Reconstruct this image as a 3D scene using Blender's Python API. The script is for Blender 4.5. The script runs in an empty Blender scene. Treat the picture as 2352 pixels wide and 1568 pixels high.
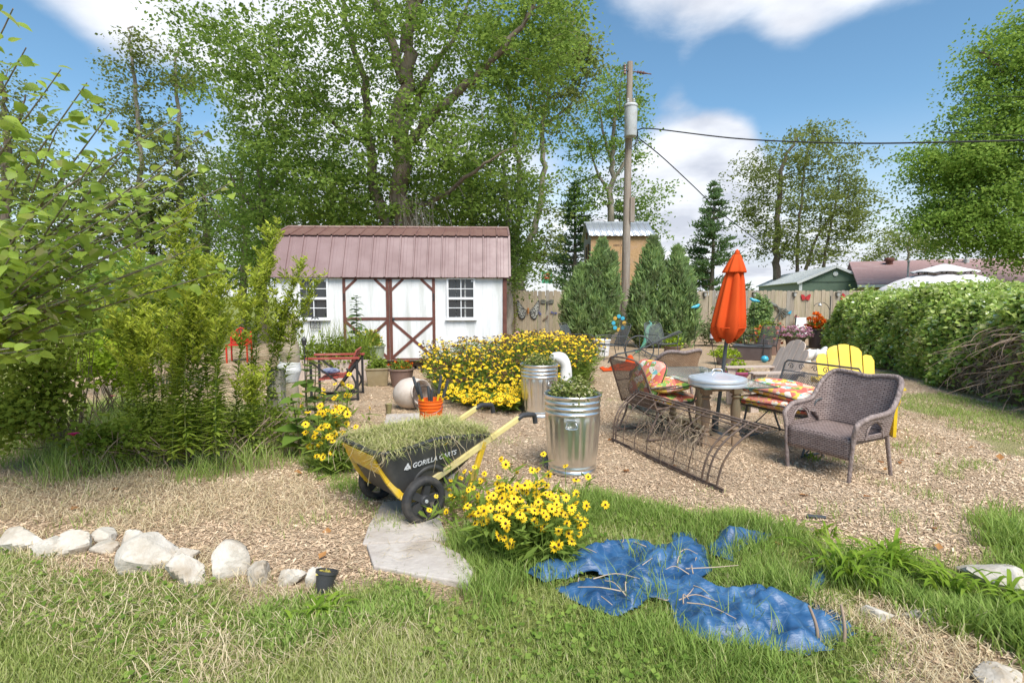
import bpy, math, random
import numpy as np
from mathutils import Vector, Matrix
R = math.radians
random.seed(11)
rng = np.random.default_rng(11)
scene = bpy.context.scene
COL = scene.collection

# ---------------------------------------------------------------- camera
FOC = 1240.0                      # focal length for a picture 2352 wide
PITCH = math.atan(102.0 / FOC)
EYE = 1.6
cam_d = bpy.data.cameras.new('camera')
cam_d.sensor_width = 36.0
cam_d.lens = 36.0 * FOC / 2352.0
cam_d.clip_start = 0.05
cam_d.clip_end = 6000
cam = bpy.data.objects.new('camera', cam_d)
cam.location = (0, 0, EYE)
cam.rotation_euler = (math.pi / 2 - PITCH, 0, 0)
COL.objects.link(cam)
scene.camera = cam

# ---------------------------------------------------------------- sky, sun, exposure
SUN_EL, SUN_AZ = R(54), R(158)    # azimuth clockwise from +Y: behind the camera, a little to the right
wd = bpy.data.worlds.new('World')
scene.world = wd
wd.use_nodes = True
nt = wd.node_tree
for n in list(nt.nodes):
    nt.nodes.remove(n)
def wn(t, **k):
    n = nt.nodes.new(t)
    for a, b in k.items():
        setattr(n, a, b)
    return n
def wl(a, b):
    nt.links.new(a, b)
def wmath(op, a, b=None, c=None, clamp=False):
    n = wn('ShaderNodeMath', operation=op, use_clamp=clamp)
    for i, q in enumerate((a, b, c)):
        if q is None:
            continue
        if isinstance(q, (int, float)):
            n.inputs[i].default_value = q
        else:
            wl(q, n.inputs[i])
    return n.outputs[0]
sky = wn('ShaderNodeTexSky', sky_type='NISHITA')
sky.sun_disc = False
sky.sun_elevation = SUN_EL
sky.sun_rotation = SUN_AZ
sky.altitude = 100
sky.air_density = 1.0
sky.dust_density = 0.4
sky.ozone_density = 3.0
tc = wn('ShaderNodeTexCoord')
sep = wn('ShaderNodeSeparateXYZ')
wl(tc.outputs['Generated'], sep.inputs[0])
zc = wmath('ADD', wmath('MAXIMUM', sep.outputs['Z'], 0.0), 0.22)
px_ = wmath('DIVIDE', sep.outputs['X'], zc)
py_ = wmath('DIVIDE', sep.outputs['Y'], zc)
cmb = wn('ShaderNodeCombineXYZ')
wl(px_, cmb.inputs[0]); wl(py_, cmb.inputs[1])
nz = wn('ShaderNodeTexNoise', noise_dimensions='3D')
nz.inputs['Scale'].default_value = 2.1
nz.inputs['Detail'].default_value = 8
nz.inputs['Roughness'].default_value = 0.56
nz.inputs['Distortion'].default_value = 0.25
mp = wn('ShaderNodeMapping')
mp.inputs['Location'].default_value = (3.1, 1.7, 0.4)
wl(cmb.outputs[0], mp.inputs[0]); wl(mp.outputs[0], nz.inputs['Vector'])
acc = wmath('MULTIPLY_ADD', nz.outputs['Fac'], 0.75, 0.125)
def lookdir(x, y):
    v = Vector(((x - 1176) / FOC, 1.0, (784 - y) / FOC)); c, s = math.cos(PITCH), math.sin(PITCH)
    return Vector((v.x, c * 1 + s * v.z, -s + c * v.z)).normalized()
# the cloud banks that stand in the sky: direction, angular size, how thick
for (cx, cy, rad, amt) in [(1590, 430, 0.17, 0.5), (1480, 560, 0.22, 0.3), (1660, 340, 0.09, 0.2), (1750, -20, 0.13, 0.36), (1520, -40, 0.13, 0.3), (2080, -20, 0.10, 0.28), (1900, 0, 0.1, 0.24),
                           (1570, 185, 0.05, 0.12), (1850, 205, 0.06, 0.10), (330, 10, 0.16, 0.38), (540, 50, 0.15, 0.36), (120, -10, 0.12, 0.25), (900, 200, 0.30, 0.22), (1850, 640, 0.30, 0.26),
                           (300, 560, 0.40, 0.30), (1000, 560, 0.35, 0.3), (2250, 640, 0.3, 0.2), (700, 120, .12, .15),
                           (2030, 330, 0.20, -0.25), (1960, 210, 0.12, -0.12), (2200, 150, 0.2, -0.25), (170, 200, 0.16, -0.32), (60, 120, .1, -.2), (450, 210, .07, -.22), (1250, -20, 0.12, -0.15), (1640, 225, .07, -.16), (1440, 150, .10, -.22), (1700, 150, .08, -.2), (1800, 280, .09, -.2)]:
    d = lookdir(cx, cy)
    dp = wn('ShaderNodeVectorMath', operation='DISTANCE')
    nrm = wn('ShaderNodeVectorMath', operation='NORMALIZE')
    wl(tc.outputs['Generated'], nrm.inputs[0])
    wl(nrm.outputs[0], dp.inputs[0]); dp.inputs[1].default_value = d
    mr = wn('ShaderNodeMapRange', interpolation_type='SMOOTHSTEP')
    mr.inputs['From Min'].default_value = rad * 1.15
    mr.inputs['From Max'].default_value = rad * 0.15
    mr.inputs['To Min'].default_value = 0
    mr.inputs['To Max'].default_value = amt
    wl(dp.outputs['Value'], mr.inputs['Value'])
    acc = wmath('ADD', acc, mr.outputs[0])
mask = wn('ShaderNodeMapRange', interpolation_type='SMOOTHSTEP')
mask.inputs['From Min'].default_value = 0.57
mask.inputs['From Max'].default_value = 0.90
wl(acc, mask.inputs['Value'])
# cloud tone: brighter rims and greyer bellies from a second noise
nz2 = wn('ShaderNodeTexNoise', noise_dimensions='3D')
nz2.inputs['Scale'].default_value = 3.2
nz2.inputs['Detail'].default_value = 6
wl(mp.outputs[0], nz2.inputs['Vector'])
crmp = wn('ShaderNodeValToRGB')
crmp.color_ramp.elements[0].position = 0.36
crmp.color_ramp.elements[0].color = (1.9, 2.0, 2.28, 1)
crmp.color_ramp.elements[1].position = 0.68
crmp.color_ramp.elements[1].color = (3.5, 3.55, 3.65, 1)
wl(nz2.outputs['Fac'], crmp.inputs[0])
# pale band of haze near the horizon
hz = wn('ShaderNodeMapRange', interpolation_type='SMOOTHSTEP')
hz.inputs['From Min'].default_value = 0.30
hz.inputs['From Max'].default_value = 0.0
hz.inputs['To Max'].default_value = 0.75
wl(sep.outputs['Z'], hz.inputs['Value'])
hsv = wn('ShaderNodeHueSaturation')
hsv.inputs['Hue'].default_value = 0.488
hsv.inputs['Saturation'].default_value = 1.08
hsv.inputs['Value'].default_value = 0.49
wl(sky.outputs[0], hsv.inputs['Color'])
m0 = wn('ShaderNodeMix', data_type='RGBA')
wl(hz.outputs[0], m0.inputs[0]); wl(hsv.outputs[0], m0.inputs[6]); m0.inputs[7].default_value = (2.5, 2.6, 2.85, 1)
m1 = wn('ShaderNodeMix', data_type='RGBA')
wl(wmath('MULTIPLY', mask.outputs[0], 0.94), m1.inputs[0]); wl(m0.outputs[2], m1.inputs[6]); wl(crmp.outputs[0], m1.inputs[7])
bg = wn('ShaderNodeBackground')
bg.inputs['Strength'].default_value = 0.15
wl(m1.outputs[2], bg.inputs['Color'])
wo = wn('ShaderNodeOutputWorld')
wl(bg.outputs[0], wo.inputs[0])
wd.cycles.sampling_method = 'MANUAL'
wd.cycles.sample_map_resolution = 1024

sun_d = bpy.data.lights.new('sun', 'SUN')
sun_d.energy = 2.4
sun_d.angle = R(34)
sun_d.color = (1.0, 0.955, 0.88)
sun = bpy.data.objects.new('sun', sun_d)
sd = Vector((math.sin(SUN_AZ) * math.cos(SUN_EL), math.cos(SUN_AZ) * math.cos(SUN_EL), math.sin(SUN_EL)))
sun.rotation_euler = sd.to_track_quat('Z', 'Y').to_euler()
sun.location = sd * 60
COL.objects.link(sun)
vs = scene.view_settings
vs.view_transform = 'Standard'
vs.look = 'None'
vs.exposure = 1.25
vs.gamma = 1.0
vs.use_curve_mapping = False
cy_ = scene.cycles
cy_.max_bounces = 8
cy_.diffuse_bounces = 4
cy_.glossy_bounces = 3
cy_.transmission_bounces = 5
cy_.transparent_max_bounces = 10
cy_.caustics_reflective = False
cy_.caustics_refractive = False
cy_.sample_clamp_indirect = 6

# ---------------------------------------------------------------- places: a picture point on the ground, or at a depth
def ray(x, y):
    c, s = math.cos(PITCH), math.sin(PITCH)
    cy = (784 - y) / FOC
    return Vector(((x - 1176) / FOC, c + s * cy, -s + c * cy))
def G(x, y, z=0.0):
    d = ray(x, y); t = (z - EYE) / d.z
    return Vector((d.x * t, d.y * t, z))
def P(x, y, Y):
    d = ray(x, y); t = Y / d.y
    return Vector((d.x * t, Y, EYE + d.z * t))
def gz(x, y):
    """ground height"""
    x = np.asarray(x, float); y = np.asarray(y, float)
    h = .014 * np.sin(1.7 * x + .3) * np.sin(1.3 * y + 1) + .008 * np.sin(4.1 * x + 2.1 * y) + .006 * np.sin(3.3 * y - 5.2 * x + 2)
    f = np.clip((30 - np.abs(y)) / 10, 0, 1) * np.clip((30 - np.abs(x)) / 10, 0, 1)
    return h * f
def gz1(x, y):
    return float(gz(x, y))

# ---------------------------------------------------------------- mesh building
class MB:
    def __init__(s):
        s.V = []; s.F = []; s.n = 0; s.A = []; s.M = []; s.UV = []
    def add(s, V, F, val=None, mi=0, uv=None):
        V = np.asarray(V, float).reshape(-1, 3)
        if isinstance(F, np.ndarray):
            s.F.append(F + s.n)
            nf = len(F)
        else:
            by = {}
            for f in F:
                by.setdefault(len(f), []).append(f)
            nf = 0
            if len(by) == 1:
                arr = np.array(list(by.values())[0], int); s.F.append(arr + s.n); nf = len(arr)
            else:
                for k, l in by.items():
                    arr = np.array(l, int); s.F.append(arr + s.n); nf += len(arr)
        s.M.append(np.full(nf, mi, int))
        s.V.append(V)
        s.A.append(np.full(len(V), 0.5) if val is None else np.broadcast_to(np.asarray(val, float), (len(V),)))
        s.UV.append(np.zeros((len(V), 2)) if uv is None else np.asarray(uv, float))
        s.n += len(V)
    def mesh(s, name, mats, smooth=30, attr=False, uv=False):
        me = bpy.data.meshes.new(name)
        V = np.concatenate(s.V); n = len(V)
        me.vertices.add(n)
        me.vertices.foreach_set('co', V.ravel().astype(np.float32))
        tot = np.concatenate([np.full(len(f), f.shape[1], int) for f in s.F])
        idx = np.concatenate([f.ravel() for f in s.F])
        me.loops.add(len(idx)); me.loops.foreach_set('vertex_index', idx.astype(np.int32))
        me.polygons.add(len(tot))
        st = np.concatenate([[0], np.cumsum(tot)[:-1]])
        me.polygons.foreach_set('loop_start', st.astype(np.int32))
        me.polygons.foreach_set('loop_total', tot.astype(np.int32))
        if any(m.any() for m in s.M):
            me.polygons.foreach_set('material_index', np.concatenate(s.M).astype(np.int32))
        me.polygons.foreach_set('use_smooth', np.full(len(tot), bool(smooth)))
        if attr:
            a = me.attributes.new('v', 'FLOAT', 'POINT')
            a.data.foreach_set('value', np.concatenate(s.A).astype(np.float32))
        if uv:
            l = me.uv_layers.new(name='UVMap')
            l.data.foreach_set('uv', np.concatenate(s.UV)[idx].ravel().astype(np.float32))
        me.update(calc_edges=True)
        if smooth and smooth < 180:
            me.set_sharp_from_angle(angle=R(smooth))
        for m in (mats if isinstance(mats, (list, tuple)) else [mats]):
            me.materials.append(m)
        return me
    def build(s, name, mats, parent=None, smooth=30, attr=False, uv=False, bevel=0, kind=None, loc=None):
        o = bpy.data.objects.new(name, s.mesh(name, mats, smooth, attr, uv))
        COL.objects.link(o)
        if parent is not None:
            o.parent = parent
        if bevel:
            b = o.modifiers.new('bevel', 'BEVEL'); b.width = bevel; b.segments = 2; b.limit_method = 'ANGLE'; b.angle_limit = R(40)
        if kind:
            o['kind'] = kind
        if loc is not None:
            o.location = loc
        return o

BOXF = [(0, 3, 2, 1), (4, 5, 6, 7), (0, 1, 5, 4), (1, 2, 6, 5), (2, 3, 7, 6), (3, 0, 4, 7)]
def box(mb, c, s, M=None, mi=0):
    """box with centre c and full size s, optionally turned by the 3x3 matrix M"""
    x, y, z = [q / 2 for q in s]
    V = np.array([(-x, -y, -z), (x, -y, -z), (x, y, -z), (-x, y, -z), (-x, -y, z), (x, -y, z), (x, y, z), (-x, y, z)])
    if M is not None:
        V = V @ np.array(M).T
    mb.add(V + np.array(c), BOXF, mi=mi)
def bar(mb, a, b, w, h, up=(0, 0, 1), mi=0):
    """rectangular bar from a to b, w across, h along 'up'"""
    a = Vector(a); b = Vector(b); d = b - a; L = d.length; d.normalize()
    u = Vector(up)
    if abs(u.dot(d)) > .99:
        u = Vector((0, 1, 0))
    r = d.cross(u).normalized(); u = r.cross(d).normalized()
    M = Matrix((d, r, u)).transposed()
    box(mb, (a + b) / 2, (L, w, h), M, mi)
def crom(pts, k=6, closed=False):
    """smooth curve through points"""
    p = [np.array(q, float) for q in pts]; n = len(p); out = []
    rng_ = n if closed else n - 1
    for i in range(rng_):
        if closed:
            p0, p1, p2, p3 = p[(i - 1) % n], p[i], p[(i + 1) % n], p[(i + 2) % n]
        else:
            p1, p2 = p[i], p[i + 1]
            p0 = p[i - 1] if i > 0 else 2 * p1 - p2
            p3 = p[i + 2] if i + 2 < n else 2 * p2 - p1
        for t in np.linspace(0, 1, k, endpoint=False):
            out.append(.5 * ((2 * p1) + (-p0 + p2) * t + (2 * p0 - 5 * p1 + 4 * p2 - p3) * t * t + (-p0 + 3 * p1 - 3 * p2 + p3) * t ** 3))
    if not closed:
        out.append(p[-1])
    return np.array(out)
def tube(mb, pts, r, n=8, closed=False, caps=True, mi=0, val=None, flat=1.0):
    """tube along points; r a number or one radius per point"""
    p = np.array([tuple(q) for q in pts], float); m = len(p)
    rad = np.full(m, r, float) if np.isscalar(r) else np.interp(np.linspace(0, 1, m), np.linspace(0, 1, len(r)), r)
    if closed:
        t = np.roll(p, -1, 0) - np.roll(p, 1, 0)
    else:
        t = np.gradient(p, axis=0)
    t /= np.linalg.norm(t, axis=1)[:, None] + 1e-12
    u = np.zeros((m, 3))
    ref = np.array((0, 0, 1.)) if abs(t[0][2]) < .9 else np.array((1., 0, 0))
    u0 = np.cross(t[0], ref); u0 /= np.linalg.norm(u0); u[0] = u0
    for i in range(1, m):
        q = u[i - 1] - t[i] * (u[i - 1] @ t[i]); u[i] = q / (np.linalg.norm(q) + 1e-12)
    w = np.cross(t, u)
    a = np.linspace(0, 2 * np.pi, n, endpoint=False)
    V = p[:, None] + rad[:, None, None] * (np.cos(a)[None, :, None] * u[:, None] + flat * np.sin(a)[None, :, None] * w[:, None])
    i = np.arange(m if closed else m - 1)[:, None]; j = np.arange(n)[None]
    i2 = (i + 1) % m; j2 = (j + 1) % n
    F = np.stack([(i * n + j), (i * n + j2), (i2 * n + j2), (i2 * n + j)], -1).reshape(-1, 4)
    mb.add(V.reshape(-1, 3), F, mi=mi, val=val)
    if caps and not closed:
        c0 = np.arange(n)[::-1].reshape(1, n); c1 = (np.arange(n) + (m - 1) * n).reshape(1, n)
        mb.F += [c0 + mb.n - m * n, c1 + mb.n - m * n]; mb.M += [np.full(1, mi, int)] * 2
def lathe(mb, prof, n=24, c=(0, 0, 0), mi=0, caps=True, rfun=None, M=None):
    """turned body: prof a list of (radius, height)"""
    pr = np.array(prof, float); m = len(pr)
    a = np.linspace(0, 2 * np.pi, n, endpoint=False)
    rr = pr[:, 0][:, None] * np.ones(n)
    if rfun is not None:
        rr = rfun(rr, pr[:, 1][:, None] * np.ones(n), a[None] * np.ones((m, 1)))
    V = np.stack([rr * np.cos(a), rr * np.sin(a), pr[:, 1][:, None] * np.ones(n)], -1).reshape(-1, 3)
    if M is not None:
        V = V @ np.array(M).T
    i = np.arange(m - 1)[:, None]; j = np.arange(n)[None]; j2 = (j + 1) % n
    F = np.stack([i * n + j, i * n + j2, (i + 1) * n + j2, (i + 1) * n + j], -1).reshape(-1, 4)
    base = mb.n
    uv = np.stack([np.broadcast_to(a / (2 * np.pi), (m, n)).ravel(), np.broadcast_to(pr[:, 1][:, None], (m, n)).ravel()], -1)
    mb.add(V + np.array(c), F, mi=mi, uv=uv)
    if caps:
        if pr[0, 0] > 1e-6:
            mb.F.append(np.arange(n)[::-1].reshape(1, n) + base); mb.M.append(np.full(1, mi, int))
        if pr[-1, 0] > 1e-6:
            mb.F.append((np.arange(n) + (m - 1) * n).reshape(1, n) + base); mb.M.append(np.full(1, mi, int))
def prism(mb, outline, t, M=None, c=(0, 0, 0), mi=0):
    """flat shape: outline in local x,z given thickness t along y (centred)"""
    o = np.array(outline, float); n = len(o)
    V = np.concatenate([np.stack([o[:, 0], np.full(n, -t / 2), o[:, 1]], -1), np.stack([o[:, 0], np.full(n, t / 2), o[:, 1]], -1)])
    if M is not None:
        V = V @ np.array(M).T
    F = [tuple(range(n)), tuple(range(2 * n - 1, n - 1, -1))] + [(i, i + n, (i + 1) % n + n, (i + 1) % n) for i in range(n)]
    mb.add(V + np.array(c), F, mi=mi)
def sheet(mb, grid, mi=0, uv=None, skip=None, closed_u=False, val=None):
    """surface from an (m,n,3) grid; skip(i,j) leaves cells out"""
    g = np.asarray(grid, float); m, n = g.shape[:2]
    i, j = np.meshgrid(np.arange(m - 1), np.arange(n - 1), indexing='ij')
    F = np.stack([i * n + j, (i + 1) * n + j, (i + 1) * n + j + 1, i * n + j + 1], -1).reshape(-1, 4)
    if skip is not None:
        F = F[[not skip(a, b) for a, b in zip(i.ravel(), j.ravel())]]
    if uv is None:
        du = np.zeros((m, n)); dv = np.zeros((m, n))
        du[1:] = np.cumsum(np.linalg.norm(np.diff(g, axis=0), axis=2), 0)
        dv[:, 1:] = np.cumsum(np.linalg.norm(np.diff(g, axis=1), axis=2), 1)
        uv = np.stack([du, dv], -1).reshape(-1, 2)
    mb.add(g.reshape(-1, 3), F, mi=mi, uv=uv, val=val)
def solid(o, t, off=0):
    s = o.modifiers.new('thick', 'SOLIDIFY'); s.thickness = t; s.offset = off
    return o
def subd(o, l=1):
    s = o.modifiers.new('smooth', 'SUBSURF'); s.levels = l; s.render_levels = l
    return o
def scatter(mb, tv, tf, loc, X, Y, Z, val=None, mi=0):
    """copies of a small template (tv,tf) at loc with axes X,Y,Z (each N x 3, scaled)"""
    tv = np.asarray(tv, float); N = len(loc); m = len(tv)
    V = loc[:, None] + tv[None, :, 0, None] * X[:, None] + tv[None, :, 1, None] * Y[:, None] + tv[None, :, 2, None] * Z[:, None]
    by = {}
    for f in tf:
        by.setdefault(len(f), []).append(f)
    base = mb.n
    a = np.full(N * m, .5) if val is None else np.repeat(val, m)
    for q, (k, l) in enumerate(by.items()):
        F = (np.array(l, int)[None] + (np.arange(N) * m)[:, None, None]).reshape(-1, k)
        if q == 0:
            mb.add(V.reshape(-1, 3), F, val=a, mi=mi)
        else:
            mb.F.append(F + base); mb.M.append(np.full(len(F), mi, int))
def unit(v):
    return v / (np.linalg.norm(v, axis=-1, keepdims=True) + 1e-12)
def rand_dirs(n, g=rng):
    return unit(g.normal(size=(n, 3)))

# ---------------------------------------------------------------- things and their descriptions
def tag(o, label, cat, group=None, kind=None):
    if label: o['label'] = label
    if cat: o['category'] = cat
    if group: o['group'] = group
    if kind: o['kind'] = kind
    return o
def thing(name, label, cat, loc=(0, 0, 0), rz=0, group=None):
    o = bpy.data.objects.new(name, None)
    o.empty_display_size = .1
    COL.objects.link(o)
    o.location = loc; o.rotation_euler = (0, 0, rz)
    return tag(o, label, cat, group)
def ground_loc(x, y, dz=0):
    return Vector((x, y, gz1(x, y) + dz))
def gl(px, py, dz=0):
    p = G(px, py)
    return ground_loc(p.x, p.y, dz)
def copy_tree(o, parent=None):
    c = o.copy(); COL.objects.link(c); c.parent = parent
    for ch in o.children:
        copy_tree(ch, c)
    return c
def put(o, loc, rz=0, label=None, scale=None):
    o.location = loc; o.rotation_euler = (0, 0, rz)
    if label: o['label'] = label
    if scale is not None: o.scale = (scale,) * 3 if np.isscalar(scale) else scale
    return o
def inst(me, name, parent, loc=(0, 0, 0), rot=(0, 0, 0), sc=(1, 1, 1), kind=None):
    """one more piece that shares its mesh"""
    o = bpy.data.objects.new(name, me); COL.objects.link(o)
    o.parent = parent; o.location = loc; o.rotation_euler = rot; o.scale = sc
    if kind: o['kind'] = kind
    return o

# ---------------------------------------------------------------- materials
def newmat(name):
    m = bpy.data.materials.new(name); m.use_nodes = True
    t = m.node_tree
    for n in list(t.nodes):
        t.nodes.remove(n)
    out = t.nodes.new('ShaderNodeOutputMaterial')
    return m, t, out
def nd(t, typ, ins=None, **k):
    n = t.nodes.new(typ)
    for a, b in k.items():
        setattr(n, a, b)
    for a, b in (ins or {}).items():
        if isinstance(b, bpy.types.NodeSocket):
            t.links.new(b, n.inputs[a])
        else:
            n.inputs[a].default_value = b
    return n
def c4(c):
    return (c[0], c[1], c[2], 1)
def ramp(t, fac, stops):
    n = t.nodes.new('ShaderNodeValToRGB')
    e = n.color_ramp.elements
    while len(e) < len(stops):
        e.new(.5)
    for q, (p, c) in zip(e, stops):
        q.position = p; q.color = c4(c)
    t.links.new(fac, n.inputs[0])
    return n.outputs[0]
def pmat(name, c1, c2=None, scale=6, rough=.7, metal=0, bump=0, stretch=(1, 1, 1), detail=6, spec=.4, lo=.35, hi=.65, dirt=None, dirt_scale=2.0, bscale=None, rvar=0, coat=0):
    """general surface: two tones mixed by noise, optional third tone in patches, fine relief"""
    m, t, out = newmat(name)
    b = nd(t, 'ShaderNodeBsdfPrincipled', {'Roughness': rough, 'Metallic': metal, 'Specular IOR Level': spec, 'Coat Weight': coat})
    tcn = nd(t, 'ShaderNodeTexCoord')
    oi = nd(t, 'ShaderNodeObjectInfo')
    sh = nd(t, 'ShaderNodeVectorMath', {0: tcn.outputs['Object'], 1: oi.outputs['Location']}, operation='ADD')
    mpn = nd(t, 'ShaderNodeMapping', {'Vector': sh.outputs[0], 'Scale': stretch})
    n1 = nd(t, 'ShaderNodeTexNoise', {'Vector': mpn.outputs[0], 'Scale': scale, 'Detail': detail, 'Roughness': .6})
    col = ramp(t, n1.outputs['Fac'], [(lo, c1), (hi, c2 or tuple(q * .8 for q in c1))])
    if dirt is not None:
        n2 = nd(t, 'ShaderNodeTexNoise', {'Vector': mpn.outputs[0], 'Scale': dirt_scale, 'Detail': 5, 'Roughness': .65})
        f = nd(t, 'ShaderNodeMapRange', {'Value': n2.outputs['Fac'], 'From Min': .5, 'From Max': .72})
        mx = nd(t, 'ShaderNodeMix', {0: f.outputs[0], 6: col, 7: c4(dirt)}, data_type='RGBA')
        col = mx.outputs[2]
    t.links.new(col, b.inputs['Base Color'])
    if rvar:
        rr = nd(t, 'ShaderNodeMapRange', {'Value': n1.outputs['Fac'], 'From Min': .3, 'From Max': .7, 'To Min': rough - rvar, 'To Max': rough + rvar})
        t.links.new(rr.outputs[0], b.inputs['Roughness'])
    if bump:
        n3 = nd(t, 'ShaderNodeTexNoise', {'Vector': mpn.outputs[0], 'Scale': bscale or scale * 4, 'Detail': 4})
        bp = nd(t, 'ShaderNodeBump', {'Height': n3.outputs['Fac'], 'Strength': bump, 'Distance': .02})
        t.links.new(bp.outputs[0], b.inputs['Normal'])
    t.links.new(b.outputs[0], out.inputs[0])
    return m
def leafmat(name, dark, light, trans=(.3, .42, .05), tw=.35, gloss=.0, stops=None):
    """foliage: each leaf its own tone (attribute v), light passing through"""
    m, t, out = newmat(name)
    a = nd(t, 'ShaderNodeAttribute', attribute_name='v')
    col = ramp(t, a.outputs['Fac'], stops or [(0.0, dark), (1.0, light)])
    d = nd(t, 'ShaderNodeBsdfDiffuse', {'Color': col})
    mc = nd(t, 'ShaderNodeMix', {0: .5, 6: col, 7: c4(trans)}, data_type='RGBA')
    tr = nd(t, 'ShaderNodeBsdfTranslucent', {'Color': mc.outputs[2]})
    mx = nd(t, 'ShaderNodeMixShader', {0: tw, 1: d.outputs[0], 2: tr.outputs[0]})
    sh = mx.outputs[0]
    if gloss:
        g = nd(t, 'ShaderNodeBsdfGlossy', {'Roughness': .38, 'Color': (1, 1, 1, 1)})
        fr = nd(t, 'ShaderNodeFresnel', {'IOR': 1.4})
        ml = nd(t, 'ShaderNodeMath', {0: fr.outputs[0], 1: gloss}, operation='MULTIPLY')
        sh = nd(t, 'ShaderNodeMixShader', {0: ml.outputs[0], 1: sh, 2: g.outputs[0]}).outputs[0]
    t.links.new(sh, out.inputs[0])
    return m
def weavemat(name, c1, c2, gap, bw=.028, bh=.011):
    """woven strands, running-bond weave along the surface"""
    m, t, out = newmat(name)
    uv = nd(t, 'ShaderNodeUVMap')
    br = nd(t, 'ShaderNodeTexBrick', {'Vector': uv.outputs[0], 'Color1': c4(c1), 'Color2': c4(c2), 'Mortar': c4(gap), 'Scale': 1.0, 'Mortar Size': bh * .16, 'Mortar Smooth': .6, 'Brick Width': bw, 'Row Height': bh, 'Bias': 0})
    n1 = nd(t, 'ShaderNodeTexNoise', {'Vector': uv.outputs[0], 'Scale': 9, 'Detail': 5})
    mx = nd(t, 'ShaderNodeMix', {0: .35, 6: br.outputs[0], 7: (1, 1, 1, 1)}, data_type='RGBA', blend_type='MULTIPLY')
    t.links.new(ramp(t, n1.outputs['Fac'], [(.3, (.5, .5, .5)), (.7, (1, 1, 1))]), mx.inputs[7])
    b = nd(t, 'ShaderNodeBsdfPrincipled', {'Base Color': mx.outputs[2], 'Roughness': .5, 'Specular IOR Level': .4})
    bp = nd(t, 'ShaderNodeBump', {'Height': br.outputs['Fac'], 'Strength': .9, 'Distance': .006}, invert=True)
    t.links.new(bp.outputs[0], b.inputs['Normal'])
    t.links.new(b.outputs[0], out.inputs[0])
    return m
def meshmat(name, col, cell=.012, wire=.3, rough=.5):
    """open metal mesh: wire pattern with real see-through gaps"""
    m, t, out = newmat(name)
    uv = nd(t, 'ShaderNodeUVMap')
    rot = nd(t, 'ShaderNodeMapping', {'Vector': uv.outputs[0], 'Rotation': (0, 0, R(45)), 'Scale': (1 / cell,) * 3})
    fr = nd(t, 'ShaderNodeVectorMath', {0: rot.outputs[0]}, operation='FRACTION')
    sp = nd(t, 'ShaderNodeSeparateXYZ', {0: fr.outputs[0]})
    a = nd(t, 'ShaderNodeMath', {0: sp.outputs[0], 1: wire}, operation='LESS_THAN')
    b_ = nd(t, 'ShaderNodeMath', {0: sp.outputs[1], 1: wire}, operation='LESS_THAN')
    mxm = nd(t, 'ShaderNodeMath', {0: a.outputs[0], 1: b_.outputs[0]}, operation='MAXIMUM')
    b = nd(t, 'ShaderNodeBsdfPrincipled', {'Base Color': c4(col), 'Roughness': rough})
    tr = nd(t, 'ShaderNodeBsdfTransparent')
    mx = nd(t, 'ShaderNodeMixShader', {0: mxm.outputs[0], 1: tr.outputs[0], 2: b.outputs[0]})
    t.links.new(mx.outputs[0], out.inputs[0])
    return m
# ================================================================ ground
def poly_in(x, y, poly):
    """points inside polygon (vectorised)"""
    x = np.asarray(x, float); y = np.asarray(y, float); ins = np.zeros(x.shape, bool)
    n = len(poly)
    for i in range(n):
        x0, y0 = poly[i]; x1, y1 = poly[(i + 1) % n]
        if y0 == y1:
            continue
        c = ((y0 > y) != (y1 > y)) & (x < (x1 - x0) * (y - y0) / (y1 - y0) + x0)
        ins ^= c
    return ins
def gp(pts):
    return [tuple(G(a, b).xy) for a, b in pts]
LAWN = [gp([(-900, 1262), (0, 1268), (130, 1282), (300, 1312), (440, 1352), (640, 1362), (790, 1372), (900, 1372), (1010, 1395), (1100, 1390), (1130, 1340), (1060, 1290), (1020, 1225), (1090, 1190), (1180, 1180),
            (1290, 1160), (1400, 1150), (1560, 1162), (1700, 1190), (1780, 1225), (1850, 1240), (1900, 1300), (2040, 1262), (2160, 1320), (2260, 1265), (2352, 1195), (3000, 1150), (3200, 1420),
            (2352, 1420), (2150, 1400), (1960, 1400), (1920, 1420), (1960, 1500), (2020, 1640), (2060, 1900), (1176, 2600), (-1500, 2400)])]
GARDEN = gp([(-300, 940), (60, 930), (300, 930), (560, 950), (690, 985), (700, 1040), (560, 1095), (330, 1105), (0, 1088), (-400, 1100)])
FARLAWN = [gp([(-2500, 800), (-200, 790), (300, 778), (480, 768), (640, 755), (640, 700), (-2500, 700)])]
RIGHTPATCH = gp([(2075, 905), (2160, 905), (2400, 945), (2900, 990), (2900, 1110), (2352, 1050), (2180, 990), (2080, 950)])
def wob(x, y, a=.10):
    return (x + a * np.sin(5.1 * y + 2 * np.sin(3.3 * x)) + .5 * a * np.sin(13 * x + 9 * y), y + a * np.sin(4.7 * x + 1.3) + .5 * a * np.sin(11 * y - 7 * x))
def grassy(x, y):
    """1 on turf, lower on sparse turf, 0 on mulch"""
    x = np.asarray(x, float); y = np.asarray(y, float)
    X, Y = wob(x, y)
    g = np.zeros(x.shape)
    for p in LAWN:
        g = np.maximum(g, poly_in(X, Y, p) * 1.0)
    patch = .5 + .5 * np.sin(2.3 * X + 1.1 * np.sin(1.7 * Y)) * np.sin(1.9 * Y + .7)
    g = np.maximum(g, poly_in(X, Y, RIGHTPATCH) * np.clip(patch * 1.3 - .25, 0, .6))
    for p in FARLAWN:
        g = np.maximum(g, poly_in(x, y, p) * 1.0)
    g = np.maximum(g, (y > 20.3) * 1.0)
    g = np.maximum(g, ((x > 7.4) & (y < 12)) * .8 * (patch > .3))
    g = np.maximum(g, ((x < -9) & (y > 5)) * 1.0)
    return g
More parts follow.
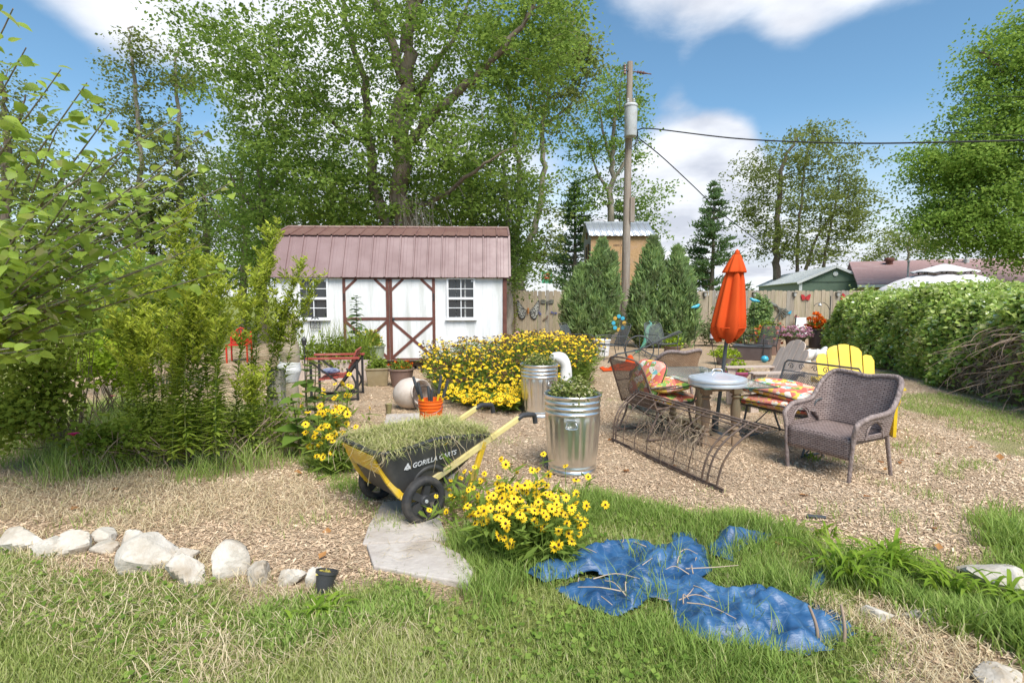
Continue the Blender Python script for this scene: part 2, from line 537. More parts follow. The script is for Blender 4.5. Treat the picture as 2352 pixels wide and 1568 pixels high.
TARP = [(1200, 1312), (1270, 1288), (1330, 1268), (1400, 1252), (1470, 1256), (1525, 1254), (1540, 1224), (1580, 1226), (1612, 1262), (1640, 1300), (1628, 1330), (1660, 1345), (1700, 1352), (1740, 1348), (1800, 1374), (1860, 1395), (1926, 1432), (1934, 1462), (1885, 1482), (1892, 1502), (1820, 1506), (1740, 1500), (1650, 1490), (1590, 1472), (1560, 1440), (1545, 1400), (1500, 1392), (1470, 1418), (1410, 1436), (1360, 1405), (1290, 1370), (1262, 1352), (1350, 1345), (1400, 1338), (1330, 1332), (1240, 1340)]
TARP2 = [(1622, 1250), (1650, 1228), (1700, 1222), (1768, 1232), (1762, 1246), (1712, 1252), (1680, 1262), (1690, 1290), (1662, 1284), (1630, 1272)]
TPOLY = [gp(TARP), gp(TARP2)]
def under_tarp(x, y):
    return poly_in(x, y, TPOLY[0]) | poly_in(x, y, TPOLY[1])
def axis(stops):
    out = []
    for a, b, s in stops:
        out += list(np.arange(a, b, s))
    return np.array(out + [stops[-1][1]])
gx = axis([(-3000, -600, 800), (-600, -60, 90), (-60, -16, 8), (-16, -5, .35), (-5, 6, .085), (6, 20, .35), (20, 60, 8), (60, 600, 90), (600, 3000, 800)])
gy = axis([(-600, -40, 140), (-40, -4, 6), (-4, 1.4, .6), (1.4, 7.5, .085), (7.5, 22, .25), (22, 60, 4), (60, 600, 90), (600, 4200, 600)])
XX, YY = np.meshgrid(gx, gy, indexing='ij')
grid = np.stack([XX, YY, gz(XX, YY)], -1)
gm = MB()
sheet(gm, grid, val=grassy(XX, YY).ravel())
m, t, out = newmat('ground_mulch_and_turf')
tcg = nd(t, 'ShaderNodeTexCoord')
at = nd(t, 'ShaderNodeAttribute', attribute_name='v')
n1 = nd(t, 'ShaderNodeTexNoise', {'Vector': tcg.outputs['Object'], 'Scale': 38, 'Detail': 8, 'Roughness': .7})
n2 = nd(t, 'ShaderNodeTexNoise', {'Vector': tcg.outputs['Object'], 'Scale': 1.1, 'Detail': 5, 'Roughness': .6})
vo = nd(t, 'ShaderNodeTexVoronoi', {'Vector': tcg.outputs['Object'], 'Scale': 55, 'Randomness': 1})
chips = ramp(t, n1.outputs['Fac'], [(.28, (.34, .235, .155)), (.45, (.54, .40, .27)), (.6, (.66, .51, .355)), (.75, (.74, .61, .45))])
big = ramp(t, n2.outputs['Fac'], [(.35, (.72, .66, .6)), (.65, (1.0, 1.0, 1.0))])
mul = nd(t, 'ShaderNodeMix', {0: .8, 6: chips, 7: big}, data_type='RGBA', blend_type='MULTIPLY')
turf = ramp(t, n1.outputs['Fac'], [(.3, (.17, .16, .06)), (.5, (.28, .29, .09)), (.72, (.46, .41, .21))])
turf2 = ramp(t, n2.outputs['Fac'], [(.3, (.22, .28, .06)), (.7, (.28, .31, .08))])
tm = nd(t, 'ShaderNodeMix', {0: .5, 6: turf, 7: turf2}, data_type='RGBA')
mxg = nd(t, 'ShaderNodeMix', {0: at.outputs['Fac'], 6: mul.outputs[2], 7: tm.outputs[2]}, data_type='RGBA')
bg_ = nd(t, 'ShaderNodeBsdfPrincipled', {'Base Color': mxg.outputs[2], 'Roughness': .95, 'Specular IOR Level': .15})
hh = nd(t, 'ShaderNodeMath', {0: n1.outputs['Fac'], 1: vo.outputs['Distance']}, operation='ADD')
bpn = nd(t, 'ShaderNodeBump', {'Height': hh.outputs[0], 'Strength': .9, 'Distance': .03})
t.links.new(bpn.outputs[0], bg_.inputs['Normal']); t.links.new(bg_.outputs[0], out.inputs[0])
M_GROUND = m
tag(gm.build('ground', M_GROUND, attr=True, smooth=180), None, None, kind='structure')

# ================================================================ garden shed
M_SIDING = pmat('white_painted_siding', (.80, .80, .79), (.70, .70, .69), scale=3, rough=.55, stretch=(4, 4, .5), dirt=(.55, .56, .52), dirt_scale=1.2, bump=.15, bscale=30)
M_TRIM = pmat('brown_painted_trim', (.17, .065, .045), (.12, .045, .032), scale=9, rough=.55, stretch=(1, 1, 1), bump=.1)
M_ROOFMETAL = pmat('burgundy_roof_with_sky_glare', (.235, .145, .14), (.195, .115, .11), scale=2.0, rough=.5, metal=.0, spec=.6, stretch=(1, 1, 1), dirt=(.27, .18, .175), dirt_scale=.8, rvar=.08)  # base colour lightened to carry the sky's glare on the lower slope
M_ROOFTOP = pmat('upper_roof_metal', (.17, .085, .072), (.21, .115, .095), scale=2.5, rough=.5, spec=.6)
M_WHITE = pmat('white_vinyl_frame', (.82, .82, .82), (.76, .76, .76), scale=6, rough=.4)
M_GLASSDARK = None
m, t, out = newmat('dark_window_pane')
b = nd(t, 'ShaderNodeBsdfPrincipled', {'Base Color': (.035, .04, .045, 1), 'Roughness': .06, 'Specular IOR Level': .6})
t.links.new(b.outputs[0], out.inputs[0]); M_GLASSDARK = m
M_DARKSKID = pmat('dark_skid_timber', (.10, .08, .06), (.16, .13, .10), scale=8, rough=.9)
M_IRON = pmat('black_iron', (.025, .025, .027), (.04, .038, .036), scale=12, rough=.5, spec=.5)

SHED_Y = 11.75; SHED_X = -2.62
shed = thing('garden_shed', 'white barn-roofed garden shed with burgundy metal roof and crossed brown door trim', 'shed', (SHED_X, SHED_Y, 0), R(2.6))
SW, SD = 4.92, 2.44; Z0, ZE, ZB, ZR = .21, 2.06, 2.93, 3.21
wb = MB()
# body core behind the boards, with gambrel ends
prof = [(0, Z0), (0, ZE), (.36, ZB - .05), (SD / 2, ZR - .05), (SD - .36, ZB - .05), (SD, ZE), (SD, Z0)]
n_ = len(prof)
V = [(-SW / 2 + .015, .012 + p[0], p[1]) for p in prof] + [(SW / 2 - .015, .012 + p[0], p[1]) for p in prof]
F = [tuple(range(n_)), tuple(range(2 * n_ - 1, n_ - 1, -1))] + [(i, i + n_, (i + 1) % n_ + n_, (i + 1) % n_) for i in range(n_)]
wb.add(V, F)
wall = wb.build('wall', M_SIDING, shed, smooth=0)
bb = MB(); bw = .2
box(bb, (0, 0, 0), (bw - .014, .016, ZE - Z0)); 
bme = bb.mesh('siding_board', M_SIDING, smooth=0)
bb2 = MB(); box(bb2, (0, 0, 0), (.02, .026, ZE - Z0)); bme2 = bb2.mesh('batten', M_SIDING, smooth=0)
nb = int(SW / bw)
for i in range(nb + 1):
    x = -SW / 2 + .06 + i * (SW - .12) / nb
    if i < nb:
        inst(bme, 'siding_board', wall, (x + .1, .002, (ZE + Z0) / 2))
    inst(bme2, 'batten', wall, (x, -.002, (ZE + Z0) / 2), sc=(1 if i % 2 else 1.6, 1, 1))
# end boards on the right gable wall
for i in range(12):
    inst(bme2, 'batten', wall, (SW / 2 - .01, .15 + i * .2, (ZE + Z0) / 2), rot=(0, 0, R(90)))
for sx in (1,):
    q = MB(); box(q, (sx * (SW / 2 + .004), .0, (Z0 + ZE) / 2), (.085, .09, ZE - Z0 - .01)); q.build('corner_trim', M_TRIM, shed, smooth=0)
# skids and blocks
for y in (.25, 1.2, 2.2):
    q = MB(); box(q, (0, y, .14), (SW - .1, .1, .15)); q.build('skid', M_DARKSKID, shed, smooth=0)
for x in (-2.2, -.8, .7, 2.2):
    q = MB(); box(q, (x, .3, .032), (.4, .2, .066)); q.build('support_block', pmat('concrete_block', (.38, .37, .34), (.3, .29, .27), scale=20, rough=.9), shed, smooth=0)
# roof panels
roof = MB()
A = (-.1, ZE - .05); B = (.36, ZB); Cc = (SD / 2, ZR)
def roofpanel(p, q, w, lift=.0):
    """ribbed strip from eave point p to upper point q (y,z)"""
    mb = MB(); L = math.hypot(q[0] - p[0], q[1] - p[1]); d = ((q[0] - p[0]) / L, (q[1] - p[1]) / L); nn = (-d[1], d[0])
    xs = [-w / 2, -w / 2 + .012, -w / 2 + .022, -w / 2 + .042, -w / 2 + .052, -.05, -.042, .02, .028, w / 2 + .004]
    hs = [0, .0, .024, .024, 0, 0, .005, .005, 0, 0]
    for off in (0.0,):
        V = []
        for s in (0, L):
            for x, h in zip(xs, hs):
                hh = h + lift
                V.append((x, p[0] + d[0] * s + nn[0] * hh, p[1] + d[1] * s + nn[1] * hh))
        k = len(xs)
        mb.add(V, [(i, i + 1, i + 1 + k, i + k) for i in range(k - 1)])
    return mb
NP = 17; pw = (SW + .22) / NP
lower = roofpanel(A, B, pw, .02).mesh('roof_panel', M_ROOFMETAL, smooth=0)
upper = roofpanel((B[0] - .05, B[1] - .012), Cc, pw, .035).mesh('upper_roof_panel', M_ROOFTOP, smooth=0)
lower_b = roofpanel((-A[0] + SD, A[1]), (SD - B[0], B[1]), pw, -.02).mesh('rear_roof_panel', M_ROOFMETAL, smooth=25)
upper_b = roofpanel((SD - B[0] + .05, B[1] - .012), Cc, pw, -.035).mesh('rear_upper_roof_panel', M_ROOFTOP, smooth=25)
rdeck = MB()
pr2 = [(A[0] + .02, A[1]), (B[0], B[1] - .005), (Cc[0], Cc[1]), (SD - B[0], B[1] - .005), (SD - A[0] - .02, A[1]), (SD, ZE), (SD - .36, ZB - .05), (SD / 2, ZR - .06), (.36, ZB - .05), (0, ZE)]
n_ = len(pr2)
hw = SW / 2 + .09
rdeck.add([(-hw, p[0], p[1]) for p in pr2] + [(hw, p[0], p[1]) for p in pr2], [tuple(range(n_)), tuple(range(2 * n_ - 1, n_ - 1, -1))] + [(i, i + n_, (i + 1) % n_ + n_, (i + 1) % n_) for i in range(n_)])
roofo = rdeck.build('roof', M_ROOFMETAL, shed, smooth=0)
for i in range(NP):
    x = -(SW + .22) / 2 + pw * (i + .5)
    for me in (lower, upper, lower_b, upper_b):
        solid(inst(me, 'roof_panel', roofo, (x, 0, 0)), .004)
rc = MB()
for s in (-1, 1):
    y0, z0 = Cc; d = Vector((0, s * (SD / 2 - .36), -(ZR - ZB))).normalized()
    bar(rc, (-hw - .03, y0 + d.y * .06, z0 + .055 + d.z * .06), (hw + .03, y0 + d.y * .06, z0 + .055 + d.z * .06), .15, .006, up=(0, s * (ZR - ZB), SD / 2 - .36))
rc.build('ridge_cap', pmat('pale_ridge_cap', (.34, .24, .2), (.28, .17, .15), scale=5, rough=.5), roofo, smooth=0)
# gable edge trim
for sx in (-1, 1):
    q = MB()
    pts = [A, B, Cc, (SD - B[0], B[1]), (SD - A[0], A[1])]
    for p0, p1 in zip(pts[:-1], pts[1:]):
        bar(q, (sx * (hw + .022), p0[0], p0[1] + .015), (sx * (hw + .022), p1[0], p1[1] + .015), .04, .09)
    q.build('gable_trim', M_ROOFMETAL, roofo, smooth=0)
# doors: two leaves with brown trim, upper corner braces and crossed lower braces
def door_leaf(x0, x1, right):
    zt, zb, zm = 2.005, .235, 1.13; w = .062; yf = -.034
    q = MB(); box(q, ((x0 + x1) / 2, -.02, (zt + zb) / 2), (x1 - x0, .02, zt - zb)); dr = q.build('door', M_SIDING, shed, smooth=0)
    for k in range(1, 5):
        x = x0 + (x1 - x0) * k / 5
        inst(bme2, 'batten', dr, (x, -.0295, (zt + zb) / 2), sc=(.7, .5, (zt - zb) / (ZE - Z0)))
    def tr(p, q_, ww=w, name='door_trim', dy=0):
        mbb = MB(); a = Vector((p[0], yf - dy, p[1])); b = Vector((q_[0], yf - dy, q_[1]))
        bar(mbb, a, b, ww, .018, up=(0, 1, 0)); mbb.build(name, M_TRIM, dr, smooth=0)
    h = w / 2
    tr((x0 + h, zb), (x0 + h, zt)); tr((x1 - h, zb), (x1 - h, zt))
    tr((x0 + w, zm), (x1 - w, zm), .06)
    if True:
        tr((x0 + w, zb + .02), (x1 - w, zb + .02), .03)
        tr((x0 + w, zt - .012), (x1 - w, zt - .012), .024)
    # corner braces
    tr((x0 + w * .7, zt - .26), (x0 + .30, zt - .02), .055, 'brace', -.004)
    tr((x1 - w * .7, zt - .26), (x1 - .30, zt - .02), .055, 'brace', -.004)
    # cross
    tr((x0 + w * .8, zm - .06), (x1 - w * .8, zb + .05), .06, 'brace', -.003)
    tr((x1 - w * .8, zm - .06), (x0 + w * .8, zb + .05), .06, 'brace', .003)
    return dr
dl = door_leaf(-1.03, -.045, False); dr_ = door_leaf(-.035, .95, True)
q = MB(); lathe(q, [(.0, 0), (.028, 0), (.028, .012), (.014, .02), (.014, .05), (.0, .05)], 12, M=Matrix.Rotation(R(90), 3, 'X'), c=(.05, -.045, 1.13)); q.build('lock', M_IRON, dr_)
for z in (.5, 1.6):
    for xx in (-1.0, .92):
        q = MB(); box(q, (xx, -.046, z), (.03, .012, .16)); q.build('hinge', M_IRON, dl if xx < 0 else dr_, smooth=0)
# windows
def shed_window(x0, x1, z0, z1):
    q = MB(); w = .04
    for a, b, c_, d in ((x0, x1, z0, z0 + w), (x0, x1, z1 - w, z1), (x0, x0 + w, z0 + w, z1 - w), (x1 - w, x1, z0 + w, z1 - w), (x0 + w, x1 - w, (z0 + z1) / 2 - .025, (z0 + z1) / 2 + .025)):
        box(q, ((a + b) / 2, -.028, (c_ + d) / 2), (b - a, .05, d - c_))
    box(q, ((x0 + x1) / 2, -.04, z0 - .012), (x1 - x0 + .06, .075, .026))
    win = q.build('window', M_WHITE, shed, smooth=0)
    cx = (x0 + x1) / 2
    q = MB(); box(q, (cx, -.022, (z0 + z1) / 2), (.018, .018, z1 - z0 - .06)); 
    for f in (.27, .73):
        box(q, (cx, -.02, z0 + (z1 - z0) * f), (x1 - x0 - .06, .016, .018))
    q.build('muntin', M_WHITE, win, smooth=0)
    zs = [z0 + w, z0 + (z1 - z0) * .27, (z0 + z1) / 2, z0 + (z1 - z0) * .73, z1 - w]
    for i in range(4):
        for j in range(2):
            xa, xb = (x0 + w, cx) if j == 0 else (cx, x1 - w)
            q = MB(); box(q, ((xa + xb) / 2, -.012, (zs[i] + zs[i + 1]) / 2), (xb - xa - .006, .006, zs[i + 1] - zs[i] - .006)); q.build('pane', M_GLASSDARK, win, smooth=0)
    q = MB(); lathe(q, [(0, 0), (.022, 0), (.022, .006), (0, .006)], 12, M=Matrix.Rotation(R(90), 3, 'X'), c=(x1 - .07, -.016, z1 - .075)); q.build('sticker', M_WHITE, win)
shed_window(-1.97, -1.33, 1.12, 2.02)
shed_window(1.20, 1.82, 1.12, 2.02)
# small arched iron plaque hung under the left window
pq = thing('wall_plaque', 'small arched dark iron plaque hanging below the shed window', 'plaque', (SHED_X - 1.62, SHED_Y - .13, .93), R(2.6))
q = MB(); arc = [(-.1, 0), (.1, 0), (.1, .12)] + [(.1 * math.cos(a), .12 + .12 * math.sin(a)) for a in np.linspace(.2, math.pi - .2, 9)] + [(-.1, .12)]
tube(q, [(x, 0, z) for x, z in arc], .011, 6, closed=True); q.build('frame', M_IRON, pq)
q = MB()
for k, (x, z, r_) in enumerate(((-.04, .06, .03), (.04, .06, .03), (0, .13, .035), (-.045, .14, .02), (.045, .14, .02), (0, .19, .02))):
    tube(q, [(x + r_ * math.cos(a), 0, z + r_ * math.sin(a)) for a in np.linspace(0, 6.28, 9)[:-1]], .006, 5, closed=True)
q.build('scrollwork', M_IRON, pq, kind='stuff')

# ================================================================ fence
M_PICKETS = [pmat('weathered_picket_%d' % i, c, c2, scale=5, rough=.9, stretch=(5, 5, .6), bump=.35, bscale=25, spec=.2, dirt=d, dirt_scale=1.0)
             for i, (c, c2, d) in enumerate([((.42, .35, .26), (.33, .27, .195), (.28, .25, .15)), ((.36, .31, .25), (.28, .235, .19), (.33, .3, .2)), ((.46, .385, .28), (.37, .30, .21), (.30, .27, .16)), ((.37, .335, .28), (.30, .265, .22), (.24, .2, .15))])]
FY = 20.0
fence = thing('wooden_fence', 'tall weathered plank privacy fence closing the back of the yard', 'fence', (0, FY, 0))
pk = MB(); w = .138; hgt = 1.86
prism(pk, [(-w / 2, 0), (w / 2, 0), (w / 2, hgt - .03), (w / 2 - .03, hgt), (-w / 2 + .03, hgt), (-w / 2, hgt - .03)], .018)
pmes = [pk.mesh('picket', mm, smooth=0) for mm in M_PICKETS]
x = -3.0; i = 0
while x < 20.5:
    inst(pmes[random.choice([0, 0, 1, 2, 2, 3])], 'picket', fence, (x, random.uniform(-.006, .006), random.uniform(-.03, .015) - .02), rot=(0, random.uniform(-.006, .006), 0))
    x += .1435
for z in (.35, 1.0, 1.6):
    q = MB(); box(q, (8.7, .045, z), (23.6, .04, .09)); q.build('rail', M_PICKETS[0], fence, smooth=0)
x = -2.9
while x < 20.6:
    q = MB(); box(q, (x, .11, .92), (.09, .09, 1.86)); q.build('post', M_PICKETS[1], fence, smooth=0); x += 2.4

# ================================================================ utility pole and wires
M_POLE = pmat('grey_pole_wood', (.36, .31, .26), (.27, .22, .18), scale=4, rough=.9, stretch=(6, 6, .5), bump=.4, bscale=18, dirt=(.22, .15, .11), dirt_scale=1.1)
M_TRANS = pmat('grey_transformer_paint', (.52, .54, .55), (.46, .48, .49), scale=4, rough=.45, dirt=(.35, .33, .3), dirt_scale=3)
M_PORC = pmat('brown_porcelain', (.14, .075, .06), (.2, .12, .1), scale=10, rough=.25)
M_BLACKW = pmat('black_cable', (.02, .02, .022), (.035, .035, .035), rough=.6)
PY = 19.2
pb = P(1434, 786, PY); pt = P(1447, 143, PY)
pole = thing('utility_pole', 'tall grey wooden utility pole with a grey transformer drum between the junipers', 'utility pole', (pb.x, PY, 0))
dx = (pt.x - pb.x); H = pt.z
def onp(z):
    return Vector((dx * z / H, 0, z))
q = MB(); tube(q, [onp(z) for z in np.linspace(-.1, H, 14)], [.165, .10], 16); q.build('pole', M_POLE, pole, smooth=60)
zt = P(1447, 318, PY).z; zt2 = P(1447, 250, PY).z
q = MB(); c = onp((zt + zt2) / 2) + Vector((.0, -.32, 0)); h = (zt2 - zt)
lathe(q, [(.0, -h / 2), (.2, -h / 2 - .03), (.21, -h / 2), (.215, h / 2 - .06), (.235, h / 2 - .05), (.235, h / 2 - .01), (.2, h / 2 + .04), (0, h / 2 + .06)], 28, c); tr_ = q.build('transformer', M_TRANS, pole)
for sx in (-1, 1):
    q = MB(); lathe(q, [(.0, 0), (.035, 0), (.05, .03), (.03, .06), (.05, .09), (.03, .12), (.045, .15), (.02, .2), (0, .2)], 10, c + Vector((sx * .1, .02, h / 2 + .04))); q.build('bushing', M_TRANS, tr_)
q = MB(); box(q, c + Vector((0, .2, 0)), (.1, .2, .5)); q.build('bracket', M_IRON, tr_, smooth=0)
# cut-out and insulator near the top
q = MB()
p0 = onp(H - .45) + Vector((-.18, -.06, 0))
lathe(q, [(0, 0), (.035, .02), (.05, .06), (.035, .1), (.05, .14), (.035, .18), (.05, .22), (.035, .26), (.05, .3), (.02, .36), (0, .36)], 10, p0); q.build('cutout', M_PORC, pole)
q = MB(); bar(q, onp(H - .3) + Vector((0, -.06, 0)), p0 + Vector((0, 0, .15)), .05, .05); q.build('cutout_arm', M_IRON, pole, smooth=0)
q = MB(); ins0 = onp(H - .32) + Vector((.12, -.02, 0))
lathe(q, [(.02, 0), (.02, .12), (.06, .14), (.03, .2), (.06, .24), (.03, .3), (.06, .34), (.03, .4), (.02, .5), (.02, .62), (.0, .62)], 10, ins0, M=Matrix.Rotation(R(98), 3, 'Y')); q.build('dead_end_insulator', M_PORC, pole)
q = MB(); bx = onp(P(1452, 483, PY).z) + Vector((.16, -.12, 0)); box(q, bx, (.15, .1, .85)); q.build('meter_box', M_POLE, pole, smooth=0)
q = MB(); a0 = onp(zt2 + .3) + Vector((-.05, -.1, 0))
tube(q, crom([p0 + Vector((0, 0, .36)), p0 + Vector((-.1, 0, .1)), a0 + Vector((-.3, 0, -.3)), a0 + Vector((-.08, -.15, -.45))], 6), .012, 5); q.build('lead_wire', M_BLACKW, pole)
def wire(name, label, pts, r=.02):
    q = MB(); tube(q, crom(pts, 10), r, 6); return tag(q.build(name, M_BLACKW), label, 'cable', 'overhead cables')
w0 = Vector((pb.x, PY, 0)) + onp(P(1447, 300, PY).z) + Vector((.3, -.1, 0))
wire('service_cable', 'thick black overhead cable running from the pole past the big right-hand tree', [w0, P(1500, 296, 18.6), P(1700, 319, 17), P(1950, 329, 15), P(2200, 326, 13.4), P(2500, 318, 11.8), P(3000, 300, 9.5)], .022)
wire('drop_cable', 'thin black cable sloping down from the pole behind the orange umbrella', [w0 + Vector((.05, 0, -.3)), P(1520, 360, 20), P(1590, 425, 22), P(1660, 492, 25), P(1740, 553, 29), P(1800, 600, 33)], .02)
wire('upper_cable', 'pale high cable crossing in front of the right-hand tree', [P(2205, 218, 14.2), P(2300, 221, 13.2), P(2420, 224, 12.2), P(2900, 226, 9.5)], .008)
wire('middle_cable', 'thin lower cable crossing the right-hand tree above the thick one', [P(2150, 303, 14.2), P(2300, 310, 13), P(2420, 312, 12.2), P(2900, 316, 9.5)], .008)
q = MB()
for k in range(5):
    e = w0 + Vector((random.uniform(-.3, .1), random.uniform(-.05, .05), random.uniform(-.9, -.3)))
    tube(q, crom([w0, (w0 + e) / 2 + Vector((random.uniform(-.15, .2), 0, -.15)), e], 6), .008, 5)
tag(q.build('loose_wires', M_BLACKW, kind='stuff'), 'tangle of thin black wires hanging beside the transformer', 'wires')

# ================================================================ raised playhouse behind the fence
M_OSB = pmat('osb_board', (.52, .33, .17), (.40, .24, .115), scale=16, rough=.85, detail=8, dirt=(.46, .30, .2), dirt_scale=3, bump=.1)
M_OSBGREY = pmat('weathered_osb', (.36, .32, .27), (.27, .235, .19), scale=14, rough=.9)
M_LUMBER = pmat('bare_lumber', (.42, .24, .11), (.34, .18, .08), scale=6, rough=.8, stretch=(1, 1, 1))
M_GALV = pmat('galvalume_roof', (.56, .58, .61), (.49, .51, .54), scale=3, rough=.35, metal=.55)
ph = thing('playhouse', 'unfinished raised playhouse of bare chipboard with a silver ribbed roof behind the fence', 'playhouse', (3.46, 24, 0))
zb_, ze_, zr_ = 2.28, 4.3, 5.02; W_, D_ = 2.62, 2.5
q = MB(); prof = [(0, zb_), (0, ze_), (D_ / 2, zr_ - .06), (D_, ze_), (D_, zb_)]
n_ = 5
q.add([(0.02, p[0], p[1]) for p in prof] + [(W_, p[0], p[1]) for p in prof], [tuple(range(5)), tuple(range(9, 4, -1))] + [(i, i + 5, (i + 1) % 5 + 5, (i + 1) % 5) for i in range(5)]); q.build('wall', M_OSBGREY, ph, smooth=0)
for k in range(2):
    q = MB(); box(q, (W_ * (.25 + .5 * k), -.008, (zb_ + ze_) / 2 - .04), (W_ / 2 - .01, .014, ze_ - zb_ - .1)); q.build('wall_panel', M_OSB, ph, smooth=0)
q = MB(); box(q, (-.005, .95, (zb_ + 3.85) / 2), (.05, .62, 3.85 - zb_)); q.build('doorway_shade', pmat('painted_interior_shade', (.06, .04, .03), (.04, .03, .02), rough=.95), ph, smooth=0)  # dark slab on the wall stands in for the shade inside the opening
for y, w2 in ((.6, .09), (1.3, .09)):
    q = MB(); box(q, (-.03, y, (zb_ + 3.9) / 2), (.05, w2, 3.9 - zb_)); q.build('door_jamb', M_LUMBER, ph, smooth=0)
q = MB(); box(q, (-.03, .95, 3.93), (.05, .8, .09)); q.build('door_head', M_LUMBER, ph, smooth=0)
q = MB(); box(q, (-.02, 1.25, 4.4), (.06, .16, .3)); q.build('gable_vent', M_LUMBER, ph, smooth=0)
q = MB(); box(q, (W_ / 2, -.03, ze_ - .03), (W_ + .16, .035, .1)); q.build('fascia', M_LUMBER, ph, smooth=0)
q = MB(); box(q, (W_ / 2, D_ / 2, zb_ - .08), (W_ + .06, D_, .15)); q.build('floor_frame', M_LUMBER, ph, smooth=0)
for x in (.08, W_ - .08):
    for y in (.1, D_ - .1):
        q = MB(); box(q, (x, y, (zb_ - .16) / 2), (.14, .14, zb_ - .16)); q.build('post', M_LUMBER, ph, smooth=0)
for s in (0, 1):
    pan = roofpanel((-.16 if not s else D_ + .16, ze_ - .06), (D_ / 2, zr_), .29, .02 if not s else -.02).mesh('roof_panel', M_GALV, smooth=25)
    for k in range(10):
        solid(inst(pan, 'roof_panel', ph, (-.1 + .145 + .29 * k, 0, 0)), .01)
q = MB()
for s in (-1, 1):
    bar(q, (-.14, D_ / 2 + s * .08, zr_ + .035 - .045), (W_ + .22, D_ / 2 + s * .08, zr_ + .035 - .045), .17, .008, up=(0, s * (zr_ - ze_), D_ / 2))
q.build('ridge_cap', M_GALV, ph, smooth=0)
# stencilled marks on the board
q = MB()
for k in range(9):
    if k != 5:
        box(q, (1.02 + k * .055, -.0185, 3.86), (.038, .004, .1 if k % 3 else .075))
q.build('stencil_marks', pmat('grey_stencil_ink', (.2, .13, .08), rough=.9), ph, smooth=0, kind='stuff')

# ================================================================ neighbours: green shed, house, gazebo, sign
M_GREEN = pmat('sage_green_siding', (.17, .235, .17), (.15, .205, .15), scale=3, rough=.6)
M_PALEMETAL = pmat('pale_metal_roof', (.62, .64, .63), (.55, .57, .56), scale=3, rough=.4, metal=.3)
c0 = P(1836, 682, 32)
gs = thing('green_outbuilding', 'sage green outbuilding with white metal gable roof behind the fence', 'shed', (c0.x, 32, 0), math.atan2(-4.2, 16) + 0)
# local: x along the gable front, y along its length
GW, GL, ge, gr = 3.7, 13, 2.48, 3.36
q = MB(); prof = [(0, 0), (0, ge), (GW / 2, gr - .05), (GW, ge), (GW, 0)]
q.add([(p[0], 0, p[1]) for p in prof] + [(p[0], GL, p[1]) for p in prof], [tuple(range(5)), tuple(range(9, 4, -1))] + [(i, i + 5, (i + 1) % 5 + 5, (i + 1) % 5) for i in range(5)]); q.build('wall', M_GREEN, gs, smooth=0)
for x in (0.04, GW - .04):
    q = MB(); box(q, (x, -.012, ge / 2), (.16, .05, ge)); q.build('corner_trim', M_WHITE, gs, smooth=0)
q = MB(); box(q, (GW / 2, -.01, ge), (GW - .2, .02, .05)); q.build('gable_band', pmat('dark_green_band', (.1, .14, .1)), gs, smooth=0)
for s in (0, 1):
    a = Vector((-.18 if not s else GW + .18, -.12, ge - .07)); b = Vector((GW / 2, -.12, gr)); 
    q = MB(); dd = b - a; up = Vector((-dd.z, 0, dd.x)) if not s else Vector((dd.z, 0, -dd.x))
    Vv = [a, b, b + Vector((0, GL + .3, 0)), a + Vector((0, GL + .3, 0))]; u = up.normalized() * .06
    q.add([tuple(v) for v in Vv] + [tuple(v + u) for v in Vv], BOXF); rr_ = q.build('roof', M_PALEMETAL, gs, smooth=0)
    for k in range(28):
        y = k * .48
        q = MB(); bar(q, a + Vector((0, y + .1, 0)) + u * 1.1, b + Vector((0, y + .1, 0)) + u * 1.1, .04, .025, up=up); q.build('roof_rib', M_PALEMETAL, rr_, smooth=0)
    q = MB(); bar(q, a + Vector((0, -.02, .0)), b + Vector((0, -.02, 0)), .05, .14, up=up); q.build('rake_trim', M_WHITE, rr_, smooth=0)
q = MB(); lathe(q, [(0, 0), (.13, 0), (.13, .03), (0, .04)], 20, (GW / 2, -.01, gr - .42), M=Matrix.Rotation(R(90), 3, 'X')); q.build('round_vent', M_WHITE, gs)

M_SHINGLE = pmat('brown_red_shingles', (.40, .255, .235), (.31, .19, .18), scale=22, rough=.95, stretch=(.4, .4, 3), detail=8, dirt=(.42, .3, .28), dirt_scale=1.5)
M_YELLOW = pmat('yellow_siding', (.56, .45, .16), (.5, .4, .14), scale=3, rough=.7)
h0 = P(1968, 682, 28.5)
hs = thing('house', 'low yellow house with faded brown-red shingle roof beyond the hedge', 'house', (h0.x, 28.5, 0), R(-27))
HW, HD, he, hr = 13.0, 10.0, 2.2, 3.62
q = MB(); box(q, (HW / 2, HD / 2, he / 2), (HW - .6, HD - .8, he)); q.build('wall', M_YELLOW, hs, smooth=0)
q = MB(); prism(q, [(.45, he), (HD - .45, he), (HD / 2, hr - .14)], HW - .6, M=Matrix(((0, 1, 0), (1, 0, 0), (0, 0, 1))), c=(HW / 2, 0, 0)); q.build('gable', pmat('pale_green_siding', (.52, .55, .46), (.46, .5, .41), scale=3, rough=.7, stretch=(.2, .2, 14)), hs, smooth=0)
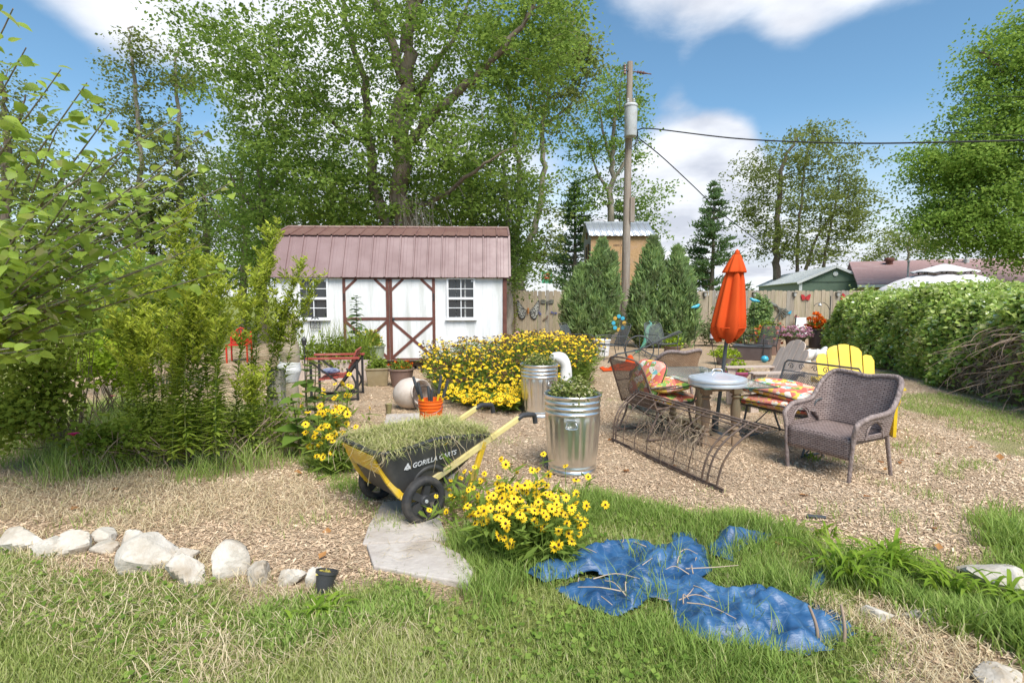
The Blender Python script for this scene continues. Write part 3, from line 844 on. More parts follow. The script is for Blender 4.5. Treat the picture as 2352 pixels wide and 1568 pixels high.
for s in (0, 1):
    y0 = 0 if not s else HD
    a0, a1 = Vector((0, y0, he - .03)), Vector((HW, y0, he - .03)); b0, b1 = Vector((0, HD / 2, hr)), Vector((HW, HD / 2, hr))
    q = MB(); u = Vector((0, 0, .1)); Vv = [a0, a1, b1, b0]
    q.add([tuple(v) for v in Vv] + [tuple(v + u) for v in Vv], BOXF); rf = q.build('roof', M_SHINGLE, hs, smooth=0)
    if not s:
        q = MB(); bar(q, a0 + Vector((0, -.08, 0)), a1 + Vector((0, -.08, 0)), .12, .13); q.build('gutter', M_WHITE, hs, smooth=0)
        def onroof(x, f):
            return Vector((x, HD / 2 * f, he + .05 + (hr - he) * f))
        p = onroof(1.9, .84); q = MB(); lathe(q, [(.18, -.1), (.18, .2), (.26, .22), (.26, .34), (.2, .4), (0, .42)], 14, p); q.build('chimney_vent', M_TRIM, rf)
        p = onroof(2.3, .2); q = MB(); lathe(q, [(.045, -.1), (.045, .85), (.07, .86), (.07, .95), (0, .97)], 10, p); q.build('vent_pipe', M_TRANS, rf)
        p = onroof(3.6, .5); q = MB(); lathe(q, [(.14, -.1), (.08, .05), (.08, .3), (0, .3)], 10, p); q.build('vent_stack', M_TRIM, rf)
        p = onroof(5.4, .84); q = MB(); lathe(q, [(.13, -.1), (.13, .2), (.09, .25), (.09, .65), (0, .66)], 12, p); q.build('vent_pipe', M_TRANS, rf)
M_CANVAS = pmat('off_white_canvas', (.74, .70, .69), (.67, .64, .63), scale=2, rough=.85)
gcp = P(2165, 682, 18.5)
gzb = thing('gazebo', 'round-topped off-white canvas gazebo standing behind the hedge', 'gazebo', (gcp.x, 18.5, 0))
def facet(mb, rings, n=8, sag=.04):
    a = np.linspace(0, 2 * np.pi, n * 4, endpoint=False) + .2
    g = []
    for r, z in rings:
        k = np.abs(np.cos(a * n / 2 - .2 * n / 2)) ** .5
        rr = r * (1 - .05 * (1 - k)); zz = z - sag * (1 - k) * (r > .3)
        g.append(np.stack([rr * np.cos(a), rr * np.sin(a), zz], -1))
    g = np.array(g); g = np.concatenate([g, g[:, :1]], 1)
    sheet(mb, g)
q = MB(); facet(q, [(1.98, 1.5), (2.0, 1.7), (1.75, 1.93), (1.35, 2.15), (.9, 2.32), (.55, 2.40)]); solid(q.build('canopy', M_CANVAS, gzb, smooth=60), .012)
q = MB(); facet(q, [(.95, 2.44), (.93, 2.47), (.6, 2.55), (.25, 2.66), (.02, 2.72)]); solid(q.build('vent_canopy', M_CANVAS, gzb, smooth=60), .012)
for k in range(8):
    a = k * math.pi / 4 + .2
    q = MB(); bar(q, (.7 * math.cos(a), .7 * math.sin(a), 2.34), (.7 * math.cos(a), .7 * math.sin(a), 2.5), .03, .03); q.build('vent_strut', M_IRON, gzb, smooth=0)
    if k % 2 == 0:
        q = MB(); bar(q, (1.9 * math.cos(a), 1.9 * math.sin(a), 0), (1.9 * math.cos(a), 1.9 * math.sin(a), 1.68), .06, .06); q.build('post', M_IRON, gzb, smooth=0)

sp = P(1256, 637, 70)
sg = thing('roadside_sign', 'far-off green roadside sign with a round red emblem above the fence', 'sign', (sp.x, 70, 0))
M_SIGNG = pmat('sign_green', (.05, .24, .13), (.06, .27, .15), scale=2, rough=.5)
q = MB(); box(q, (0, 0, sp.z), (1.35, .2, 1.5)); q.build('panel', M_SIGNG, sg, smooth=0)
q = MB(); lathe(q, [(0, 0), (.4, 0), (.4, .05), (0, .05)], 24, (0, -.1, sp.z + .15), M=Matrix.Rotation(R(90), 3, 'X')); q.build('emblem', pmat('sign_red', (.55, .05, .04), rough=.5), sg)
q = MB(); tube(q, [(.42 * math.cos(a), -.13, sp.z + .15 + .42 * math.sin(a)) for a in np.linspace(0, 6.28, 25)[:-1]], .035, 6, closed=True); q.build('emblem_ring', M_WHITE, sg)
q = MB()
for (x0, z0, x1, z1) in ((-.2, -.12, -.12, .18), (.02, -.15, .06, .2), (-.02, .1, .14, .12), (.22, -.14, .26, .18), (-.26, .16, -.08, .17)):
    bar(q, (x0, -.17, sp.z + .15 + z0), (x1, -.17, sp.z + .15 + z1), .07, .03, up=(0, 1, 0))
q.build('emblem_lettering', M_WHITE, sg, smooth=0, kind='stuff')
q = MB(); box(q, (0, 0, (sp.z - .7) / 2), (.18, .18, sp.z - .7)); q.build('pole', M_TRANS, sg, smooth=0)
# ================================================================ trees
LEAF_V = [(0, 0, 0), (-.36, .42, .07), (0, 1, -.04), (.36, .42, .07)]
LEAF_F = [(0, 2, 1), (0, 3, 2)]
M_BARK = pmat('grey_brown_bark', (.20, .155, .12), (.11, .085, .065), scale=5, rough=.95, stretch=(3, 3, .6), bump=.9, bscale=9, dirt=(.22, .2, .15), dirt_scale=1.4)
M_BARKPALE = pmat('pale_grey_bark', (.30, .265, .215), (.2, .17, .135), scale=5, rough=.95, stretch=(3, 3, .6), bump=.6, bscale=10)
M_MAPLE = leafmat('maple_leaves', (.075, .13, .028), (.24, .34, .08), trans=(.55, .74, .14), tw=.45)
M_DEEP = leafmat('deep_green_leaves', (.06, .105, .03), (.18, .26, .07), trans=(.5, .62, .14), tw=.42)
M_LIME = leafmat('light_green_leaves', (.11, .2, .035), (.31, .44, .10), trans=(.58, .76, .15), tw=.45)
M_OLIVE = leafmat('olive_leaves', (.09, .125, .036), (.24, .28, .09), trans=(.55, .6, .16), tw=.42)
M_NEEDLE = leafmat('pine_needles', (.07, .12, .05), (.17, .26, .10), trans=(.3, .45, .15), tw=.35)
M_JUNIPER = leafmat('juniper_sprays', (.025, .05, .02), (.10, .16, .05), trans=(.55, .68, .24), tw=.42, stops=[(0, (.16, .18, .10)), (.35, (.24, .35, .15)), (.75, (.35, .48, .18)), (1, (.5, .58, .25))])

def leaf_axes(n, size, up=.7, droop=.3, g=rng, svar=.35):
    """random leaf frames: length axis mostly sideways and drooping, normal mostly up"""
    d = g.normal(size=(n, 3)); d[:, 2] = d[:, 2] * .5 - droop; d = unit(d)
    nrm = g.normal(size=(n, 3)) * (1 - up) + np.array((0, 0, up)); nrm = unit(nrm - d * (nrm * d).sum(1, keepdims=True))
    x = np.cross(d, nrm)
    s = (size * (1 + svar * g.uniform(-1, 1, n)))[:, None]
    return x * s, d * s, nrm * s
def ellipsoid_pts(n, c, r, g, shell=.45):
    d = unit(g.normal(size=(n, 3))); k = g.uniform(0, 1, n) ** shell
    k *= 1 + .18 * np.sin(5 * d[:, 0] + 3 * d[:, 2]) * np.sin(4 * d[:, 1] + 1)
    return np.array(c) + d * k[:, None] * np.array(r)
def make_tree(name, label, base, stems, blobs, leaf_size, per, spread, mat, bark=None, seed=1, group=None, flat=.45, up=.6, droop=.3, twig=.018, tone=(0, 1), cat='tree'):
    """stems: lists of (points, r0, r1), first the trunk; blobs: (centre, radii, number of leaf clusters)"""
    g = np.random.default_rng(seed); bark = bark or M_BARK
    base = Vector(base); root = thing(name, label, cat, base, 0, group)
    sk = []
    for k, (pts, r0, r1) in enumerate(stems):
        c = crom([Vector(p) - base for p in pts], 6)
        jit = g.normal(size=c.shape) * r0 * .25; jit[0] = 0; c = c + jit
        q = MB(); rr = np.linspace(r0, r1, len(c)); 
        if k == 0: rr[0] *= 1.35
        tube(q, c, rr, 10 if r0 > .08 else 6); q.build('trunk' if k == 0 else 'limb', bark, root, smooth=70)
        sk.append(np.concatenate([c, rr[:, None]], 1))
    S = np.concatenate(sk)
    tw = MB(); lf = MB(); CP = []
    for c, r, n in blobs:
        CP.append(ellipsoid_pts(n, np.array(c) - np.array(base), r, g))
    CP = np.concatenate(CP)
    order = np.argsort(((CP[:, None, :] - S[None, :, :3]) ** 2).sum(2).min(1))
    nodes = S.copy()
    for i in order:
        p = CP[i]
        dd = nodes[:, :3] - p; dist = np.sqrt((dd ** 2).sum(1)) + np.maximum(0, dd[:, 2]) * .8
        j = int(np.argmin(dist)); a = nodes[j, :3]; L = np.linalg.norm(p - a)
        mid = (a + p) / 2 + np.array((0, 0, .12 * L)) + g.normal(size=3) * .06 * L
        r0 = min(nodes[j, 3] * .6, twig * (1 + .25 * L)); 
        c = crom([a, mid, p], 3)
        tube(tw, c, [max(r0, .006), .004], 4, caps=False)
        nodes = np.concatenate([nodes, np.concatenate([c[2:], np.full((len(c) - 2, 1), max(r0 * .7, .006))], 1)])
    tw.build('twigs', bark, root, kind='stuff', smooth=180)
    N = len(CP) * per
    ci = np.repeat(np.arange(len(CP)), per)
    # leaves sit along short sprays that reach outward and droop a little
    nsp = 4
    spd = unit(g.normal(size=(len(CP), nsp, 3)) * np.array((1, 1, .45)) + unit(CP * np.array((1, 1, 0)))[:, None] * .5)
    si = g.integers(0, nsp, N); tt = g.uniform(-.15, 1, N)
    pos = CP[ci] + spd[ci, si] * (tt * spread * 2.6)[:, None] + np.stack([0 * tt, 0 * tt, -.5 * spread * np.clip(tt, 0, 1) ** 2], -1) + g.normal(size=(N, 3)) * spread * .30 * np.array((1, 1, flat + .2))
    X, Y, Z = leaf_axes(N, leaf_size, up, droop, g)
    val = np.clip(np.repeat(g.uniform(.15, .85, len(CP)), per) + g.normal(size=N) * .17, 0, 1) * (tone[1] - tone[0]) + tone[0]
    scatter(lf, LEAF_V, LEAF_F, pos, X, Y, Z, val)
    lf.build('crown', mat, root, attr=True, smooth=0, kind='stuff')
    return root
def PP(Y, *pts):
    return [P(a, b, Y + (c[0] if c else 0)) for a, b, *c in pts]
def blob(x, y, Y, rx, rz, n, ry=None):
    """crown mass centred on a picture point, radii given in picture pixels at that depth"""
    p = P(x, y, Y); k = Y / FOC
    return (p, (rx * k, (ry if ry else rx) * k, rz * k), n)

# big maple behind the shed
Y = 16.5
b0 = P(932, 700, Y); b0 = Vector((b0.x, Y, 0))
make_tree('maple_tree', 'huge many-limbed maple rising behind the white shed', b0,
    [([b0] + PP(Y, (936, 620), (930, 450), (924, 300), (936, 130), (950, 0), (962, -160), (975, -320)), .34, .10),
     (PP(Y, (928, 340), (985, 275, -.3), (1060, 205, -.6), (1120, 150, -.8), (1200, 60, -1), (1250, -40, -1)), .17, .04),
     (PP(Y, (932, 190), (900, 100, .3), (860, 10, .5), (815, -90, .6), (780, -200, .7)), .16, .05),
     (PP(Y, (920, 560), (870, 470, .6), (848, 330, 1), (838, 210, 1.2), (800, 60, 1.4), (770, -60, 1.5)), .20, .05),
     (PP(Y, (936, 480), (1005, 455, -.5), (1080, 400, -1), (1150, 350, -1.2)), .09, .03),
     (PP(Y, (845, 330, 1), (760, 280, .8), (680, 190, .6), (600, 120, .5)), .08, .02),
     (PP(Y, (935, 290), (980, 180, .3), (1040, 90, .5), (1090, -20, .6)), .11, .04),
     (PP(Y, (948, 30), (1000, -60), (1060, -160)), .1, .03)],
    [blob(760, 150, Y, 240, 160, 130), blob(640, 300, Y, 150, 130, 70), blob(930, 60, Y, 260, 200, 130), blob(1130, 150, Y, 190, 170, 120), blob(1010, 330, Y - .5, 220, 110, 90),
     blob(830, 400, Y + .5, 220, 110, 100), blob(1060, 440, Y + .5, 160, 70, 60), blob(930, -200, Y, 330, 180, 90), blob(1240, 60, Y, 120, 130, 55), blob(580, 130, Y, 110, 110, 40), blob(720, 480, Y + 1, 170, 60, 50), blob(900, 500, Y + 1.5, 240, 50, 50), blob(470, 60, Y, 80, 70, 22)],
    .112, 66, .36, M_MAPLE, seed=3, up=.55)
# dead sticks leaning in a heap at the foot of the maple, above the shed roof
q = MB(); g = np.random.default_rng(5)
for k in range(70):
    a = P(g.uniform(900, 1040), 640, 15.2); e = P(g.uniform(930, 985) + g.normal() * 25, g.uniform(440, 530), 15.6)
    a.z = 2.0
    mid = (a + e) / 2 + Vector((g.normal() * .25, g.normal() * .1, .1))
    tube(q, crom([a, mid, e], 4), [.012, .005], 4, caps=False)
tag(q.build('brush_heap', M_BARKPALE, kind='stuff'), 'heap of bare dead branches leaning on the maple trunk above the shed roof', 'branches')

# slender trees to the right of the shed
def slim(label, Y, trunk, r0, blobs, mat=M_OLIVE, ls=.13, per=46, spread=.34, seed=1, limbs=(), bark=None, name='slender_tree', tone=(0, 1)):
    t0 = P(trunk[0][0], trunk[0][1], Y); b = Vector((t0.x, Y, 0))
    stems = [([b] + PP(Y, *trunk), r0, r0 * .25)] + [(PP(Y, *l), r0 * .4, r0 * .12) for l in limbs]
    return make_tree(name, label, b, stems, [blob(*x[:2], Y, *x[2:]) for x in blobs], ls, per, spread, mat, bark or M_BARKPALE, seed=seed, tone=tone)
slim('slender leaning tree with a kinked pale trunk right of the shed', 23, [(1196, 655), (1205, 590), (1232, 500), (1250, 400), (1246, 300), (1262, 210), (1290, 120), (1310, 60)], .18,
     [(1270, 150, 80, 90, 60), (1320, 130, 60, 50, 30), (1230, 260, 60, 70, 30), (1300, 230, 50, 50, 20), (1240, 590, 35, 60, 24), (1262, 480, 26, 80, 16), (1290, 60, 60, 60, 30)], seed=4, limbs=[[(1248, 290), (1300, 250), (1345, 200)], [(1258, 220), (1210, 150), (1180, 80)]])
slim('straight tree with pale forked top beside the leaning one', 21, [(1183, 660), (1186, 560), (1192, 440), (1182, 300), (1165, 200), (1150, 120)], .16,
     [(1150, 140, 70, 90, 50), (1190, 300, 50, 80, 34), (1205, 470, 40, 100, 40), (1120, 330, 50, 80, 30), (1180, 600, 34, 60, 40)], seed=6, mat=M_MAPLE, limbs=[[(1188, 330), (1215, 260), (1230, 190)]])
slim('ivy-wrapped tree trunk just behind the shed corner', 18.5, [(1168, 670), (1168, 600), (1166, 500), (1160, 420), (1150, 330)], .15,
     [(1170, 590, 20, 85, 60), (1150, 440, 60, 60, 40), (1120, 520, 40, 40, 26)], seed=8, mat=M_DEEP, ls=.1)
# forked tree behind the pole
slim('forked open-crowned tree behind the utility pole and playhouse', 31, [(1403, 660), (1404, 520), (1402, 450), (1408, 360), (1412, 280), (1415, 210)], .26,
     [(1390, 250, 70, 60, 46), (1450, 230, 40, 60, 26), (1370, 340, 70, 40, 30), (1440, 350, 50, 60, 26), (1470, 450, 66, 40, 34), (1345, 420, 50, 50, 20), (1480, 520, 50, 40, 26), (1360, 470, 40, 40, 18), (1410, 180, 40, 30, 16), (1320, 330, 30, 40, 10)],
     mat=M_MAPLE, ls=.16, per=40, spread=.42, seed=9, limbs=[[(1403, 450), (1370, 390), (1350, 320)], [(1404, 420), (1440, 360), (1460, 280)], [(1406, 380), (1385, 300), (1372, 230)]])
# multi-stemmed airy tree over the green shed
slim('airy multi-stemmed tree with a broad crown beyond the green shed', 42, [(1785, 640), (1783, 560), (1788, 470), (1800, 380), (1830, 310)], .34,
     [(1840, 360, 110, 60, 64), (1770, 400, 70, 70, 46), (1920, 400, 70, 60, 50), (1850, 470, 150, 50, 90), (1780, 540, 80, 40, 50), (1920, 530, 80, 50, 56), (1850, 580, 90, 25, 34), (1730, 480, 30, 40, 16), (1970, 470, 40, 40, 18), (1880, 310, 40, 30, 18)],
     mat=M_OLIVE, ls=.19, per=52, spread=.55, seed=12, limbs=[[(1830, 640), (1832, 560), (1840, 460), (1850, 370), (1870, 300)], [(1894, 640), (1895, 580), (1915, 490), (1930, 400)], [(1850, 620), (1880, 540), (1950, 450)]], name='spreading_tree', bark=M_BARK)
slim('small pale tree behind the brown-roofed house', 48, [(2085, 640), (2085, 590), (2088, 540)], .2,
     [(2080, 550, 65, 45, 50), (2130, 570, 40, 40, 24), (2030, 590, 40, 30, 24)], mat=M_OLIVE, ls=.2, per=46, spread=.6, seed=13, tone=(.3, 1), name='broadleaf_tree')
# big tree at the right edge
Y = 23.0
bx = Vector((24.0, 23.3, 0))
make_tree('broadleaf_tree', 'large bright green tree overhanging the house at the right', bx,
    [([bx, P(2470, 560, Y), P(2460, 400, Y), P(2450, 250, Y), P(2440, 100, Y), P(2440, -60, Y)], .32, .1),
     ([P(2462, 450, Y), P(2380, 400, Y), P(2280, 350, Y), P(2180, 330, Y)], .13, .03),
     ([P(2462, 520, Y), P(2380, 510, Y), P(2260, 500, Y), P(2150, 520, Y)], .12, .03),
     ([P(2452, 300, Y), P(2380, 220, Y), P(2300, 160, Y), P(2250, 120, Y)], .12, .03)],
    [blob(2330, 280, Y, 130, 110, 150), blob(2260, 360, Y, 130, 60, 90), blob(2340, 150, Y, 100, 90, 80), blob(2200, 390, Y, 90, 50, 60), blob(2190, 500, Y, 90, 50, 75), blob(2300, 450, Y, 140, 85, 140), blob(2280, 540, Y, 120, 40, 60), blob(2400, 60, Y, 80, 100, 60), blob(2450, 350, Y, 200, 250, 150), blob(2420, 590, Y, 90, 40, 40), blob(2130, 360, Y, 40, 25, 12), blob(2340, 560, Y - 1, 60, 40, 25)],
    .125, 84, .46, M_LIME, seed=15, up=.5)
# left woodland: individual trees
def wood(label, x, Y, top, rx, seed, mat, n=150, ls=.15, name='woodland_tree', low=640, r0=.2, per=52, tone=(0, 1), spread=.5):
    mid = (top + low) / 2
    bl = [(x, top + (low - top) * .2, rx * .5, (low - top) * .2, int(n * .2)), (x, mid, rx, (low - top) * .3, int(n * .5)), (x + rx * .2, low - (low - top) * .15, rx * .9, (low - top) * .18, int(n * .3))]
    return slim(label, Y, [(x, 660), (x + 4, mid + 40), (x - 4, (top + mid) / 2), (x, top + 30)], r0, bl, mat, ls, per, spread, seed, limbs=[[(x, mid + 40), (x - rx * .5, mid), (x - rx * .8, mid - 50)], [(x, mid), (x + rx * .5, mid - 40), (x + rx * .7, mid - 90)]], name=name, bark=M_BARK, tone=tone)
slim('tall thin-topped tree with a wispy leader beyond the mulberry', 25, [(315, 660), (318, 500), (322, 350), (310, 200), (300, 110), (302, 60)], .16,
     [(300, 150, 55, 70, 26), (330, 120, 40, 50, 12), (285, 260, 60, 60, 28), (330, 350, 90, 80, 44), (300, 450, 110, 80, 50)], mat=M_OLIVE, ls=.14, per=40, spread=.36, seed=21, name='slender_tree', tone=(0, .8))
slim('second wispy tree whose bare stem shows near the top', 26, [(405, 660), (408, 520), (412, 380), (408, 250), (402, 160), (408, 110)], .17,
     [(405, 170, 45, 50, 18), (440, 190, 50, 40, 14), (390, 300, 60, 80, 30), (430, 380, 80, 70, 36), (400, 500, 90, 80, 44)], mat=M_OLIVE, ls=.14, per=40, spread=.36, seed=22, name='slender_tree', tone=(0, .8))
wood('dense dark tree at the edge of the wood above the lawn', 560, 24, 330, 120, 31, M_DEEP, 150, low=660)
wood('rounded yellow-green tree just left of the shed roof', 600, 19, 260, 90, 32, M_LIME, 120, ls=.12, tone=(0, .8), low=640, spread=.4)
wood('shadowy woodland tree filling the gap behind the goldenrod', 470, 27, 360, 110, 33, M_DEEP, 130, low=670)
wood('broad dark tree behind the tall goldenrod plumes', 350, 26, 400, 120, 34, M_DEEP, 130, low=680)
wood('dark tree standing behind the mulberry branches', 200, 25, 380, 130, 35, M_DEEP, 130, low=690)
wood('tall dark tree at the left end of the wood', 60, 24, 300, 130, 36, M_OLIVE, 130, low=690)
wood('leafy tree directly behind the shed roof, left of the maple trunk', 760, 22, 330, 110, 37, M_MAPLE, 120, low=600, tone=(0, .75))
wood('dark tree behind the shed roof, right of the maple trunk', 1080, 22, 360, 110, 38, M_DEEP, 120, low=620, tone=(.1, 1))
wood('tall feathery tree at the far left corner', 10, 21, 140, 70, 39, M_OLIVE, 60, low=480, ls=.12)

# conifers behind the fence
def pine(label, x, Y, top, bot, half, seed, n=17):
    g = np.random.default_rng(seed); k = Y / FOC
    b = Vector((P(x, 682, Y).x, Y, 0)); H = P(x, top, Y).z
    root = thing('pine_tree', label, 'tree', b, 0, 'pines beyond the fence')
    q = MB(); tube(q, [(0, 0, 0), (.05, 0, H * .5), (0, 0, H)], [.2, .02], 8); q.build('trunk', M_BARK, root, smooth=70)
    tw = MB(); pos = []; dirs = []
    zb = P(x, bot, Y).z
    for i in range(n):
        f = i / (n - 1); z = zb + (H - zb) * f
        r = half * k * (1 - f) ** .75 * 1.0 + .12
        for j in range(7):
            a = g.uniform(0, 6.28); rr = r * g.uniform(.6, 1.15)
            p0 = np.array((0, 0, z)); p1 = np.array((rr * math.cos(a), rr * math.sin(a), z + rr * g.uniform(.05, .35)))
            tube(tw, [p0, (p0 + p1) / 2 - np.array((0, 0, .06 * rr)), p1], [.03, .008], 4, caps=False)
            m_ = int(14 + 46 * rr)
            t_ = g.uniform(.25, 1.05, m_)[:, None]
            pp = p0 + (p1 - p0) * t_ + g.normal(size=(m_, 3)) * np.array((.13, .13, .05))
            pos.append(pp); dirs.append(unit((p1 - p0)[None] * .6 / max(rr, .1) + g.normal(size=(m_, 3)) * .6 + np.array((0, 0, .4))))
    tw.build('branches', M_BARK, root, kind='stuff', smooth=180)
    pos = np.concatenate(pos); d = np.concatenate(dirs); N = len(pos)
    nr = unit(np.cross(d, g.normal(size=(N, 3)))); x_ = np.cross(d, nr)
    s = g.uniform(.16, .32, N)[:, None]
    lf = MB(); scatter(lf, LEAF_V, LEAF_F, pos, x_ * s * .45, d * s, nr * s * .45, np.clip(g.normal(.5, .25, N), 0, 1))
    lf.build('needles', M_NEEDLE, root, attr=True, smooth=0, kind='stuff')
pine('symmetrical pine beyond the fence, left of the airy tree', 1633, 34, 425, 672, 74, 41)
pine('broad pine half hidden behind the chipboard playhouse', 1318, 33, 425, 670, 62, 42)
pine('small pine behind the playhouse roof, beside the pole', 1420, 36, 470, 665, 70, 43, 13)

# junipers in front of the fence
def juniper(label, px, Yb, tops, halfpx, seed, basepy):
    """tops: several leaders (x, y) in the picture; sprays all turned upward"""
    g = np.random.default_rng(seed); k = Yb / FOC
    b = ground_loc(P(px, 682, Yb).x, Yb)
    root = thing('juniper', label, 'shrub', b, 0, 'junipers by the utility pole')
    pos = []; dirs = []; inner = MB()
    for (tx, ty, w, sh) in tops:
        top = P(tx, ty, Yb); H = top.z; cx = top.x - b.x
        q = MB(); tube(q, [(cx * .3, 0, 0), (cx * .8, 0, H * .4), (cx, 0, H * .92)], [.06, .01], 7); q.build('stem', M_BARK, root, smooth=70)
        n = int(3300 * sh)
        f = g.uniform(0, 1, n) ** .85; z = .08 + f * (H - .08)
        prof = np.clip(np.sin(np.clip(f + .02, 0, 1) * np.pi), 0, 1) ** .6 * .34 + (1 - f) ** .8 * .78 * np.clip(.55 + f * 2, 0, 1)
        prof = np.where(f > .985, .05, prof * np.clip((1 - f) * 9, .12, 1))
        a = g.uniform(0, 6.28, n)
        lump = 1 + .24 * np.sin(4 * a + 2 * f * H + seed) + .2 * np.sin(7 * a - 5 * f * H) + .14 * g.normal(size=n)
        r = w * k * prof * lump * g.uniform(.62, 1.0, n) ** .6
        pos.append(np.stack([cx * (.5 + .5 * f) + r * np.cos(a), r * np.sin(a), z], -1))
        dirs.append(unit(np.stack([np.cos(a) * .32, np.sin(a) * .32, 1.0 + 0 * a], -1) + g.normal(size=(n, 3)) * .28))
    pos = np.concatenate(pos); d = np.concatenate(dirs); N = len(pos)
    lf = MB()
    for rep in range(3):
        dd = unit(d + g.normal(size=(N, 3)) * .3)
        nr = unit(np.cross(dd, g.normal(size=(N, 3)))); x_ = np.cross(dd, nr)
        s = g.uniform(.10, .27, N)[:, None]
        v = np.clip(.35 + .3 * np.sin(pos[:, 0] * 7 + seed) * np.sin(pos[:, 2] * 5) + g.normal(size=N) * .2, 0, 1)
        scatter(lf, LEAF_V, LEAF_F, pos + g.normal(size=(N, 3)) * .035, x_ * s * .34, dd * s, nr * s * .3, v)
    lf.build('foliage', M_JUNIPER, root, attr=True, smooth=0, kind='stuff')
juniper('bushy juniper with two leaders on the shed side of the utility pole', 1355, 17.4, [(1384, 560, 44, .8), (1338, 618, 42, .8), (1408, 590, 26, .5), (1310, 660, 30, .5)], 75, 51, 800)
juniper('tall pointed juniper just right of the utility pole', 1497, 17.2, [(1500, 552, 42, 1.0), (1472, 625, 34, .6)], 60, 52, 800)
juniper('rounder juniper nearest the orange umbrella', 1562, 17.0, [(1556, 575, 36, .9), (1582, 630, 26, .5)], 50, 53, 800)
# ================================================================ ground cover
BL_V = [(-.5, 0, 0), (.5, 0, 0), (-.42, .14, .55), (.42, .14, .55), (0, .55, .95)]
BL_F = [(0, 1, 3), (0, 3, 2), (2, 3, 4)]
M_GRASS = leafmat('grass_blades', (.06, .12, .02), (.28, .34, .09), trans=(.42, .5, .08), tw=.35, stops=[(0, (.16, .22, .05)), (.4, (.30, .37, .10)), (.7, (.44, .47, .18)), (1, (.64, .56, .35))])
M_TALLGRASS = leafmat('long_grass_blades', (.07, .15, .02), (.26, .36, .06), trans=(.45, .56, .08), tw=.38, stops=[(0, (.15, .23, .05)), (.55, (.29, .41, .10)), (.85, (.42, .49, .17)), (1, (.58, .51, .29))])
M_STRAW = leafmat('dry_straw', (.42, .32, .18), (.74, .63, .42), trans=(.6, .5, .28), tw=.15)
M_CHIP = leafmat('wood_chips', (.2, .125, .07), (.66, .53, .37), tw=.0, stops=[(0, (.30, .20, .13)), (.3, (.52, .38, .255)), (.7, (.72, .54, .37)), (1, (.82, .67, .49))])
def blades(mb, pos, L, W, g, lean=.8, val=None):
    n = len(pos); a = g.uniform(0, 6.28, n)
    d = np.stack([np.cos(a), np.sin(a), 0 * a], -1); x = np.stack([-np.sin(a), np.cos(a), 0 * a], -1)
    L = np.broadcast_to(L, (n,)) * g.uniform(.6, 1.3, n); W = np.broadcast_to(W, (n,))
    up = unit(np.array((0, 0, 1.)) + g.normal(size=(n, 3)) * .25)
    scatter(mb, BL_V, BL_F, pos, x * W[:, None], d * (L * lean * g.uniform(.3, 1.4, n))[:, None], up * L[:, None], val if val is not None else np.clip(g.normal(.5, .22, n), 0, 1))
def on_ground(x, y, dz=0):
    return np.stack([x, y, gz(x, y) + dz], -1)
g = np.random.default_rng(101)
def frustum_pts(n, y0, y1, m=1.15, g=g, p=1.0):
    """random ground points within sight, denser near"""
    Y = y0 * (y1 / y0) ** (g.uniform(0, 1, n) ** p); X = g.uniform(-1, 1, n) * (Y * .95 * m + .4)
    return X, Y
# short lawn
X, Y = frustum_pts(150000, 1.7, 5.2)
k = (grassy(X + g.normal(size=len(X)) * .11, Y + g.normal(size=len(X)) * .11) > g.uniform(0, 1, len(X))) & (~under_tarp(X, Y) | (g.uniform(0, 1, len(X)) < .02)); X, Y = X[k], Y[k]
pt_ = np.sin(2.1 * X + 1.3 * np.sin(1.9 * Y)) * np.sin(2.7 * Y + X)
dry = np.clip(.5 * np.sin(1.3 * X - 2.2 * Y + 1) + .5 * np.sin(3.1 * X + 1.4 * Y), 0, 1)
mb = MB(); blades(mb, on_ground(X, Y, -.004), .05 + .03 * np.clip(pt_, 0, 1), .0045, g, 1.0, np.clip(g.normal(.48, .2, len(X)) + .25 * dry, 0, 1))
tag(mb.build('lawn_grass', M_GRASS, attr=True, smooth=0), 'short mown grass across the foreground with dry patches', 'grass', kind='stuff')
X, Y = frustum_pts(9000, 1.8, 4.2); k = (grassy(X, Y) > .5) & (np.sin(3.1 * X + 2 * np.sin(2 * Y)) * np.sin(2.3 * Y + 1.2 * X) > -.1) & ~under_tarp(X, Y); X, Y = X[k], Y[k]; n = len(X)
M_CLOVER = leafmat('lawn_weed_leaves', (.10, .19, .03), (.3, .4, .09), trans=(.45, .58, .1), tw=.35)
mb = MB(); pz = on_ground(X, Y, 0); pz[:, 2] += g.uniform(.015, .05, n); a1, a2, a3 = leaf_axes(n, .026, .8, -.05, g); scatter(mb, LEAF_V, LEAF_F, pz, a1 * 1.5, a2, a3, g.uniform(0, 1, n))
tag(mb.build('lawn_weeds', M_CLOVER, attr=True, smooth=0), 'low clover-like weeds mixed into the foreground lawn', 'weeds', kind='stuff')
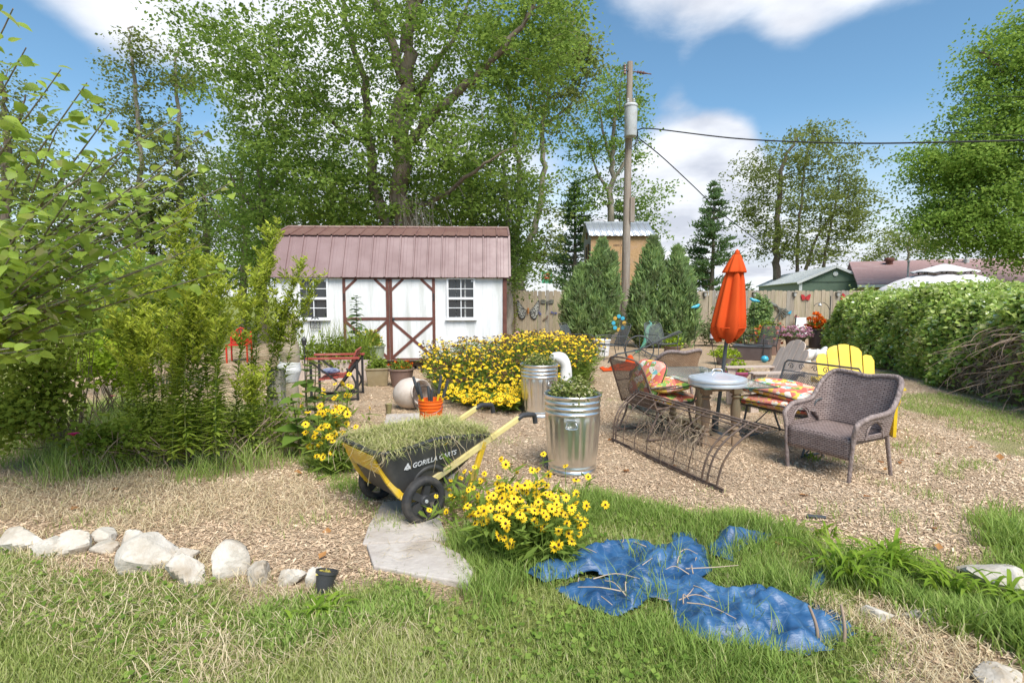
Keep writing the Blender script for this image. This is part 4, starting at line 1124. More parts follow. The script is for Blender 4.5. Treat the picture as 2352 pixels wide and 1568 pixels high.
# longer grass in the middle and round the tarp
def in_poly_pts(n, poly, g, wobble=.12):
    p = np.array(poly); lo, hi = p.min(0) - .3, p.max(0) + .3
    out = []
    while sum(len(o) for o in out) < n:
        q = g.uniform(lo, hi, (n * 2, 2)); a, b = wob(q[:, 0], q[:, 1], wobble)
        out.append(q[poly_in(a, b, poly)])
    q = np.concatenate(out)[:n]
    return q[:, 0], q[:, 1]
mb = MB()
for poly, n, L, W in [
    (gp([(1080, 1200), (1180, 1185), (1300, 1165), (1480, 1155), (1640, 1180), (1780, 1225), (1830, 1290), (1760, 1330), (1600, 1260), (1480, 1240), (1330, 1270), (1220, 1330), (1130, 1400), (1080, 1360), (1110, 1300), (1040, 1250)]), 12000, .12, .005),
    (gp([(1180, 1400), (1300, 1390), (1420, 1430), (1560, 1470), (1750, 1520), (1900, 1540), (1950, 1640), (1500, 1700), (1200, 1600)]), 5500, .10, .0055),
    (gp([(1640, 1280), (1740, 1270), (1830, 1300), (1870, 1380), (1740, 1380), (1640, 1340)]), 3000, .11, .0055),
    (gp([(1940, 1330), (2100, 1310), (2352, 1250), (2600, 1300), (2600, 1560), (2352, 1560), (2180, 1430), (2000, 1395)]), 8000, .15, .0075),
    (gp([(2352, 1420), (2150, 1400), (2250, 1480), (2352, 1540), (2700, 1500)]), 2500, .16, .008),
    (gp([(620, 1400), (760, 1370), (850, 1380), (860, 1450), (740, 1490), (640, 1460)]), 3500, .09, .009),
    (gp([(2240, 1240), (2352, 1190), (2600, 1170), (2600, 1290), (2300, 1300)]), 2500, .12, .006),
    (GARDEN, 19000, .27, .0055),
    (gp([(680, 1060), (760, 1040), (840, 1080), (830, 1110), (720, 1105)]), 1800, .13, .006)]:
    x, y = in_poly_pts(n, poly, g, .2); k = ~under_tarp(x, y); x, y = x[k] + g.normal(size=k.sum()) * .05, y[k] + g.normal(size=k.sum()) * .05; n = len(x); cl = .75 + .5 * np.sin(4 * x + 1.7 * np.sin(3 * y)) * np.sin(5 * y)
    blades(mb, on_ground(x, y, -.004), L * np.clip(cl, .4, 1.4), W, g, 1.0, np.clip(g.normal(.62 if poly is GARDEN else .47, .22, n), 0, 1))
x = g.uniform(5.6, 9.5, 16000); y = g.uniform(5.0, 10.8, 16000); k = poly_in(*wob(x, y), RIGHTPATCH) & (grassy(x, y) > .12); x, y = x[k], y[k]
blades(mb, on_ground(x, y, -.004), .05, .008, g, 1.1, np.clip(g.normal(.65, .2, len(x)), 0, 1))
x, y = in_poly_pts(1500, gp([(1220, 1310), (1540, 1240), (1640, 1330), (1900, 1430), (1880, 1490), (1600, 1470), (1380, 1420)]), g, .1)
k = np.sin(9 * x + 3 * y) * np.sin(8 * y - 2 * x) > .1; x, y = x[k], y[k]
x, y = x[::2], y[::2]; blades(mb, on_ground(x, y, .0), .16, .005, g, 1.2, np.clip(g.normal(.5, .25, len(x)), 0, 1))
# sparse tufts coming up through the mulch
for k in range(150):
    x, y = frustum_pts(1, 3.6, 11, g=g); n = int(g.integers(15, 70))
    if k < 60:
        x, y = np.array([g.uniform(3.2, 7.0)]), np.array([g.uniform(4.2, 8.5)])
    xx = x + g.normal(size=n) * .09; yy = y + g.normal(size=n) * .09
    blades(mb, on_ground(xx, yy, -.004), g.uniform(.03, .09), .005, g, 1.1, np.clip(g.normal(.6, .2, n), 0, 1))
tag(mb.build('long_grass', M_TALLGRASS, attr=True, smooth=0), 'long loose grass growing round the blue tarp and weedy beds', 'grass', kind='stuff')
# broad-bladed grass clumps, each a plant
M_BROAD = leafmat('broad_grass_leaves', (.1, .2, .02), (.3, .42, .06), trans=(.5, .62, .07), tw=.4)
def broad_clump(label, px, py, n, L, W, seed, grp='broad-leaved grass clumps by the tarp'):
    g = np.random.default_rng(seed); b = gl(px, py); root = thing('grass_clump', label, 'grass clump', b, 0, grp)
    mb = MB()
    for i in range(n):
        a = g.uniform(0, 6.28); l = L * g.uniform(.6, 1.2); o = g.normal(size=2) * .05
        d = np.array((math.cos(a), math.sin(a))); rch = l * g.uniform(.35, .95); h = l * g.uniform(.45, .95)
        t_ = np.linspace(0, 1, 6); c = np.stack([o[0] + d[0] * rch * t_ ** 1.3, o[1] + d[1] * rch * t_ ** 1.3, h * (1.9 * t_ - 1.35 * t_ ** 2)], -1)
        w = W * np.sin(np.clip(t_ * .9 + .1, 0, 1) * np.pi) ** .7 * .5; s = np.array((-d[1], d[0], 0))
        gr = np.stack([c - s * w[:, None], c + np.array((0, 0, -.15)) * w[:, None], c + s * w[:, None]], 1)
        sheet(mb, gr, val=g.uniform(.1, 1))
    mb.build('leaves', M_BROAD, root, attr=True, smooth=60, kind='stuff')
broad_clump('arching broad-leaved grass clump right of the blue tarp', 1950, 1335, 60, .30, .022, 61)
broad_clump('spreading broad-leaved grass clump at the edge of the mulch', 2045, 1318, 60, .27, .02, 62)
broad_clump('low broad-leaved grass clump before the stone slab', 2190, 1375, 34, .24, .02, 63)
broad_clump('small bright grass clump alone on the mulch', 1895, 1232, 22, .14, .015, 64)
broad_clump('tiny grass tuft next to the small dark pipe on the mulch', 1835, 1225, 18, .12, .014, 65)
broad_clump('long-bladed clump at the right-hand edge of the lawn', 2340, 1420, 40, .34, .02, 66)
broad_clump('leafy weed clump in the lawn near the small black pot', 740, 1420, 70, .13, .018, 67)
broad_clump('bright grass tuft under the wicker armchair', 1865, 1050, 26, .10, .012, 68)
# mulch chips
X, Y = frustum_pts(150000, 2.9, 12.5)
k = (grassy(X, Y) < .5) & ~poly_in(X, Y, GARDEN); X, Y = X[k], Y[k]
x2 = g.uniform(*sorted((G(1960, 1440).x, G(2352, 1500).x + .8)), 2500); y2 = g.uniform(2.2, 2.9, 2500); k = grassy(x2, y2) < .5
X = np.concatenate([X, x2[k]]); Y = np.concatenate([Y, y2[k]]); N = len(X)
a = g.uniform(0, 6.28, N); L = g.uniform(.010, .036, N) * (1 + .02 * Y); W = L * g.uniform(.12, .36, N)
d = unit(np.stack([np.cos(a), np.sin(a), g.normal(size=N) * .3], -1)); nr = unit(np.array((0, 0, 1.)) + g.normal(size=(N, 3)) * .4); x_ = unit(np.cross(d, nr))
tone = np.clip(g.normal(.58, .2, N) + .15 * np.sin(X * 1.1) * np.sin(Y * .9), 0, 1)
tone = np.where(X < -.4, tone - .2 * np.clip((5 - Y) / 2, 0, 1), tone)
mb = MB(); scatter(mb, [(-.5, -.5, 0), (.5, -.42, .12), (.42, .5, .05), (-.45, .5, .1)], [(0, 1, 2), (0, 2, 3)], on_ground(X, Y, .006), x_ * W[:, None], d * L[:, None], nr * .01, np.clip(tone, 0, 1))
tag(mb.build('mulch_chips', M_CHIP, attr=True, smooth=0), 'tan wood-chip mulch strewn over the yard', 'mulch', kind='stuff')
# straw and dry stems
mb = MB()
def straw(mb, x, y, L, W, g, h=.02, z=None):
    n = len(x); a = g.uniform(0, 6.28, n); l = L * g.uniform(.4, 1.4, n)
    d = np.stack([np.cos(a), np.sin(a), g.normal(size=n) * .18], -1); s = np.stack([-np.sin(a), np.cos(a), 0 * a], -1)
    p = on_ground(x, y, .008) if z is None else np.stack([x, y, z], -1)
    b = g.normal(size=n) * .25
    p1 = p + d * (l * .5)[:, None] + s * (b * l * .4)[:, None] + np.stack([0 * a, 0 * a, g.uniform(0, 1, n) * h], -1); p2 = p + d * l[:, None]
    V = np.stack([p, p + s * W, p1, p1 + s * W, p2], 1)
    F = np.array([(0, 1, 3), (0, 3, 2), (2, 3, 4)])[None] + (np.arange(n) * 5)[:, None, None]
    mb.add(V.reshape(-1, 3), F.reshape(-1, 3), val=np.repeat(g.uniform(0, 1, n), 5))
X, Y = frustum_pts(9000, 2.9, 9); k = grassy(X, Y) < .5; straw(mb, X[k], Y[k], .08, .0025, g)
for poly, n, L in [(gp([(0, 1090), (300, 1100), (620, 1110), (780, 1150), (700, 1230), (400, 1220), (0, 1200)]), 3600, .16), (gp([(0, 1240), (800, 1340), (800, 1400), (0, 1300)]), 900, .13),
                   (gp([(0, 1300), (350, 1350), (700, 1400), (900, 1500), (600, 1560), (200, 1560), (0, 1500)]), 1500, .16), (gp([(1960, 1420), (2200, 1420), (2352, 1520), (2352, 1640), (2050, 1640)]), 900, .13),
                   (gp([(1780, 1340), (1900, 1370), (1960, 1450), (1800, 1390)]), 500, .13), (gp([(460, 1440), (600, 1430), (640, 1510), (500, 1530)]), 350, .11), (gp([(700, 980), (1000, 940), (1000, 1010), (820, 1020)]), 700, .14)]:
    x, y = in_poly_pts(n, poly, g); straw(mb, x, y, L, .003, g, .06)
x, y = in_poly_pts(150, gp([(850, 1165), (1010, 1160), (1080, 1310), (850, 1310)]), g); straw(mb, x, y, .12, .0025, g, .02, gz(x, y) + .047)
tag(mb.build('straw', M_STRAW, attr=True, smooth=0), 'dry straw and cut stems scattered over mulch and lawn', 'straw', kind='stuff')
# fallen leaves on the mulch
M_DEADLEAF = leafmat('fallen_leaves', (.25, .1, .04), (.5, .26, .1), trans=(.5, .25, .1), tw=.2)
mb = MB(); n = 70; X, Y = frustum_pts(n, 3.0, 7.5); 
Xa, Ya, Za = leaf_axes(n, .07, .85, 0, g); scatter(mb, LEAF_V, LEAF_F, on_ground(X, Y, .02), Xa, Ya, Za, g.uniform(0, 1, n))
tag(mb.build('fallen_leaves', M_DEADLEAF, attr=True, smooth=0), 'rusty fallen leaves dotted over the mulch', 'leaves', kind='stuff')

# ================================================================ hedge at the right
M_HEDGE = leafmat('hedge_leaves', (.05, .11, .02), (.28, .36, .07), trans=(.6, .72, .14), tw=.4, gloss=.35, stops=[(0, (.13, .23, .05)), (.4, (.27, .42, .08)), (.75, (.46, .58, .14)), (1, (.66, .7, .32))])
M_TWIGBROWN = pmat('brown_bare_twigs', (.30, .21, .15), (.42, .31, .23), scale=6, rough=.9)
ha = Vector((9.55, 16.6, 0)); hb = Vector((7.15, 6.9, 0)); hd = (hb - ha); HLn = hd.length; hd.normalize(); hn = Vector((hd.y, -hd.x, 0)) if hd.y > 0 else Vector((-hd.y, hd.x, 0))
if hn.x < 0: hn = -hn
hedge = thing('hedge', 'overgrown bright green hedge along the right side of the yard', 'hedge', ha, 0)
g = np.random.default_rng(71)
ARC = [(-.15, 0.05), (-.12, .4), (-.06, .8), (.05, 1.2), (.22, 1.48), (.5, 1.64), (1.0, 1.7), (1.8, 1.68), (2.4, 1.4), (2.6, .6), (2.6, .1)]
arc = crom([(a, b, 0) for a, b in ARC], 8)
ca = np.concatenate([[0], np.cumsum(np.linalg.norm(np.diff(arc, axis=0), axis=1))])
def hedge_pt(s, u):
    """s along the hedge in metres, u along the cross-section"""
    w = np.interp(u, ca, arc[:, 0]); z = np.interp(u, ca, arc[:, 1])
    bump = .10 * np.sin(1.9 * s + 2.2 * z) + .07 * np.sin(4.3 * s - 3 * z + 1) + .05 * np.sin(8 * s + 6 * z)
    endr = np.clip(s / .9, 0, 1) ** .5
    zc = z * (.72 + .28 * endr) * (1 + .05 * np.sin(1.3 * s + 1) + .03 * np.sin(3.7 * s))
    w2 = .9 + (w - .9) * (.35 + .65 * endr) - bump * (w < .9) + bump * .2
    zc = zc + bump * .35 * (w > .3)
    return w2, zc
nL = 52000
s = g.uniform(-.05, HLn + .8, nL) ; u = g.uniform(0, ca[-1] * .62, nL)
ne = 3500; s[:ne] = g.uniform(-.1, .25, ne); u[:ne] = g.uniform(0, ca[-1], ne)
w, z = hedge_pt(s, u); inw = np.abs(g.normal(size=nL)) * .07
bare = (s > HLn - 2.6) & (z < .95 - .25 * np.sin(s * 2)) & (z < (s - (HLn - 2.6)) * .7 + .1)
keep = ~bare | (g.uniform(0, 1, nL) < .12)
w = w + inw * (w < .5) + g.normal(size=nL) * .03; z = z - inw * (w > .5) + g.normal(size=nL) * .03
z = np.maximum(z, .02)
pos = np.outer(s, np.array(hd)) + np.outer(w, np.array(hn)); pos[:, 2] = z
pos = pos[keep]; n = len(pos)
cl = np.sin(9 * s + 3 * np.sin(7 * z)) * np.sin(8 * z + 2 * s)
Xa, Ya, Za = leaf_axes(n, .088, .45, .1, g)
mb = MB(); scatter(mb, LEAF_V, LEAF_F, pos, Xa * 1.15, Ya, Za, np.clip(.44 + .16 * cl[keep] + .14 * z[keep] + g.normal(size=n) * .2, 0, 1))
# stray shoots on top
for k in range(60):
    s0 = g.uniform(0, HLn); w0_, z0_ = hedge_pt(np.array([s0]), np.array([ca[-1] * g.uniform(.32, .6)]))
    m_ = 14; tt = np.linspace(0, 1, m_)[:, None]; b = np.array(hd) * s0 + np.array(hn) * w0_[0] + np.array((0, 0, z0_[0])); e = b + np.array((g.normal() * .12, g.normal() * .12, g.uniform(.1, .3)))
    pp = b + (e - b) * tt + g.normal(size=(m_, 3)) * .02; a1, a2, a3 = leaf_axes(m_, .06, .4, -.1, g); scatter(mb, LEAF_V, LEAF_F, pp, a1, a2, a3, g.uniform(.6, 1, m_))
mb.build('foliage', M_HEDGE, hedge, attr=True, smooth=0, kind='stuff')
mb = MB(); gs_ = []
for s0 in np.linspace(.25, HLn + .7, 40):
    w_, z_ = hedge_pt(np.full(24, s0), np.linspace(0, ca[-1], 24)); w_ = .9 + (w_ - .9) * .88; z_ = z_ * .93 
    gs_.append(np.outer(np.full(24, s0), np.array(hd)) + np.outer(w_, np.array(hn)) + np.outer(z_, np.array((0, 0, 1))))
sheet(mb, np.array(gs_)); mb.build('light_blocking_core', pmat('brown_hedge_core', (.10, .085, .05), (.16, .12, .08), scale=14, rough=1, bump=1), hedge, smooth=180)  # solid core added inside the leaves to block light, browned like inner twigs
mb = MB()
for k in range(520):
    s0 = HLn - 2.9 + 3.6 * g.uniform(0, 1); z0_ = g.uniform(.05, 1.0) 
    if z0_ > (s0 - (HLn - 2.9)) * .8 + .1: continue
    w0_ = g.uniform(-.12, .06)
    b = np.array(hd) * s0 + np.array(hn) * (w0_ + .12) + np.array((0, 0, z0_ + .2)); e = b + np.array((g.normal() * .28 - .06, g.normal() * .28, -g.uniform(.05, .45)))
    e[2] = max(e[2], .01)
    tube(mb, crom([b, (b + e) / 2 - np.array(hn) * g.uniform(.02, .16), e], 3), [.006, .003], 4, caps=False)
mb.build('bare_twigs', M_TWIGBROWN, hedge, kind='stuff', smooth=180)

# ================================================================ black-eyed susans
M_PETAL = pmat('yellow_petals', (.84, .57, .02), (.78, .48, .015), scale=30, rough=.6, spec=.2)
M_CONE = pmat('dark_flower_cone', (.045, .018, .01), (.07, .028, .012), scale=60, rough=.9)
M_FLOWERLEAF = leafmat('susan_leaves', (.11, .18, .03), (.27, .36, .08), trans=(.5, .6, .1), tw=.4)
def flower_mesh(np_=12, seed=0):
    g = np.random.default_rng(seed); mb = MB()
    for i in range(np_):
        a = 2 * np.pi * i / np_ + g.normal() * .08; l = g.uniform(.88, 1.08); dz = -.12 + g.normal() * .1
        d = np.array((math.cos(a), math.sin(a), 0)); s = np.array((-math.sin(a), math.cos(a), 0))
        w = .17
        V = [d * .14 - s * .06, d * .14 + s * .06, d * .6 * l + s * w + np.array((0, 0, dz * .4)), d * l + np.array((0, 0, dz)), d * .6 * l - s * w + np.array((0, 0, dz * .4))]
        mb.add(V, [(0, 1, 2, 4), (4, 2, 3)])
    lathe(mb, [(.24, -.03), (.25, .06), (.17, .16), (0, .2)], 8, mi=1)
    return mb
FLOWERS = [flower_mesh(12 + k % 3, k).mesh('flower', [M_PETAL, M_CONE], smooth=60) for k in range(4)]
FM = flower_mesh(10, 9)
FMV = np.concatenate(FM.V)
def flower_patch(name, label, centre, pts, hts, nobj, rad, seed, leaf_n, leaf_L, face=(0, -.5, .85), stems=True, group='black-eyed susan clumps'):
    """pts: ground offsets of stems, hts their heights; the first nobj flowers are pieces of their own"""
    g = np.random.default_rng(seed); root = thing(name, label, 'flowers', centre, 0, group); c = np.array(centre)
    n = len(pts); st = MB(); lf = MB(); extra = MB(); order = np.argsort(pts[:, 1] + c[1])
    pts, hts = pts[order], hts[order]
    f = np.array(face)
    for i in range(n):
        tip = np.array((pts[i, 0] + g.normal() * .03, pts[i, 1] + g.normal() * .03, hts[i])); nr = Vector(unit(f + g.normal(size=3) * .42))
        if stems:
            b = np.array((pts[i, 0] * .8, pts[i, 1] * .8, 0)); tube(st, [b, (b + tip) / 2 + g.normal(size=3) * .015, tip], .0022 if rad < .04 else .003, 3, caps=False, val=g.uniform(.2, .8))
        r = rad * g.uniform(.75, 1.2); e = nr.to_track_quat('Z', 'Y')
        if i < nobj:
            o = inst(FLOWERS[i % 4], 'flower', root, tip, e.to_euler(), (r, r, r * g.uniform(.8, 1.3)))
        else:
            Mx = np.array(e.to_matrix()) * r; base = extra.n
            for q, FF in enumerate(FM.F):
                pass
            V = FMV @ Mx.T + tip; extra.V.append(V); extra.A.append(np.full(len(V), .5)); extra.UV.append(np.zeros((len(V), 2)))
            for FF, MM in zip(FM.F, FM.M):
                extra.F.append(FF + base); extra.M.append(MM)
            extra.n += len(V)
    if leaf_n:
        k = g.integers(0, n, leaf_n); zz = hts[k] * g.uniform(.05, .92, leaf_n)
        pos = np.stack([pts[k, 0] * (.8 + .2 * zz / hts[k]) + g.normal(size=leaf_n) * .03, pts[k, 1] * (.8 + .2 * zz / hts[k]) + g.normal(size=leaf_n) * .03, zz], -1)
        a = g.uniform(0, 6.28, leaf_n); d = unit(np.stack([np.cos(a), np.sin(a), g.normal(.35, .4, leaf_n)], -1)); nr = unit(np.cross(np.cross(d, np.array((0, 0, 1.))), d) + g.normal(size=(leaf_n, 3)) * .3); x_ = np.cross(d, nr)
        L = (leaf_L * g.uniform(.6, 1.4, leaf_n))[:, None]
        scatter(lf, LEAF_V, LEAF_F, pos, x_ * L * .3, d * L, nr * L * .4, np.clip(g.normal(.5, .22, leaf_n), 0, 1))
    if stems: st.build('stems', M_FLOWERLEAF, root, attr=True, kind='stuff', smooth=180)
    if leaf_n: lf.build('foliage', M_FLOWERLEAF, root, attr=True, smooth=0, kind='stuff')
    if extra.n: extra.build('far_flowers', [M_PETAL, M_CONE], root, smooth=60, kind='stuff')
    return root
g = np.random.default_rng(81)
poly = [(-1.65, 9.3), (-1.25, 8.1), (-.65, 7.3), (-.05, 7.05), (.2, 7.6), (.62, 7.9), (1.0, 8.7), (1.45, 9.2), (1.75, 10.2), (1.4, 11.2), (.4, 11.6), (-.2, 11.0), (-.9, 10.2)]
x, y = in_poly_pts(3000, poly, g, .05)
c = Vector((.2, 9.2, 0)); pts = np.stack([x - c.x, y - c.y], -1)
hh = np.clip((y - 6.9) / 2.6, .30, 1) * .78 * g.uniform(.75, 1.12, len(x)) + .04 * np.sin(3 * x) 
flower_patch('flower_bed', 'great drift of yellow black-eyed susans between the shed and the metal bins', c, pts, hh, 300, .039, 82, 12000, .14)
g = np.random.default_rng(83); n = 150
cc = gl(1215, 1275); a = g.uniform(0, 6.28, n); r = np.sqrt(g.uniform(0, 1, n)); px = r * np.cos(a) * .36; py = r * np.sin(a) * .27
hh = .24 + .12 * (1 - r) + g.uniform(-.08, .1, n) + .08 * (py + .2)
tall = g.choice(n, 14, replace=False); hh[tall[:8]] += .16; px[tall] += .12; py[tall] += .12
flower_patch('black_eyed_susan', 'bushy black-eyed susan in full bloom beside the blue tarp', cc, np.stack([px, py], -1), hh, 300, .032, 84, 900, .12, face=(0, -.75, .65))
n = 40; cc = gl(1090, 1190); px = g.normal(size=n) * .22; py = g.normal(size=n) * .16; hh = .1 + np.abs(g.normal(size=n)) * .16
flower_patch('black_eyed_susan', 'straggling black-eyed susan stems sprawling against the cart wheel and leg', cc, np.stack([px, py], -1), hh, 300, .024, 85, 260, .12, face=(.1, -.6, .6))
n = 62; cc = gl(770, 1082); a = g.uniform(0, 6.28, n); r = np.sqrt(g.uniform(0, 1, n)); px = r * np.cos(a) * .24; py = r * np.sin(a) * .2
hh = g.uniform(.16, .60, n)
flower_patch('black_eyed_susan', 'upright black-eyed susan clump left of the yellow cart', cc, np.stack([px, py], -1), hh, 300, .036, 86, 500, .13, face=(.1, -.75, .6))
n = 24; cc = gl(765, 975); px = g.normal(size=n) * .2; py = g.normal(size=n) * .15; hh = g.uniform(.15, .62, n)
flower_patch('black_eyed_susan', 'loose black-eyed susan flowers in front of the red-armed glider', cc, np.stack([px, py], -1), hh, 300, .04, 87, 200, .13, face=(.1, -.75, .6))
# ================================================================ furniture and tools in the yard
def text_mesh(body, size, shear=.15, extrude=.001):
    cu = bpy.data.curves.new('lettering', 'FONT'); cu.body = body; cu.size = size; cu.shear = shear; cu.extrude = extrude
    cu.align_x = 'CENTER'; cu.align_y = 'CENTER'; cu.offset = size * .012; cu.space_character = 1.02
    o = bpy.data.objects.new('lettering', cu); COL.objects.link(o)
    me = bpy.data.meshes.new_from_object(o); bpy.data.objects.remove(o); bpy.data.curves.remove(cu)
    return me
def dome_leaves(mb, n, c, r, size, g, up=.5, tone=(.2, .9), shell=.4, droop=0, zmin=None):
    p = ellipsoid_pts(n, c, r, g, shell); p[:, 2] = np.where(p[:, 2] < c[2], c[2] + (p[:, 2] - c[2]) * .3, p[:, 2])
    a, b, d = leaf_axes(n, size, up, droop, g); scatter(mb, LEAF_V, LEAF_F, p, a, b, d, g.uniform(*tone, n))

# ---- galvanised bins
m, t, out = newmat('galvanised_steel')
tcn = nd(t, 'ShaderNodeTexCoord'); n1 = nd(t, 'ShaderNodeTexNoise', {'Vector': tcn.outputs['Object'], 'Scale': 9, 'Detail': 5}); vo = nd(t, 'ShaderNodeTexVoronoi', {'Vector': tcn.outputs['Object'], 'Scale': 60})
col = ramp(t, n1.outputs['Fac'], [(.3, (.74, .75, .74)), (.7, (.86, .86, .85))]); rr = nd(t, 'ShaderNodeMapRange', {'Value': vo.outputs['Distance'], 'From Max': .6, 'To Min': .27, 'To Max': .31})
b = nd(t, 'ShaderNodeBsdfPrincipled', {'Base Color': col, 'Metallic': 1.0, 'Roughness': rr.outputs[0]}); t.links.new(b.outputs[0], out.inputs[0]); M_ZINC = m
M_ZINCDULL = pmat('dull_zinc', (.72, .75, .78), (.62, .65, .68), scale=7, rough=.4, metal=.5)
M_SOIL = pmat('potting_soil', (.06, .04, .028), (.10, .07, .045), scale=30, rough=1, bump=.8)
M_CANPLANT = leafmat('variegated_leaves', (.12, .17, .04), (.5, .47, .2), trans=(.5, .5, .15), tw=.3, stops=[(0, (.07, .12, .025)), (.5, (.2, .25, .06)), (.85, (.42, .42, .16)), (1, (.6, .56, .36))])
def bin_planter(label, loc, rz, seed):
    g = np.random.default_rng(seed); root = thing('bin_planter', label, 'planter', loc, rz, 'galvanised bins used as planters')
    prof = [(.215, .0), (.222, .005), (.222, .03), (.215, .04), (.222, .052), (.225, .062), (.217, .075), (.218, .085)] + [(.219 + .028 * f, .085 + .455 * f) for f in np.linspace(.02, .98, 22)] + [(.247, .545), (.254, .555), (.247, .568), (.248, .59), (.255, .602), (.248, .615), (.25, .64), (.257, .652), (.25, .665), (.252, .69), (.262, .70), (.265, .708), (.258, .716), (.25, .71), (.246, .69), (.24, .62)]
    def fl(r, z, a):
        k = np.clip((z - .1) / .05, 0, 1) * np.clip((.535 - z) / .05, 0, 1)
        w = np.abs(((a * 16 / np.pi) % 2) - 1); k2 = np.clip((.75 - w) / .3, 0, 1); k2 = k2 * k2 * (3 - 2 * k2)
        return r + .0085 * k * k2
    q = MB(); lathe(q, prof, 192, rfun=fl, caps=False); q.build('body', M_ZINC, root, smooth=50)
    for s in (-1, 1):
        q = MB(); y = s * .252
        tube(q, crom([(-.035, y, .50), (-.045, y + s * .012, .47), (-.05, y + s * .016, .445), (0, y + s * .018, .438), (.05, y + s * .016, .445), (.045, y + s * .012, .47), (.035, y, .50)], 5), .004, 6)
        h = q.build('handle', M_ZINC, root, smooth=60); q = MB(); box(q, (0, y + s * .003, .505), (.085, .012, .018)); q.build('handle_clip', M_ZINC, h, smooth=0)
    q = MB(); lathe(q, [(0, .655), (.12, .655), (.238, .645)], 24, caps=False); q.build('soil', M_SOIL, root)
    mb = MB(); dome_leaves(mb, 3400, (0, 0, .665), (.235, .235, .19), .032, g, .5, (0, 1), .55, -.2)
    mb.build('foliage', M_CANPLANT, root, attr=True, smooth=0, kind='stuff')
bin_planter('galvanised steel bin planted with a low leafy plant, beside the cart handles', ground_loc(.555, 4.88), R(172), 201)
bin_planter('galvanised steel bin planter among the yellow flowers by the white goose', ground_loc(.375, 7.35), R(35), 202)

# ---- garden cart
M_TUB = pmat('black_poly_tub', (.045, .045, .045), (.065, .063, .06), scale=5, rough=.5, spec=.45, dirt=(.10, .095, .085), dirt_scale=3, bump=.08)
M_CARTYEL = pmat('cart_yellow_paint', (.72, .47, .03), (.62, .39, .025), scale=6, rough=.4, spec=.5, dirt=(.6, .46, .2), dirt_scale=3.5)
M_CARTPALE = pmat('faded_yellow_paint', (.72, .60, .26), (.66, .53, .2), scale=6, rough=.45, dirt=(.55, .47, .28), dirt_scale=4)
M_RUBBER = pmat('black_rubber', (.028, .028, .03), (.045, .044, .043), scale=14, rough=.75, bump=.2, dirt=(.10, .085, .07), dirt_scale=6)
M_PLASTIC = pmat('black_plastic_rim', (.035, .035, .037), (.05, .05, .052), scale=8, rough=.45)
cart = thing('garden_cart', 'black two-wheeled garden cart with yellow frame, heaped with cut grass', 'garden cart', ground_loc(-.843, 3.965), R(42))
def rr_outline(x0, x1, hw0, hw1, rad, n=7):
    """rounded outline: x0 the nose, x1 the handle end"""
    pts = []
    for (cx, cy, a0) in ((x1 - rad, hw1 - rad, 0), (x0 + rad, hw0 - rad, 90), (x0 + rad, -hw0 + rad, 180), (x1 - rad, -hw1 + rad, 270)):
        for a in np.linspace(a0, a0 + 90, n):
            pts.append((cx + rad * math.cos(R(a)), cy + rad * math.sin(R(a))))
    # more points on the straight sides
    out = []
    for i in range(len(pts)):
        p, q_ = np.array(pts[i]), np.array(pts[(i + 1) % len(pts)]); d = np.linalg.norm(q_ - p); k = max(1, int(d / .07))
        out += [tuple(p + (q_ - p) * j / k) for j in range(k)]
    return np.array(out)
rimo = rr_outline(-.33, .68, .305, .27, .07)
nR = len(rimo)
def level(f):
    """f=0 bottom .. 1 rim"""
    e = f ** .8
    x = rimo[:, 0]; y = rimo[:, 1]
    bx = -.13 + (x + .33) / 1.01 * .46; by = y * .66
    rimz = .555 - .02 * np.clip((x - .2) / .5, 0, 1) + .022 * np.exp(-((x - .15) / .16) ** 2) - .03 * np.clip((x - .45) / .25, 0, 1)
    botz = .185 + .05 * np.clip((x - .0) / .68, 0, 1)
    return np.stack([bx + (x - bx) * e, by + (y - by) * (f ** .6), botz + (rimz - botz) * f], -1)
lv = [level(f) for f in (0, .04, .12, .25, .4, .55, .7, .85, 1)]
gr = np.array([np.concatenate([l, l[:1]]) for l in lv])
q = MB(); c_ = lv[0].mean(0); sheet(q, np.concatenate([np.tile(c_, (1, nR + 1, 1)), gr])); solid(q.build('tub', M_TUB, cart, smooth=55), .006, 0)
q = MB(); tube(q, lv[-1], .0165, 8, closed=True); q.build('tub_rim', M_PLASTIC, cart, smooth=70)
# rounded swelling over the wheels is part of the tub wall: small arch each side
for s in (-1, 1):
    q = MB(); tube(q, crom([(-.05, s * .225, .20), (.0, s * .24, .33), (.1, s * .245, .37), (.2, s * .24, .33), (.26, s * .225, .22)], 5), .022, 8); q.build('wheel_arch', M_TUB, cart, smooth=70)
